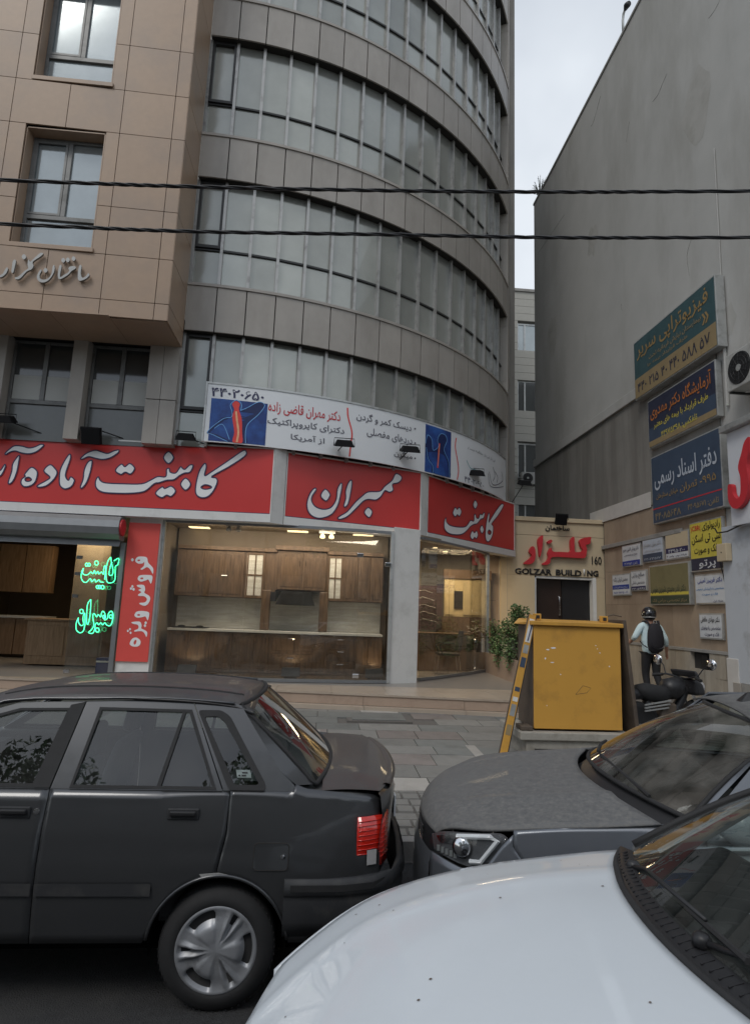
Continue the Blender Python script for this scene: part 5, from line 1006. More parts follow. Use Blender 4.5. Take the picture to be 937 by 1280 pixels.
sB = lambda z: -.44 + .03*max(0, min(1, (z-.62)/.15)) - .0 + .02*(z > 2)   # rear edge of the rear door
mid = .56
for sg in (-1, 1):
    ns_ = 'near' if sg < 0 else 'far'
    G = .0025
    d1 = C1.side('rear_door', lambda z: sA(z)+G, lambda z: sB(z)-G, low1, lambda x: .955, M['cgrey'], sg, 36, 16)
    d2 = C1.side('front_door', lambda z: -2.24, lambda z: sA(z)-G, low1, lambda x: .955, M['cgrey'], sg, 24, 12)
    C1.side('rear_wing', lambda z: sB(z)+G, lambda z: .335, low1, lambda x: min(tr1(x), .958) if x < -.1 else tr1(x), M['cgrey'], sg, 40, 16)
    C1.side('front_wing', lambda z: -3.35, lambda z: -2.245, low1, lambda x: helper_lerp([(-3.35, .74), (-2.6, .88), (-2.245, .94)], x), M['cgrey'], sg, 30, 10)
    # greenhouse side frame
    V0, Z0, V1, Z1 = .742, .955, .565, 1.34
    fr_out = [(-1.262+.0025, .957), (-1.195, 1.338), (-.90, 1.352), (-.655, 1.345), (-.448, .957)]
    win_r = [(-1.168, .966), (-1.118, 1.308), (-.66, 1.306), (-.482, .966)]
    f = C1.slant('door_frame', fr_out, [win_r], M['cgrey'], V0, Z0, V1, Z1, sg, .02, d1)
    C1.slant('window_seal', [(-1.172, .962), (-1.122, 1.313), (-.655, 1.311), (-.477, .962)], [[(-1.158, .975), (-1.108, 1.300), (-.668, 1.298), (-.500, .975)]], M['rubber'], V0, Z0, V1, Z1, sg, .008, d1, off=.004)
    C1.slant('window_bar', [(-.765, .975), (-.700, 1.300), (-.684, 1.300), (-.745, .975)], [], M['rubber'], V0, Z0, V1, Z1, sg, .012, d1, off=.003)
    C1.slant('window_glass', [(-1.165, .97), (-1.115, 1.305), (-.663, 1.303), (-.49, .97)], [], M['cglass'], V0, Z0, V1, Z1, sg, 0, d1, off=-.010)
    f2 = C1.slant('door_frame', [(-1.2655, .957), (-1.20, 1.338), (-1.52, 1.325), (-1.70, 1.27), (-2.20, .957)], [[(-1.335, .966), (-1.268, 1.303), (-1.51, 1.296), (-1.66, 1.25), (-2.10, .966)]], M['cgrey'], V0, Z0, V1, Z1, sg, .02, d2)
    C1.slant('pillar_trim', [(-1.335, .962), (-1.268, 1.320), (-1.20, 1.335), (-1.264, .962)], [], M['rubber'], V0, Z0, V1, Z1, sg, .006, d2, off=.005)
    C1.slant('window_seal', [(-1.325, .962), (-1.262, 1.306), (-1.51, 1.30), (-1.665, 1.254), (-2.11, .962)], [[(-1.345, .978), (-1.278, 1.294), (-1.505, 1.288), (-1.655, 1.243), (-2.085, .978)]], M['rubber'], V0, Z0, V1, Z1, sg, .008, d2, off=.004)
    C1.slant('window_glass', [(-1.335, .97), (-1.27, 1.30), (-1.51, 1.294), (-1.66, 1.248), (-2.10, .97)], [], M['cglass'], V0, Z0, V1, Z1, sg, 0, d2, off=-.010)
    # quarter light and rear pillar
    qo = [(-.443, .959), (-.650, 1.345), (-.46, 1.345), (-.405, 1.335), (-.30, 1.20), (-.17, 1.04), (-.10, .985), (-.10, .959)]
    qh = [(-.405, .972), (-.595, 1.290), (-.515, 1.290), (-.470, 1.27), (-.262, .972)]
    c_ = C1.slant('rear_pillar', qo, [qh], M['cgrey'], V0, Z0, V1, Z1, sg, .02)
    C1.slant('quarter_window_seal', rounded([(-.418, .962), (-.625, 1.310), (-.505, 1.312), (-.455, 1.285), (-.242, .99), (-.240, .962)], .02), [rounded([(-.392, .985), (-.585, 1.280), (-.518, 1.282), (-.482, 1.26), (-.275, .992), (-.285, .985)], .012)], M['rubber'], V0, Z0, V1, Z1, sg, .012, c_, off=.006)
    C1.slant('quarter_glass', [(-.40, .975), (-.592, 1.288), (-.515, 1.288), (-.472, 1.268), (-.268, .98)], [], M['cglass'], V0, Z0, V1, Z1, sg, 0, c_, off=-.004)
    # moulding strip and lower black band, drip rail
    for (nm, x0, x1) in (('door_moulding', -1.255, -.735), ('door_moulding', -2.2, -1.27)):
        C1.side(nm, lambda z, a=x0: a, lambda z, b=x1: b, lambda x: .512, lambda x: .565, M['trim'], sg, 12, 4, .0).location.y += sg*.012
    dr_ = [(x, YC1+sg*(V0+(V1-V0)*(z-Z0)/(Z1-Z0)+.012), z) for x, z in ((-2.18, .97), (-1.69, 1.285), (-1.52, 1.34), (-1.2, 1.352), (-.9, 1.362), (-.66, 1.358), (-.44, 1.346))]
    MB().tube(smooth_loop(dr_, 4, False), .008, 6).build('drip_rail', M['cgrey'], car1, smooth=True)
    lipo = MB().tube([(RW[0]+cos(a)*.327, YC1+sg*(hw1(RW[0]+cos(a)*.327, max(.3, RW[1]+sin(a)*.327))+.001), max(.3, RW[1]+sin(a)*.327)) for a in [radians(8+164*i/30) for i in range(31)]], .008, 6).build('arch_lip', M['cgrey'], car1, smooth=True)
    # front and rear wheels
    for (cx_, cz_) in (RW, FW):
        w_ = tag(link('wheel', bpy.data.meshes.new('wheel'), None, car1)) if False else None
        wh = MB().lathe((cx_, YC1+sg*.55, cz_), (0, sg, 0), [(.05, 0), (.05, .1), (0, .1)], 12).build('wheel', M['darkframe'], car1)
        wheel(wh, (cx_, YC1+sg*.785, cz_), .27, .182, .17, sg, 'cap3')
        liner(car1, cx_, YC1+sg*.76, cz_+.03, .318, sg, .45)
    o = MB(); pts = [(-.52, .605), (-.43, .612), (-.385, .603), (-.40, .590), (-.44, .596), (-.505, .590)]
    if sg < 0:
        o.face(*[(x, YC1-hw1(x, z)-.003, z) for x, z in pts]); o.build('bare_metal_scrape', mat('bare_scraped_metal', (.5, .5, .49), .4, .4), car1)
    # side windows handles, fuel flap
    for (x, par) in ((-.62, d1), (-1.40, d2)):
        y = YC1-hw1(x, .855)*1 if sg < 0 else YC1+hw1(x, .855)
        h = MB().box((x-.075, min(y, y+sg*.012), .832), (x+.075, max(y, y+sg*.012), .884)).build('handle_recess', M['trim'], par, bevel=.008)
        MB().box((x-.062, min(y+sg*.012, y+sg*.028), .852), (x+.062, max(y+sg*.012, y+sg*.028), .876)).build('handle', M['blackp'], par, bevel=.007)
    ly = YC1+sg*(hw1(-1.3, .86)+.001); MB().lathe((-1.30, ly, .862), (0, sg, 0), [(.014, 0), (.014, .005), (.006, .007), (0, .007)], 14).build('door_lock', M['chrome'], d2)
fy = lambda x, z: YC1-hw1(x, z)-.0015
fo = rounded([(-.272, .622), (-.272, .738), (-.108, .738), (-.108, .622)], .02)
fl_ = MB().face(*[(x, fy(x, z)-.002, z) for x, z in fo]).build('fuel_flap', M['cgrey'], car1, recalc=False); fix_out(fl_, YC1)
g = MB(); lp = [(x, fy(x, z)-.001, z) for x, z in fo]; g.tube(lp+[lp[0]], .0028, 5); g.build('flap_seam', M['joint'], fl_)
MB().lathe((-.135, fy(-.135, .68)-.002, .68), (0, -1, 0), [(.012, 0), (.012, .004), (.005, .006), (0, .006)], 14).build('flap_lock', M['chrome'], fl_)
# stickers
st = MB().face(*[(x, YC1-(V0+(V1-V0)*(z-Z0)/(Z1-Z0))+.0055, z) for x, z in ((-.385, 1.012), (-.315, 1.012), (-.325, 1.045), (-.395, 1.045))]).build('window_sticker', M['letterwhite'], car1, recalc=False); fix_out(st, YC1)
text('YADAK 0236', M['black'], st, (-.362, YC1-(V0-.035)+.003, 1.032), (1, 0, 0), (0, .4, 1), .03, .007, rtl=False, ext=.001) if False else None
for k, (a, b, z0) in enumerate(((-.378, -.368, 1.018), (-.362, -.334, 1.030), (-.362, -.340, 1.018))): MB().face(*[(x, YC1-(V0+(V1-V0)*(z-Z0)/(Z1-Z0))+.0035, z) for x, z in ((a, z0), (b, z0), (b-.003, z0+.007), (a-.003, z0+.007))]).build('sticker_print', M['black'], st, recalc=False)
# roof, rear window, boot
rz1 = lambda x, v: sm_lerp([(-1.78, 1.33), (-1.5, 1.385), (-1.1, 1.405), (-.7, 1.40), (-.42, 1.375), (-.34, 1.345)], x) - .045*(abs(v)/.58)**2.4
roof = C1.top('roof', [-1.78+i*.09 for i in range(17)], lambda x: .575 if x < -.5 else .575-.0*(x+.5), rz1, M['cgtop'], 18)
for v in (-.36, .36): MB().tube([(x, YC1+v, rz1(x, v)+.001) for x in [-1.7+.08*i for i in range(17)]], .006, 6).build('roof_gutter', M['rubber'], roof)
rows = []; rowsg = []
for i in range(9):
    s = i/8
    xr, zr = -.335+(.055+.335)*s, 1.348+(.972-1.348)*s; hw_ = .545+(.655-.545)*s
    rows.append([C1.P(xr+.035*s*(1-(v*v)) - .075*v*v*(1-.3*s) + .01*sin(pi*s), hw_*v, zr - .018*v*v*(1-s)) for v in [-1+j/8 for j in range(17)]])
o = MB().grid(rows).build('rear_window', M['cglass'], car1, smooth=True)
edge = rows[0]+[r[-1] for r in rows[1:]]+rows[-1][::-1][1:]+[r[0] for r in rows[::-1][1:-1]]
MB().tube(smooth_loop(edge, 2, True)+[Vector(edge[0])], .013, 6, False).build('window_rubber', M['rubber'], o, smooth=True)
for sg in (-1, 1):                                            # rear pillar inner faces joining the glass
    k = 0 if sg < 0 else -1; qs = [(-.655, 1.36), (-.45, 1.352), (-.38, 1.315), (-.30, 1.20), (-.17, 1.04), (-.06, .978)]
    A = [r[k] for r in rows]; B = []
    for i in range(9): s = i/8; x = helper_lerp([(0, -.42), (.35, -.32), (.75, -.17), (1, -.09)], s); z = helper_lerp([(-.42, 1.348), (-.30, 1.20), (-.17, 1.04), (-.09, .985)], x); B.append((x, YC1+sg*(V0+(V1-V0)*(z-Z0)/(Z1-Z0)), z))
    MB().grid([A, B]).build('pillar_skin', M['cgrey'], car1, smooth=True)
for (v, m_, xx) in ((-.30, 'seat', -.42), (.30, 'seat', -.42)): MB().obox(C1.P(xx, v-.13, 1.0), (.08, 0, 0), (0, .26, 0), (.04, 0, .17)).build('rear_headrest', M['seat'], car1, bevel=.04, seg=3)
MB().face(C1.P(-.36, -.62, .975), C1.P(-.02, -.62, .965), C1.P(-.02, .62, .965), C1.P(-.36, .62, .975)).build('parcel_shelf', M['seat'], car1, recalc=False)
pst = atP(345, 945, Vector((0, 3.5, 1.1)), Vector((.73, 0, .69))); 
MB().obox(C1.P(-.18, -.42, 1.05), (.0, .10, 0), (.025, 0, -.025), (.001, 0, .001)).build('paper_card', M['letterwhite'], car1)
zt1 = lambda x, v: sm_lerp([(.02, .968), (.15, .974), (.30, .968), (.40, .955), (.46, .935)], x) - .016*(abs(v)/.7)**3
xe1 = lambda t: .455-.125*abs(t)**2.3
bl_ = MB().grid([[C1.P(.04+(xe1(t)-.04)*u, (.715-.02*u)*t, zt1(.04+(xe1(t)-.04)*u, .7*t)+.006) for t in [-1+j/10 for j in range(21)]] for u in [i/12 for i in range(13)]]).build('boot_lid', M['cgtop'], car1, smooth=True); up_out(bl_)
C1.top('boot_shoulder', [-.08+i*.0437 for i in range(11)], lambda x: hw1(x, .95)-.003, lambda x, v: min(tr1(x)-.004, zt1(max(x, .06), v)-.008+.0*abs(v)), M['cgtop'], 16)
def rearrow(z, dx=0.): return [C1.P(xe1(v)+dx, v*.735, z) for v in [-1+j/10 for j in range(21)]]
rf = MB().grid([rearrow(z, d) for z, d in ((.955, -.012), (.94, .0), (.85, .012), (.75, .0), (.57, -.01))]).build('boot_face', M['cgrey'], car1, smooth=True)
MB().grid([[C1.P(p[0]+dx, p[1]-YC1, zz) for p in rearrow(.9)][2:-2] for zz, dx in ((.950, -.05), (.968, -.01), (.960, .014), (.940, .008), (.93, -.01))]).build('boot_spoiler', M['cgtop'], car1, smooth=True)
MB().box((.458, YC1-.26, .70), (.468, YC1+.26, .81)).build('number_plate', M['letterwhite'], car1); MB().tube([(.42, YC1-.42, .84), (.462, YC1-.15, .845), (.462, YC1+.15, .845), (.42, YC1+.42, .84)], .012, 6).build('chrome_garnish', M['chrome'], car1)
for sg in (-1, 1):                                            # wrap round tail lights
    def tl(x0, z0, m, nm, par, r=.006):
        zs0, zs1 = z0; pts = []
        path = [(x0, hw1(x0, .75)), (x0+.05, hw1(x0+.05, .75)), (.30, hw1(.30, .75)-.004), (.338, .715), (.375, .63)]
        rws = [[(px+(.0), YC1+sg*(pv+r), z) if i < 3 else (px+r, YC1+sg*pv, z) for i, (px, pv) in enumerate(path)] for z in (zs0, (zs0+zs1)/2, zs1)]
        return MB().grid(rws).build(nm, M[m], par, smooth=True, solid=.004)
    tlg = tl(.218, (.618, .85), 'redlens', 'tail_light', car1)
    for k in range(9): tl(.222, (.655+.0215*k, .658+.0215*k), 'redlens', 'lens_rib', tlg, .0085)
    MB().grid([[(x, YC1+sg*(hw1(x, .66)+.011), z) for x in (.270, .285, .30, .318)] for z in (.632, .665, .70)]).build('reversing_lens', M['clearlens'], tlg, smooth=True)
# bumper wrapping the tail, lower sill band
def bump(x0, z, off): 
    L_ = [(x0, .80+off), (.0, .80+off), (.15, .795+off), (.30, .76+off), (.40, .69), (.465+off, .52), (.49+off, .25), (.50+off, 0)]; L_ += [(x, -v) for x, v in L_[::-1][1:]]
    return [(x, YC1-v, z) for x, v in L_]
MB().grid([bump(-.12, z, o_) for z, o_ in ((.585, -.02), (.578, .008), (.545, .016), (.52, .016), (.515, .008), (.49, .010), (.40, .004), (.33, -.02))]).build('rear_bumper', M['trim'], car1, smooth=True, solid=.01)
MB().grid([bump(-.09, z, o_) for z, o_ in ((.565, .024), (.535, .024))]).build('bumper_strip', M['rubber'], car1, smooth=True)
# nose (out of frame, kept simple) and underbody, cabin
MB().grid([[C1.P(x, v, z-.02*v*v) for v in (-.70, -.35, 0, .35, .70)] for x, z in ((-3.38, .76), (-3.0, .85), (-2.5, .93), (-2.24, .965))]).build('bonnet', M['cgrey'], car1, smooth=True)
MB().grid([[C1.P(x, v, z) for v in (-.66, -.3, 0, .3, .66)] for x, z in ((-3.38, .76), (-3.44, .65), (-3.46, .45), (-3.40, .25))]).build('front_bumper', M['trim'], car1, smooth=True)
MB().grid([[C1.P(x+.06*v*v, v*h, z) for v in (-1, -.5, 0, .5, 1)] for x, z, h in ((-2.24, .965, .70), (-2.0, 1.14, .63), (-1.78, 1.33, .56))]).build('windscreen', M['wglass'], car1, smooth=True)
MB().box((-3.2, YC1-.66, .22), (.32, YC1+.66, .30)).build('floor_pan', M['well'], car1)
MB().box((-2.25, YC1-.66, .301), (-2.1, YC1+.66, .9)).build('bulkhead', M['dash'], car1); MB().box((-.22, YC1-.66, .301), (-.20, YC1+.66, .93)).build('rear_bulkhead', M['dash'], car1)
seats(C1, (-1.42,), .50, h=.50); seats(C1, (-.62,), .50, hr=False, h=.46)
MB().tube([(-1.93+.05*sin(a), YC1-.36+.18*cos(a), .90+.17*sin(a)) for a in [i*.3927 for i in range(17)]], .012, 6).build('steering_wheel', M['dash'], car1)

# ---------- blue grey hatchback, behind on the right ----------
YC2 = 3.95
car2 = thing('parked_crossover', 'dusty blue grey car behind the white one, slim headlight and bonnet covered in dust', 'car', (.52, 3.10, 0))
def hw2(x, z):
    b = .885 - .05*max(0, (z-.66)/.3)**1.5 - .03*max(0, (.45-z)/.2)
    d = max(0, 1.02-x); b -= .25*(min(d, .62)/.5)**2.4
    if z > .98: b = min(b, .82-(z-.98)*.52)
    return b
C2 = Car(car2, YC2, .88, hw2)
W2 = (1.22, .33)
a2 = lambda x: max(.30, W2[1]+sqrt(max(0, .365**2-(x-W2[0])**2)) if abs(x-W2[0]) < .365 else .30)
rise = lambda q: sm_lerp([(-.1, .70), (0, .765), (.04, .80), (.12, .832), (.3, .862), (.55, .898), (.8, .930), (1.05, .968), (1.2, .99)], q)
hood_e = lambda x: rise(x-.60)   # height of the bonnet's outer edge
xf2 = lambda t: .45+.15*abs(t)**2.5
hx2 = lambda x: hw2(x, .84)-.018
def hood2(u, t):
    x = xf2(t)+(1.62-.26*(1-t*t)-xf2(t))*u; q = x-xf2(t); h = hx2(max(x, .60))
    return C2.P(x, t*h, rise(q)+.045*min(1, q/.5)*(1-abs(t)**3.2)+.012*min(1, q/.3)*math.exp(-((abs(t)-.62)/.045)**2))
hz2 = lambda x, v: hood_e(x)+.045*(1-min(1, abs(v)/.8)**3)
bon = MB().grid([[hood2((i/34)**1.25, -1+j/16) for j in range(33)] for i in range(35)]).build('bonnet', M['suvh'], car2, smooth=True); up_out(bon); md = bon.modifiers.new('solid', 'SOLIDIFY'); md.thickness = .012; md.offset = -1
for sg in (-1, 1):
    fw_ = C2.side('front_wing', lambda z: .98+.17*max(0, min(1, (.80-z)/.18)), lambda z: 1.80, a2, lambda x: hood_e(x)-.006, M['suvp'], sg, 36, 14)
    # narrow top return from wing to bonnet gap
    MB().grid([[C2.P(x, sg*(hw2(x, hood_e(x)-.006)), hood_e(x)-.006) for x in [.98+.043*i for i in range(19)]], [C2.P(x, sg*(hx2(x)+.004), hood_e(x)-.004) for x in [.98+.043*i for i in range(19)]]]).build('wing_top', M['suvp'], fw_, smooth=True)
    MB().tube([C2.P(W2[0]+cos(a)*.368, sg*(hw2(W2[0]+cos(a)*.368, max(.3, W2[1]+sin(a)*.368))+.004), max(.3, W2[1]+sin(a)*.368)) for a in [radians(4+172*i/30) for i in range(31)]], .020, 8).build('arch_moulding', M['trim'], car2, smooth=True)
    # bumper corner (painted) and grille corner
    bc = C2.side('bumper_corner', lambda z: .575, lambda z: .978+.17*max(0, min(1, (.80-z)/.18)), lambda x: max(.28, a2(x)), lambda x: helper_lerp([(.45, .69), (.58, .684), (.73, .668), (.80, .672), (.86, .712), (.925, .800), (.98, .855)], x), M['suvp'], sg, 26, 10)
    # headlight
    HLp = lambda x, z, o_=0: C2.P(x-o_*.3, sg*(hw2(x, z)+.002+o_*.6), z)
    up = [(.57, .755), (.64, .792), (.72, .812), (.82, .832), (.91, .846), (.945, .832)]; dn = [(.58, .690), (.65, .680), (.73, .676), (.80, .680), (.86, .722), (.935, .812)]
    up, dn = [smooth_loop([(a, b, 0) for a, b in q], 3, False) for q in (up, dn)]
    hl = MB().grid([[HLp(p.x, p.y, -.03) for p in up], [HLp(p.x, p.y, -.04) for p in dn]]).build('headlight', M['lampback'], car2, smooth=True)
    MB().grid([[HLp(p.x, p.y) for p in up], [HLp((p.x+q.x)/2, (p.y+q.y)/2, .012) for p, q in zip(up, dn)], [HLp(q.x, q.y) for q in dn]]).build('lens_cover', M['hlglass'], hl, smooth=True)
    c_ = Vector(HLp(.735, .755, -.022)); MB().lathe(c_, (-.25, sg, .1), [(.038, -.01), (.046, .012), (.034, .018), (.014, .024), (0, .025)], 20).build('projector', M['chrome'], hl, smooth=True)
    MB().lathe(c_, (-.25, sg, .1), [(.048, -.008), (.05, .006), (.037, .010)], 20).build('bezel', M['trim'], hl, smooth=True)
    MB().tube([HLp(*q, -.012) for q in ((.71, .795), (.87, .828), (.905, .818), (.825, .715), (.775, .706))], .0115, 6).build('light_guide', M['letterwhite'], hl)
    MB().grid([[HLp(.60, .762, -.015), HLp(.69, .795, -.015)], [HLp(.62, .735, -.025), HLp(.69, .755, -.025)]]).build('reflector', M['chrome'], hl, smooth=True)
    for k in range(5): MB().obox(Vector(HLp(.605+.022*k, .695, -.02)), (.015, 0, 0), (0, .004, 0), (0, 0, .026)).build('reflector_rib', M['alu'], hl)
    wh = MB().lathe((W2[0], YC2+sg*.6, W2[1]), (0, sg, 0), [(.05, 0), (.05, .1), (0, .1)], 12).build('wheel', M['darkframe'], car2); wheel(wh, (W2[0], YC2+sg*.86, W2[1]), .325, .21, .21, sg, 'plain')
    liner(car2, W2[0], YC2+sg*.83, W2[1], .366, sg, .45)
    # door and window, far enough back to leave the frame
    dd = C2.side('front_door', lambda z: 1.805, lambda z: 3.0, lambda x: .30, lambda x: .975, M['suvp'], sg, 12, 10)
    C2.slant('door_frame', [(1.81, .978), (2.25, 1.405), (3.0, 1.44), (3.0, .978)], [[(1.93, .99), (2.31, 1.37), (2.93, 1.395), (2.93, .99)]], M['suvp'], .82, .98, .60, 1.42, sg, .02, dd)
    C2.slant('window_glass', [(1.93, .99), (2.31, 1.37), (2.95, 1.395), (2.95, .99)], [], M['cglass'], .82, .98, .60, 1.42, sg, 0, dd, off=-.01)
    C2.slant('window_seal', [(1.90, .982), (2.30, 1.383), (2.95, 1.405), (2.95, .982)], [[(1.95, .998), (2.32, 1.362), (2.92, 1.385), (2.92, .998)]], M['rubber'], .82, .98, .60, 1.42, sg, .006, dd, off=.003)
    C2.side('rear_side', lambda z: 3.005, lambda z: 4.6, lambda x: .30, lambda x: .98, M['suvp'], sg, 20, 8)
    if sg > 0: continue
    mr = MB().lathe(C2.P(1.93, sg*.98, 1.02), (-1, 0, 0), [(0, -.05), (.07, -.04), (.085, .0), (.075, .06), (.04, .11), (0, .125)], 16).build('door_mirror', M['whitep'], car2, smooth=True)
    MB().tube([C2.P(1.96, sg*.83, .985), C2.P(1.94, sg*.93, 1.0)], .018, 6).build('mirror_arm', M['blackp'], mr)
zr2 = lambda x, v: sm_lerp([(2.14, 1.405), (2.3, 1.435), (2.6, 1.46), (3.2, 1.47), (4.2, 1.43)], x) - .05*(abs(v)/.6)**2.5
C2.top('roof', [2.15+i*.14 for i in range(16)], lambda x: .60, zr2, M['suvh'], 14, cur=lambda t: .10*t*t*0)
# windscreen
wr = []
for i in range(9):
    s = i/8; x = 1.42+(2.10-1.42)*s; z = 1.035+(1.405-1.055)*s; h = .80-.205*s
    wr.append([C2.P(x+.33*t*t*(1-.55*s)-.02*sin(pi*s), h*t, z-.055*t*t*(1-s*.2)+.02*sin(pi*s)) for t in [-1+j/8 for j in range(17)]])
ws_ = MB().grid(wr).build('windscreen', M['dglass2'], car2, smooth=True)
edge = wr[0]+[r[-1] for r in wr[1:]]+wr[-1][::-1][1:]+[r[0] for r in wr[::-1][1:-1]]; MB().tube([Vector(q) for q in edge]+[Vector(edge[0])], .012, 6, False).build('windscreen_seal', M['rubber'], ws_, smooth=True)
for sg in (-1, 1):
    k = 0 if sg < 0 else -1; B = [C2.P(1.77+.49*i/8, sg*(.82-(.978+.427*i/8-.98)*.5), .978+.427*i/8) for i in range(9)]
    MB().grid([[r[k] for r in wr], B]).build('front_pillar', M['suvp'], car2, smooth=True)
MB().grid([[C2.P(p[0]-.10-.0*abs(p[1]-YC2), (p[1]-YC2)*.98, hz2(min(1.66, p[0]-.1), 0)-.03-.07*(abs(p[1]-YC2)/.8)**2) for p in wr[0]], [(p[0]+.02, p[1], p[2]-.015) for p in wr[0]]]).build('cowl_panel', M['blackp'], car2, smooth=True)
for (a, b) in (((1.62, -.62, 1.02), (1.475, -.05, 1.08)), ((1.475, .05, 1.08), (1.60, .60, 1.045))): MB().tube([C2.P(*a), C2.P((a[0]+b[0])/2-.01, (a[1]+b[1])/2, (a[2]+b[2])/2+.01), C2.P(*b)], .009, 6).build('wiper', M['rubber'], car2)
an = MB().hexa([C2.P(2.22, -.05, 1.41), C2.P(2.34, -.05, 1.43), C2.P(2.34, .05, 1.43), C2.P(2.22, .05, 1.41)], [C2.P(2.28, -.012, 1.475), C2.P(2.34, -.012, 1.475), C2.P(2.34, .012, 1.475), C2.P(2.28, .012, 1.475)]).build('antenna_base', M['blackp'], car2, bevel=.01); MB().tube([C2.P(2.31, 0, 1.465), C2.P(2.56, 0, 1.545)], [.012, .007], 8).build('antenna', M['rubber'], an, smooth=True)
# nose
gr = MB().grid([[C2.P(xf2(t)+.012+dx, t*.675, z-.065) for t in [-1+j/10 for j in range(21)]] for z, dx in ((.845, .01), (.83, -.005), (.74, -.02), (.70, -.02))]).build('grille', M['blackp'], car2, smooth=True)
MB().grid([[C2.P(xf2(t)-.01+dx*.5, t*.69, z-.03) for t in [-1+j/10 for j in range(21)]] for z, dx in ((.70, .0), (.66, -.04), (.5, -.05), (.32, -.03), (.26, .03))]).build('front_bumper', M['suvp'], car2, smooth=True)
for k in range(4): MB().tube([C2.P(xf2(t*.7)+.0, t*.5, .66+.024*k) for t in [-1+j/6 for j in range(13)]], .006, 5).build('grille_bar', M['chrome'] if k == 0 else M['trim'], gr)
MB().face(C2.P(.45, -.8, .2), C2.P(4.6, -.8, .2), C2.P(4.6, .8, .2), C2.P(.45, .8, .2)).build('floor_pan', M['well'], car2, recalc=False)
MB().hexa([C2.P(1.62, -.74, .86), C2.P(2.15, -.76, .86), C2.P(2.15, .76, .86), C2.P(1.62, .74, .86)], [C2.P(1.85, -.74, .97), C2.P(2.12, -.74, 1.0), C2.P(2.12, .74, 1.0), C2.P(1.85, .74, .97)]).build('dashboard', M['dash'], car2, bevel=.03)
seats(C2, (2.75, 3.7), .55, h=.55, m='dash'); MB().box((4.55, YC2-.8, .3), (4.6, YC2+.8, 1.4)).build('tail_panel', M['suvp'], car2)
MB().tube([C2.P(2.35+.06*sin(a), -.38+.18*cos(a), 1.0+.17*sin(a)) for a in [i*.3927 for i in range(17)]], .013, 6).build('steering_wheel', M['dash'], car2)

car2.rotation_euler.z = radians(-17); car2.location.x -= .03
# ---------- white car, nearest ----------
YC3 = 1.58
car3 = thing('white_car', 'white car nearest the viewer at lower right, bonnet and black wiper cowl in view', 'car', (1, YC3, 0))
def hw3(x, z):
    b = .84 - .04*max(0, (z-.72)/.28)**1.5; d = max(0, .75-x)/.95; return b - .34*d**2.5
C3 = Car(car3, YC3, .84, hw3)
he3 = lambda x: sm_lerp([(-.22, .60), (-.16, .68), (.0, .775), (.22, .865), (.58, .935), (1.0, .985), (1.35, 1.01)], x)
hz3 = lambda x, t: he3(x) + sm_lerp([(-.2, .03), (.2, .075), (.7, .09), (1.2, .06)], x)*(1-abs(t)**2.6) + .010*math.exp(-((abs(t)-.62)/.06)**2)
rows = []
for i in range(36):
    q = i/35; r = []
    for j in range(33):
        t = -1+j/16; xf = -.075-.14*(1-abs(t)**2.2); xb = 1.16-.27*(1-abs(t)**2.0); x = xf+(xb-xf)*q; r.append(C3.P(x, hw3(x, .9)*.985*t, hz3(x, t)))
    rows.append(r)
bon3 = MB().grid(rows).build('bonnet', M['whitep'], car3, smooth=True); up_out(bon3); md = bon3.modifiers.new('solid', 'SOLIDIFY'); md.thickness = .014; md.offset = -1
rd = random.Random(5); spots = MB()
for k in range(26):
    x, t = rd.uniform(-.05, .95), rd.uniform(-.9, .95); y = YC3+hw3(x, .9)*.985*t; s = rd.uniform(.0015, .005)
    P0 = Vector((x, y, hz3(x, t)+.0022)); ex = (hz3(x+.01, t)-hz3(x, t))/.01; ey = (hz3(x, t+.01)-hz3(x, t))/(.01*hw3(x, .9)*.985)
    spots.face(*[P0+Vector((cos(a)*s, sin(a)*s*.8, ex*cos(a)*s+ey*sin(a)*s*.8)) for a in [j*1.047 for j in range(6)]])
tag(spots.build('dirt_spot', mat('grime_speck', (.12, .09, .07), .8), bon3, recalc=False), kind='stuff')
WX = (.52, .30)
a3 = lambda x: max(.28, WX[1]+sqrt(.34**2-(x-WX[0])**2) if abs(x-WX[0]) < .34 else .28)
for sg in (-1, 1):
    C3.side('front_wing', lambda z: -.10+.0*z, lambda z: 1.30, a3, lambda x: he3(x)-.006, M['whitep'], sg, 40, 14)
    wh = MB().lathe((WX[0], YC3+sg*.55, WX[1]), (0, sg, 0), [(.05, 0), (.05, .1), (0, .1)], 12).build('wheel', M['darkframe'], car3); wheel(wh, (WX[0], YC3+sg*.81, WX[1]), .29, .19, .18, sg, 'plain')
    liner(car3, WX[0], YC3+sg*.78, WX[1], .338, sg, .45)
    hl = MB().grid([[C3.P(x, sg*(hw3(x, z)+.004), z) for x in (-.10, -.08, -.04, .02, .10, .18)] for z in (.50, .54, .58)]).build('headlight', M['blackp'], car3, smooth=True)
    dd = C3.side('front_door', lambda z: 1.305, lambda z: 2.35, lambda x: .28, lambda x: 1.0, M['whitep'], sg, 10, 8)
    C3.slant('door_frame', [(1.30, 1.003), (1.86, 1.40), (2.35, 1.43), (2.35, 1.003)], [[(1.42, 1.015), (1.88, 1.37), (2.28, 1.39), (2.28, 1.015)]], M['whitep'], .80, 1.0, .60, 1.42, sg, .02, dd)
    C3.slant('window_glass', [(1.42, 1.015), (1.88, 1.37), (2.3, 1.39), (2.3, 1.015)], [], M['cglass'], .80, 1.0, .60, 1.42, sg, 0, dd, off=-.01)
    C3.side('rear_side', lambda z: 2.355, lambda z: 3.7, lambda x: .28, lambda x: 1.0, M['whitep'], sg, 10, 6)
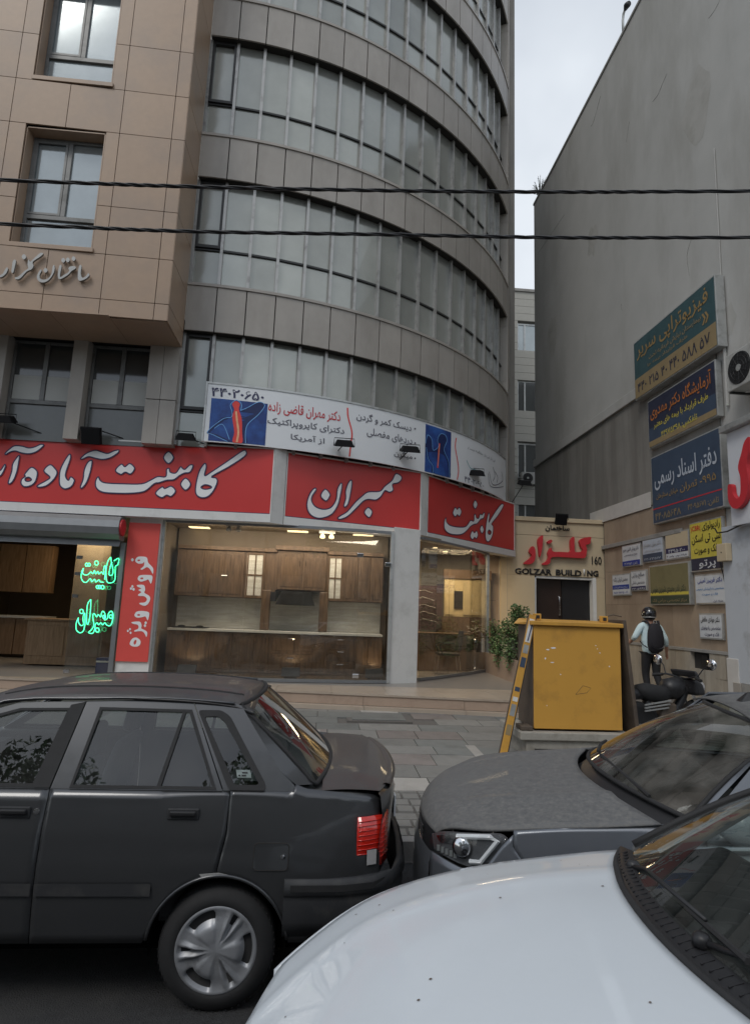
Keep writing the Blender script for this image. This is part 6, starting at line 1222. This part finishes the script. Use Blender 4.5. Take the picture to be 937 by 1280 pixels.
MB().grid([[C3.P(-.12-.14*(1-abs(t)**2.2)+dx, hw3(-.10, .7)*t, z) for t in [-1+j/10 for j in range(21)]] for z, dx in ((.62, .015), (.58, -.02), (.45, -.04), (.3, -.02), (.24, .04))]).build('front_bumper', M['whitep'], car3, smooth=True)
wr = []
for i in range(9):
    s = i/8; x = .955+(1.72-.955)*s; z = 1.078+(1.40-1.078)*s; h = .775-.185*s
    wr.append([C3.P(x+.24*t*t*(1-.45*s), h*t, z-.055*t*t+.03*sin(pi*s)) for t in [-1+j/10 for j in range(21)]])
ws3 = MB().grid(wr).build('windscreen', M['wglass'], car3, smooth=True)
for sg in (-1, 1):
    k = 0 if sg < 0 else -1; B = [C3.P(1.22+.64*i/8, sg*(.80-(1.003+.397*i/8-1.0)*.476), 1.003+.397*i/8) for i in range(9)]
    MB().grid([[r[k] for r in wr], B]).build('front_pillar', M['whitep'], car3, smooth=True)
    MB().tube([Vector(r[k])+Vector((0, 0, .004)) for r in wr], .012, 6).build('pillar_rubber', M['rubber'], ws3, smooth=True)
C3.top('roof', [1.84+i*.15 for i in range(12)], lambda x: .59, lambda x, v: 1.40+.05*min(1, (x-1.84)/.5)-.04*(abs(v)/.6)**2.5, M['whitep'], 12)
# cowl with slatted vent, wipers
cw = MB().grid([[Vector(p)+Vector((.004, 0, -.004)) for p in rows[-1]][2:-2], [C3.P(.925+.235*t*t, .79*t, 1.045+.025*(1-t*t)) for t in [-1+j/16 for j in range(33)]][2:-2], [C3.P(.965+.235*t*t, .77*t, 1.078-.05*t*t) for t in [-1+j/16 for j in range(33)]][2:-2]]).build('cowl_panel', M['blackp'], car3, smooth=True)
MB().tube([Vector(p)+Vector((.004, 0, .002)) for p in rows[-1]], .010, 6).build('cowl_seal', M['rubber'], car3, smooth=True)
for k in range(44):
    t = -.80+k*.037; x = .915+.235*t*t; MB().obox(C3.P(x, .79*t-.004, 1.063-.03*t*t), (.034, .0, .009), (0, .005, 0), (0, 0, .005)).build('vent_slat', M['blackp'], cw)
for (a, b, c) in (((1.05, .50, 1.055), (1.045, .40, 1.085), (.995, .02, 1.115)), ((.955, -.02, 1.085), (1.00, -.15, 1.11), (1.10, -.60, 1.095))):
    w_ = MB().lathe(C3.P(a[0], a[1], a[2]-.01), (.2, 0, 1), [(.022, 0), (.022, .02), (.015, .03), (0, .03)], 14).build('wiper', M['blackp'], car3, smooth=True)
    MB().tube([C3.P(*a), C3.P(*b), C3.P(*c)], [.009, .007, .005], 6).build('arm', M['blackp'], w_, smooth=True); dv = Vector(C3.P(*c))-Vector(C3.P(*b)); p0 = Vector(C3.P(*c))-dv*.75; MB().tube([p0-Vector((0, 0, .01)), p0+dv*1.25-Vector((0, 0, .012))], .008, 6).build('blade', M['rubber'], w_)
MB().hexa([C3.P(1.0, -.70, .90), C3.P(1.55, -.70, .90), C3.P(1.55, .70, .90), C3.P(1.0, .70, .90)], [C3.P(1.10, -.68, 1.03), C3.P(1.50, -.70, 1.06), C3.P(1.50, .70, 1.06), C3.P(1.10, .68, 1.03)]).build('dashboard', M['dash'], car3, bevel=.03)
MB().face(C3.P(1.2, -.15, 1.072), C3.P(1.38, -.12, 1.078), C3.P(1.38, .12, 1.078), C3.P(1.2, .15, 1.072)).build('paper_on_dashboard', M['paleblue'], car3, recalc=False)
MB().face(C3.P(-.1, -.78, .2), C3.P(3.7, -.78, .2), C3.P(3.7, .78, .2), C3.P(-.1, .78, .2)).build('floor_pan', M['well'], car3, recalc=False)
seats(C3, (2.15,), .55, h=.52); MB().tube([C3.P(1.62+.06*sin(a), -.36+.19*cos(a), 1.0+.17*sin(a)) for a in [i*.3927 for i in range(17)]], .014, 6).build('steering_wheel', M['dash'], car3)
# ================= UTILITY CABINET and its leaning covers =================
M['yellow2'] = mat('weathered_yellow_paint', (.60, .315, .055), .5, var=.06, scale=2, dirt=(.40, .21, .045), dscale=3, dlo=.5, dhi=.8, bump=.05)
M['darkmetal'] = mat('grimy_brown_metal', (.10, .075, .055), .7, var=.25, dirt=(.05, .04, .035), dscale=4)
M['concrete'] = mat('rough_concrete', (.33, .31, .27), .9, var=.15, scale=6, bump=.4, bscale=30, dirt=(.2, .18, .15), dscale=4)
YQ = 7.45; gq = gz(YQ)
cbn = thing('utility_cabinet', 'yellow metal street cabinet with scratched front standing on a concrete plinth', 'utility cabinet', (3.1, YQ+.3, gq))
cbn['label'] = 'yellow metal street cabinet with scratched front standing on a concrete plinth'
xa, xb = atY(667, 850, YQ).x, atY(776, 850, YQ).x; z0c, z1c = atY(720, 912, YQ).z, atY(720, 783, YQ).z
MB().box((xa, YQ, z0c), (xb, YQ+.03, z1c-.002)).build('front_panel', M['yellow2'], cbn, bevel=.006)
MB().box((xa+.004, YQ+.031, z0c), (xb-.004, YQ+.62, z1c-.002)).build('body', M['darkmetal'], cbn)
MB().hexa([(xa-.05, YQ-.04, z1c), (xb+.03, YQ-.04, z1c), (xb+.03, YQ+.66, z1c), (xa-.05, YQ+.66, z1c)], [(xa-.05, YQ-.04, z1c+.05), (xb+.03, YQ-.04, z1c+.05), (xb-.02, YQ+.66, z1c+.075), (xa+.02, YQ+.66, z1c+.075)]).build('lid', M['yellow2'], cbn, bevel=.008)
for x in (xa+.07, xb-.17): 
    o = MB().box((x-.045, YQ+.05, z1c+.06), (x+.045, YQ+.11, z1c+.14)).build('lifting_bracket', M['yellow2'], cbn, bevel=.006); MB().box((x-.022, YQ+.045, z1c+.08), (x+.022, YQ+.049, z1c+.12)).build('bracket_hole', M['joint'], o)
rd = random.Random(9); sc_ = MB()
for (px, py, w_, h_) in ((691, 810, 14, 4), (684, 812, 8, 3), (744, 807, 4, 2), (749, 816, 4, 2), (761, 833, 3, 3), (700, 843, 3, 3), (690, 828, 10, 2), (746, 811, 3, 2), (681, 823, 3, 6), (683, 882, 2, 2)):
    c = atY(px, py, YQ); pts = [(c.x+cos(a)*w_*.0036*rd.uniform(.5, 1), YQ-.0015, c.z+sin(a)*h_*.0036*rd.uniform(.5, 1)) for a in [i*.7 for i in range(9)]]; sc_.face(*pts)
tag(sc_.build('chipped_paint', M['letterwhite'], cbn, recalc=False), kind='stuff')
tr_ = [atY(px, py, YQ-.001) for px, py in ((719, 868), (733, 866), (738, 860), (728, 857), (719, 868))]; MB().tube(tr_, .0018, 4).build('stencilled_mark', M['darkmetal'], cbn)
pz = z0c-.02
MB().box((xa-.12, YQ-.06, gq-.02), (xb+.05, YQ+.75, pz-.10)).build('plinth', M['concrete'], cbn, bevel=.01); MB().box((xa-.20, YQ-.10, pz-.098), (xb+.08, YQ+.78, pz-.005)).build('plinth_cap', M['concrete'], cbn, bevel=.012)
MB().box((xa-.02, YQ-.075, gq+.09), (xb+.02, YQ-.061, gq+.10)).build('plinth_groove', M['joint'], cbn)
MB().box((xa-.17, YQ-.02, pz-.003), (xa-.02, YQ+.20, pz+.05)).build('fallen_latch', M['darkmetal'], cbn, bevel=.01)
lb = thing('leaning_yellow_panel', 'long narrow yellow metal panel with torn stickers leaning on the cabinet left side', 'panel', (2.3, YQ-.1, gq))
A, B = atY(628.5, 948, YQ-.08), atY(666, 769, YQ+.05); A.z = max(A.z, gz(YQ)); dv = B-A; nd = dv.normalized(); wx = Vector((.105, 0, 0)); wx -= nd*wx.dot(nd)
MB().obox(A-wx*.5, wx, Vector((0, .05, 0)), dv).build('panel', M['darkmetal'], lb)
MB().obox(A-wx*.5+Vector((0, -.02, 0)), wx*.82, Vector((0, .019, 0)), dv).build('front_edge', M['yellow2'], lb, bevel=.003)
for (a, b, m_) in ((.80, .97, 'white'), (.62, .69, 'royal'), (.45, .48, 'royal'), (.38, .41, 'white'), (.28, .36, 'alu'), (.72, .78, 'alu'), (.15, .22, 'ochre')):
    p = A-wx*.40+dv*a+Vector((0, -.0225, 0)); MB().obox(p, wx*.6, Vector((0, .002, 0)), dv*(b-a)).build('torn_sticker', M[m_], lb)
MB().tube([A-wx*.1+dv*.81+Vector((0, -.025, 0)), A+wx*.05+dv*.96+Vector((0, -.025, 0))], .008, 4).build('sticker_print', M['navy'], lb)
rbp = thing('leaning_dark_panel', 'grimy brown metal cover leaning against the right side of the yellow cabinet', 'panel', (4, YQ, gq))
A, B = atY(800, 900, YQ+.02), atY(779, 768, YQ+.02); A.z = gz(YQ)+.1
MB().hexa([(xb+.20, YQ+.0, gq), (xb+.25, YQ+.0, gq), (xb+.25, YQ+.7, gq), (xb+.20, YQ+.7, gq)], [(xb+.035, YQ+.0, z1c+.10), (xb+.085, YQ+.0, z1c+.10), (xb+.085, YQ+.7, z1c+.10), (xb+.035, YQ+.7, z1c+.10)]).build('panel', M['darkmetal'], rbp, bevel=.008)
MB().tube([(xb-.16, YQ+.08, z1c+.13), (xb-.05, YQ+.06, z1c+.16), (xb+.05, YQ+.05, z1c+.14)], .008, 6).build('hook', M['darkmetal'], rbp)
# ================= MOTORCYCLE =================
mo = thing('motorcycle', 'black motorcycle parked beyond the yellow cabinet with one mirror raised', 'motorcycle', (4.7, 7.6, gz(7.6)))
mg = gz(7.6); mf, mr_ = Vector((5.16, 8.30, mg+.30)), Vector((4.12, 7.92, mg+.30)); dr = (mr_-mf).normalized(); sd = Vector((dr.y, -dr.x, 0))
def mp(a, s, z): return mf+(mr_-mf)*a+sd*s*.85+Vector((0, 0, (z-.30)*.74))
for p in (mf, mr_):
    w_ = MB().lathe(p-sd*.05, sd, [(.22, 0), (.28, .0), (.30, .03), (.30, .07), (.28, .10), (.22, .10)], 36).build('wheel', M['rubber'], mo, smooth=True); MB().lathe(p-sd*.03, sd, [(.03, -.02), (.03, .08)], 12).build('hub', M['alu'], w_)
    for k in range(6): a = k*pi/3; MB().tube([p, p+(dr*cos(a)+Vector((0, 0, 1))*sin(a))*.22], .012, 5).build('spoke', M['alu'], w_)
for s in (-.09, .09): MB().tube([mp(0, s, .30), mp(.16, s, .95)], .022, 8).build('fork', M['chrome'], mo)
MB().tube([mp(.15, 0, .92), mp(.25, 0, .72), mp(.45, 0, .40), mp(.72, 0, .42), mp(.85, 0, .72)], [.05, .06, .07, .06, .05], 8).build('frame', M['blackp'], mo, smooth=True)
MB().tube([mp(.22, 0, .86), mp(.32, 0, .94), mp(.45, 0, .90), mp(.52, 0, .82)], [.06, .14, .15, .09], 12).build('fuel_tank', M['blackp'], mo, smooth=True)
MB().tube([mp(.50, 0, .84), mp(.65, 0, .82), mp(.85, 0, .86), mp(1.0, 0, .90)], [.09, .12, .12, .07], 10).build('seat', M['rubber'], mo, smooth=True)
MB().hexa([mp(.45, -.13, .35), mp(.72, -.13, .35), mp(.72, .13, .35), mp(.45, .13, .35)], [mp(.42, -.11, .66), mp(.66, -.11, .66), mp(.66, .11, .66), mp(.42, .11, .66)]).build('engine', M['darkmetal'], mo, bevel=.03)
MB().hexa([mp(-.02, -.20, .80), mp(.18, -.23, .80), mp(.18, .23, .80), mp(-.02, .20, .80)], [mp(.0, -.15, 1.02), mp(.17, -.2, 1.10), mp(.17, .2, 1.10), mp(.0, .15, 1.02)]).build('front_fairing', M['blackp'], mo, bevel=.04, seg=3)
MB().hexa([mp(.04, -.16, 1.10), mp(.20, -.21, 1.12), mp(.20, .21, 1.12), mp(.04, .16, 1.10)], [mp(.10, -.15, 1.23), mp(.22, -.24, 1.24), mp(.22, .24, 1.24), mp(.10, .15, 1.23)]).build('cowl_top', M['blackp'], mo, bevel=.02)
MB().tube([mp(-.03, 0, .92), mp(-.08, 0, .92)], [.10, .09], 16).build('headlamp', M['clearlens'], mo)
MB().tube([mp(.32, -.42, 1.10), mp(.24, -.28, 1.14), mp(.17, 0, 1.08), mp(.24, .28, 1.14), mp(.32, .42, 1.10)], .014, 8).build('handlebar', M['blackp'], mo, smooth=True)
for s in (-.36, .36):
    MB().tube([mp(.33, s*1.25, 1.10), mp(.27, s*.86, 1.125)], .022, 8).build('grip', M['rubber'], mo)
    m_ = MB().tube([mp(.24, s*.8, 1.13), mp(.20, s*1.0, 1.28), mp(.18, s*1.25, 1.36)], .008, 6).build('mirror_stalk', M['blackp'], mo); c = mp(.18, s*1.38, 1.38); MB().lathe(c, dr, [(0, -.03), (.06, -.02), (.075, .0), (.07, .012), (0, .012)], 18).build('mirror', M['chrome'], m_, smooth=True)
MB().tube([mp(.6, .14, .33), mp(.85, .18, .36), mp(1.12, .18, .45)], [.03, .045, .05], 10).build('exhaust', M['chrome'], mo, smooth=True)
MB().tube([mp(.92, 0, .80), mp(1.05, 0, .84), mp(1.15, 0, .78)], [.05, .08, .03], 8).build('tail', M['blackp'], mo, smooth=True)
for k in range(3): MB().tube([mp(.55+.02*k, -.13, .72-.06*k), mp(.98, -.13, .66-.05*k)], .012, 5).build('side_rail', M['alu'], mo)
# ================= PERSON =================
M['skin'] = mat('skin', (.42, .23, .16), .55, var=.08); M['shirt'] = mat('pale_mint_shirt', (.60, .74, .76), .85, var=.1, scale=6, bump=1.0, bscale=7); M['trousers'] = mat('black_trousers', (.014, .014, .016), .85, var=.2, bump=.2, bscale=12); M['helmetm'] = mat('black_helmet', (.012, .012, .014), .12, coat=1, var=.1); M['bag'] = mat('black_backpack', (.020, .018, .022), .85, var=.2, scale=10, bump=.2)
gx, gy = 6.6, 12.05; gg = gz(gy)
man = thing('person', 'person seen from behind in pale shirt and dark trousers wearing a black helmet', 'person', (gx, gy, gg))
def skin(name, joints, bones, m, parent, sub=2):
    bm = bmesh.new(); vs_ = {k: bm.verts.new((gx+p[0], gy+p[1], gg+p[2])) for k, (p, r) in joints.items()}
    for a, b in bones: bm.edges.new((vs_[a], vs_[b]))
    me = bpy.data.meshes.new(name); bm.to_mesh(me); bm.free(); o = bpy.data.objects.new(name, me); COL.objects.link(o)
    o.modifiers.new('skin', 'SKIN'); sl_ = me.skin_vertices[0].data
    for i, (k, (p, r)) in enumerate(joints.items()): sl_[i].radius = r if isinstance(r, tuple) else (r, r); sl_[i].use_root = (i == 0)
    md = o.modifiers.new('sub', 'SUBSURF'); md.levels = md.render_levels = sub
    dg = bpy.context.evaluated_depsgraph_get(); dg.update(); me2 = bpy.data.meshes.new_from_object(o.evaluated_get(dg)); bpy.data.objects.remove(o)
    me2.materials.clear(); return link(name, me2, m, parent, smooth=True)
J = dict(pelvis=((0, 0, .93), (.12, .09)), waist=((0, 0, 1.08), (.12, .085)), chest=((0, .01, 1.30), (.165, .11)), neckb=((0, .01, 1.46), (.09, .075)), neck=((.0, .02, 1.54), .055), head=((0, .03, 1.62), (.075, .09)), crown=((0, .02, 1.72), (.07, .085)),
 lsh=((-.18, .01, 1.42), .06), lel=((-.33, -.02, 1.20), .043), lwr=((-.30, .20, 1.10), .030), lpa=((-.29, .27, 1.08), (.018, .036)),
 rsh=((.18, .01, 1.42), .06), rel=((.30, -.05, 1.16), .043), rwr=((.37, .06, .93), .029), rpa=((.385, .08, .855), (.016, .036)),
 lhip=((-.095, 0, .86), .095), lkn=((-.10, .05, .47), .058), lan=((-.10, -.05, .09), .038), lto=((-.11, .10, .035), .035),
 rhip=((.095, 0, .86), .095), rkn=((.09, -.02, .47), .058), ran=((.09, -.22, .14), .038), rto=((.10, -.12, .04), .035))
Bn = [('pelvis', 'waist'), ('waist', 'chest'), ('chest', 'neckb'), ('neckb', 'neck'), ('neck', 'head'), ('head', 'crown'), ('neckb', 'lsh'), ('lsh', 'lel'), ('lel', 'lwr'), ('lwr', 'lpa'), ('neckb', 'rsh'), ('rsh', 'rel'), ('rel', 'rwr'), ('rwr', 'rpa'), ('pelvis', 'lhip'), ('lhip', 'lkn'), ('lkn', 'lan'), ('lan', 'lto'), ('pelvis', 'rhip'), ('rhip', 'rkn'), ('rkn', 'ran'), ('ran', 'rto')]
for h, base, dn in (('r', (.385, .08, .855), (.1, .1, -1)), ('l', (-.29, .27, 1.08), (.1, 1, -.15))):
    d = Vector(dn).normalized(); s = Vector((0, 1, 0)) if h == 'r' else Vector((0, 0, 1)); c = Vector(base)
    for i, (o_, l_) in enumerate(((.027, .062), (.010, .072), (-.008, .068), (-.025, .052))):
        p1 = c+s*o_+d*.03; p2 = p1+d*l_*.55; p3 = p2+(d+Vector((-.6 if h == 'r' else .6, 0, 0))).normalized()*l_*.45
        for k, (p, r) in enumerate(((p1, .011), (p2, .009), (p3, .007))): J['%sf%d%d' % (h, i, k)] = (tuple(p), r)
        Bn += [(h+'pa', '%sf%d0' % (h, i)), ('%sf%d0' % (h, i), '%sf%d1' % (h, i)), ('%sf%d1' % (h, i), '%sf%d2' % (h, i))]
    t1 = c+s*.038-d*.0; t2 = t1+(s*.6+d).normalized()*.045
    J[h+'t0'] = (tuple(t1), .011); J[h+'t1'] = (tuple(t2), .009); Bn += [(h+'wr', h+'t0'), (h+'t0', h+'t1')]
skin('body', J, Bn, M['skin'], man)
S = {k: (J[k][0], tuple(x*1.0+.022 for x in (J[k][1] if isinstance(J[k][1], tuple) else (J[k][1],)*2))) for k in ('chest', 'waist', 'neckb', 'lsh', 'rsh', 'lel', 'rel')}
S['chest'] = ((0, .01, 1.30), (.20, .13)); S['waist'] = ((0, .0, 1.08), (.185, .13)); S['hem'] = ((0, 0, .80), (.195, .135)); S['neckb'] = ((0, .01, 1.455), (.10, .085)); S['lfw'] = ((-.315, .10, 1.145), .046); S['rfw'] = ((.345, .02, 1.02), .045); S['lsh'] = ((-.185, .01, 1.415), .078); S['rsh'] = ((.185, .01, 1.415), .078); S['lel'] = (J['lel'][0], .060); S['rel'] = (J['rel'][0], .058)
skin('shirt', S, [('chest', 'waist'), ('waist', 'hem'), ('chest', 'neckb'), ('neckb', 'lsh'), ('neckb', 'rsh'), ('lsh', 'lel'), ('rsh', 'rel'), ('lel', 'lfw'), ('rel', 'rfw')], M['shirt'], man)
T = dict(pelvis=((0, 0, .98), (.165, .12)), lhip=((-.10, 0, .80), .108), lkn=((-.10, .05, .47), .075), lan=((-.10, -.05, .12), .058), rhip=((.10, 0, .80), .108), rkn=((.09, -.02, .47), .075), ran=((.09, -.21, .17), .058))
skin('trousers', T, [('pelvis', 'lhip'), ('lhip', 'lkn'), ('lkn', 'lan'), ('pelvis', 'rhip'), ('rhip', 'rkn'), ('rkn', 'ran')], M['trousers'], man)
for (x, y, z) in ((-.10, -.03, .0), (.09, -.20, .03)): MB().hexa([(gx+x-.045, gy+y-.08, gg+z), (gx+x+.045, gy+y-.08, gg+z), (gx+x+.05, gy+y+.18, gg+z), (gx+x-.05, gy+y+.18, gg+z)], [(gx+x-.04, gy+y-.07, gg+z+.09), (gx+x+.04, gy+y-.07, gg+z+.09), (gx+x+.035, gy+y+.16, gg+z+.045), (gx+x-.035, gy+y+.16, gg+z+.045)]).build('shoe', M['rubber'], man, bevel=.02, seg=3)
rowsH = []
for i in range(13):
    a = pi*i/12*.88; rowsH.append([(gx+sin(a)*.135*cos(b), gy+.02+sin(a)*.155*sin(b), gg+1.665+cos(a)*.145) for b in [j*2*pi/28 for j in range(29)]])
hm = MB().grid(rowsH).build('helmet', M['helmetm'], man, smooth=True, solid=.01)
MB().tube([(gx+.13*cos(a), gy+.02+.152*sin(a), gg+1.60) for a in [j*2*pi/24 for j in range(25)]], .010, 6).build('rim_band', M['alu'], hm, smooth=True)
for s in (-1, 1): MB().lathe((gx+s*.132, gy+.02, gg+1.66), (s, 0, 0), [(.02, 0), (.02, .008), (0, .01)], 12).build('visor_pivot', M['alu'], hm)
bp_ = thing('backpack', 'black rounded backpack worn over the pale shirt', 'backpack', (gx, gy-.16, gg+1.2))
prs = [(.84-.0, .05, .03), (.90, .14, .07), (1.0, .165, .09), (1.15, .165, .10), (1.28, .15, .095), (1.38, .115, .075), (1.43, .06, .045)]
rws = [[(gx+w_*cos(b)*(1 if abs(cos(b)) < .8 else 1), gy-.15-d_*.5+d_*sin(b)*1.0, gg+z+.05) for b in [j*2*pi/24 for j in range(25)]] for z, w_, d_ in prs]
o = MB().grid(rws).build('bag_body', M['bag'], bp_, smooth=True)
MB().tube([(gx+.135*cos(b), gy-.27, gg+1.08+.10*sin(b)) for b in [pi+j*pi/10 for j in range(11)]], .008, 5).build('pocket_seam', M['blackp'], o); MB().tube([(gx-.03, gy-.2, gg+1.47), (gx-.025, gy-.2, gg+1.53), (gx+.025, gy-.2, gg+1.53), (gx+.03, gy-.2, gg+1.47)], .008, 6).build('grab_loop', M['alu'], bp_)
for s in (-1, 1): MB().tube([(gx+s*.09, gy-.19, gg+1.42), (gx+s*.12, gy-.11, gg+1.52), (gx+s*.125, gy+.03, gg+1.51), (gx+s*.13, gy+.15, gg+1.40)], .022, 8).build('shoulder_strap', M['bag'], bp_, smooth=True); MB().tube([(gx+s*.15, gy-.15, gg+1.0), (gx+s*.20, gy-.08, gg+1.05), (gx+s*.21, gy+.02, gg+1.12)], .010, 6).build('side_strap', M['bag'], bp_)
# ================= OPPOSITE SIDE OF THE STREET (seen in reflections only) =================
ob = thing('opposite_building', 'plain office building across the street mirrored in car windows and glass', 'building', (0, -22, 0))
MB().box((-40, -32, 0), (45, -22, 11)).build('wall', M['render2'], ob)
for i in range(24):
    for j in range(3): MB().box((-38+i*3.4, -22.02, 1.2+j*3.0), (-36.2+i*3.4, -21.99, 2.9+j*3.0)).build('window', M['dglass'], ob)
me = None
for i in range(9):
    x = -24+i*5.6; t = thing('street_tree', 'dark leafy street tree across the road mirrored in the car windows', 'tree', (x, -9, 0), 'street trees across the road'); rd = random.Random(i)
    MB().tube([(x, -9, 0), (x+.1, -9, 3.2), (x, -9, 7.2)], [.18, .13, .07], 8).build('trunk', M['stem'], t); lf = MB()
    for k in range(4200):
        d = Vector((rd.gauss(0, 1), rd.gauss(0, 1), rd.gauss(0, 1))).normalized()*rd.random()**.4; p = Vector((x+d.x*(2.0+.5*sin(i)), -9+d.y*1.8, 7.5+.8*sin(i*2.3)+d.z*2.4)); s = .11; a = Vector((rd.uniform(-1, 1), rd.uniform(-1, 1), rd.uniform(-1, 1))).normalized()*s; b = a.cross(Vector((rd.random(), rd.random(), 1))).normalized()*s*.6; lf.face(p-a, p-b, p+a, p+b)
    tag(lf.build('crown', M['leaf'], t, recalc=False), kind='stuff')
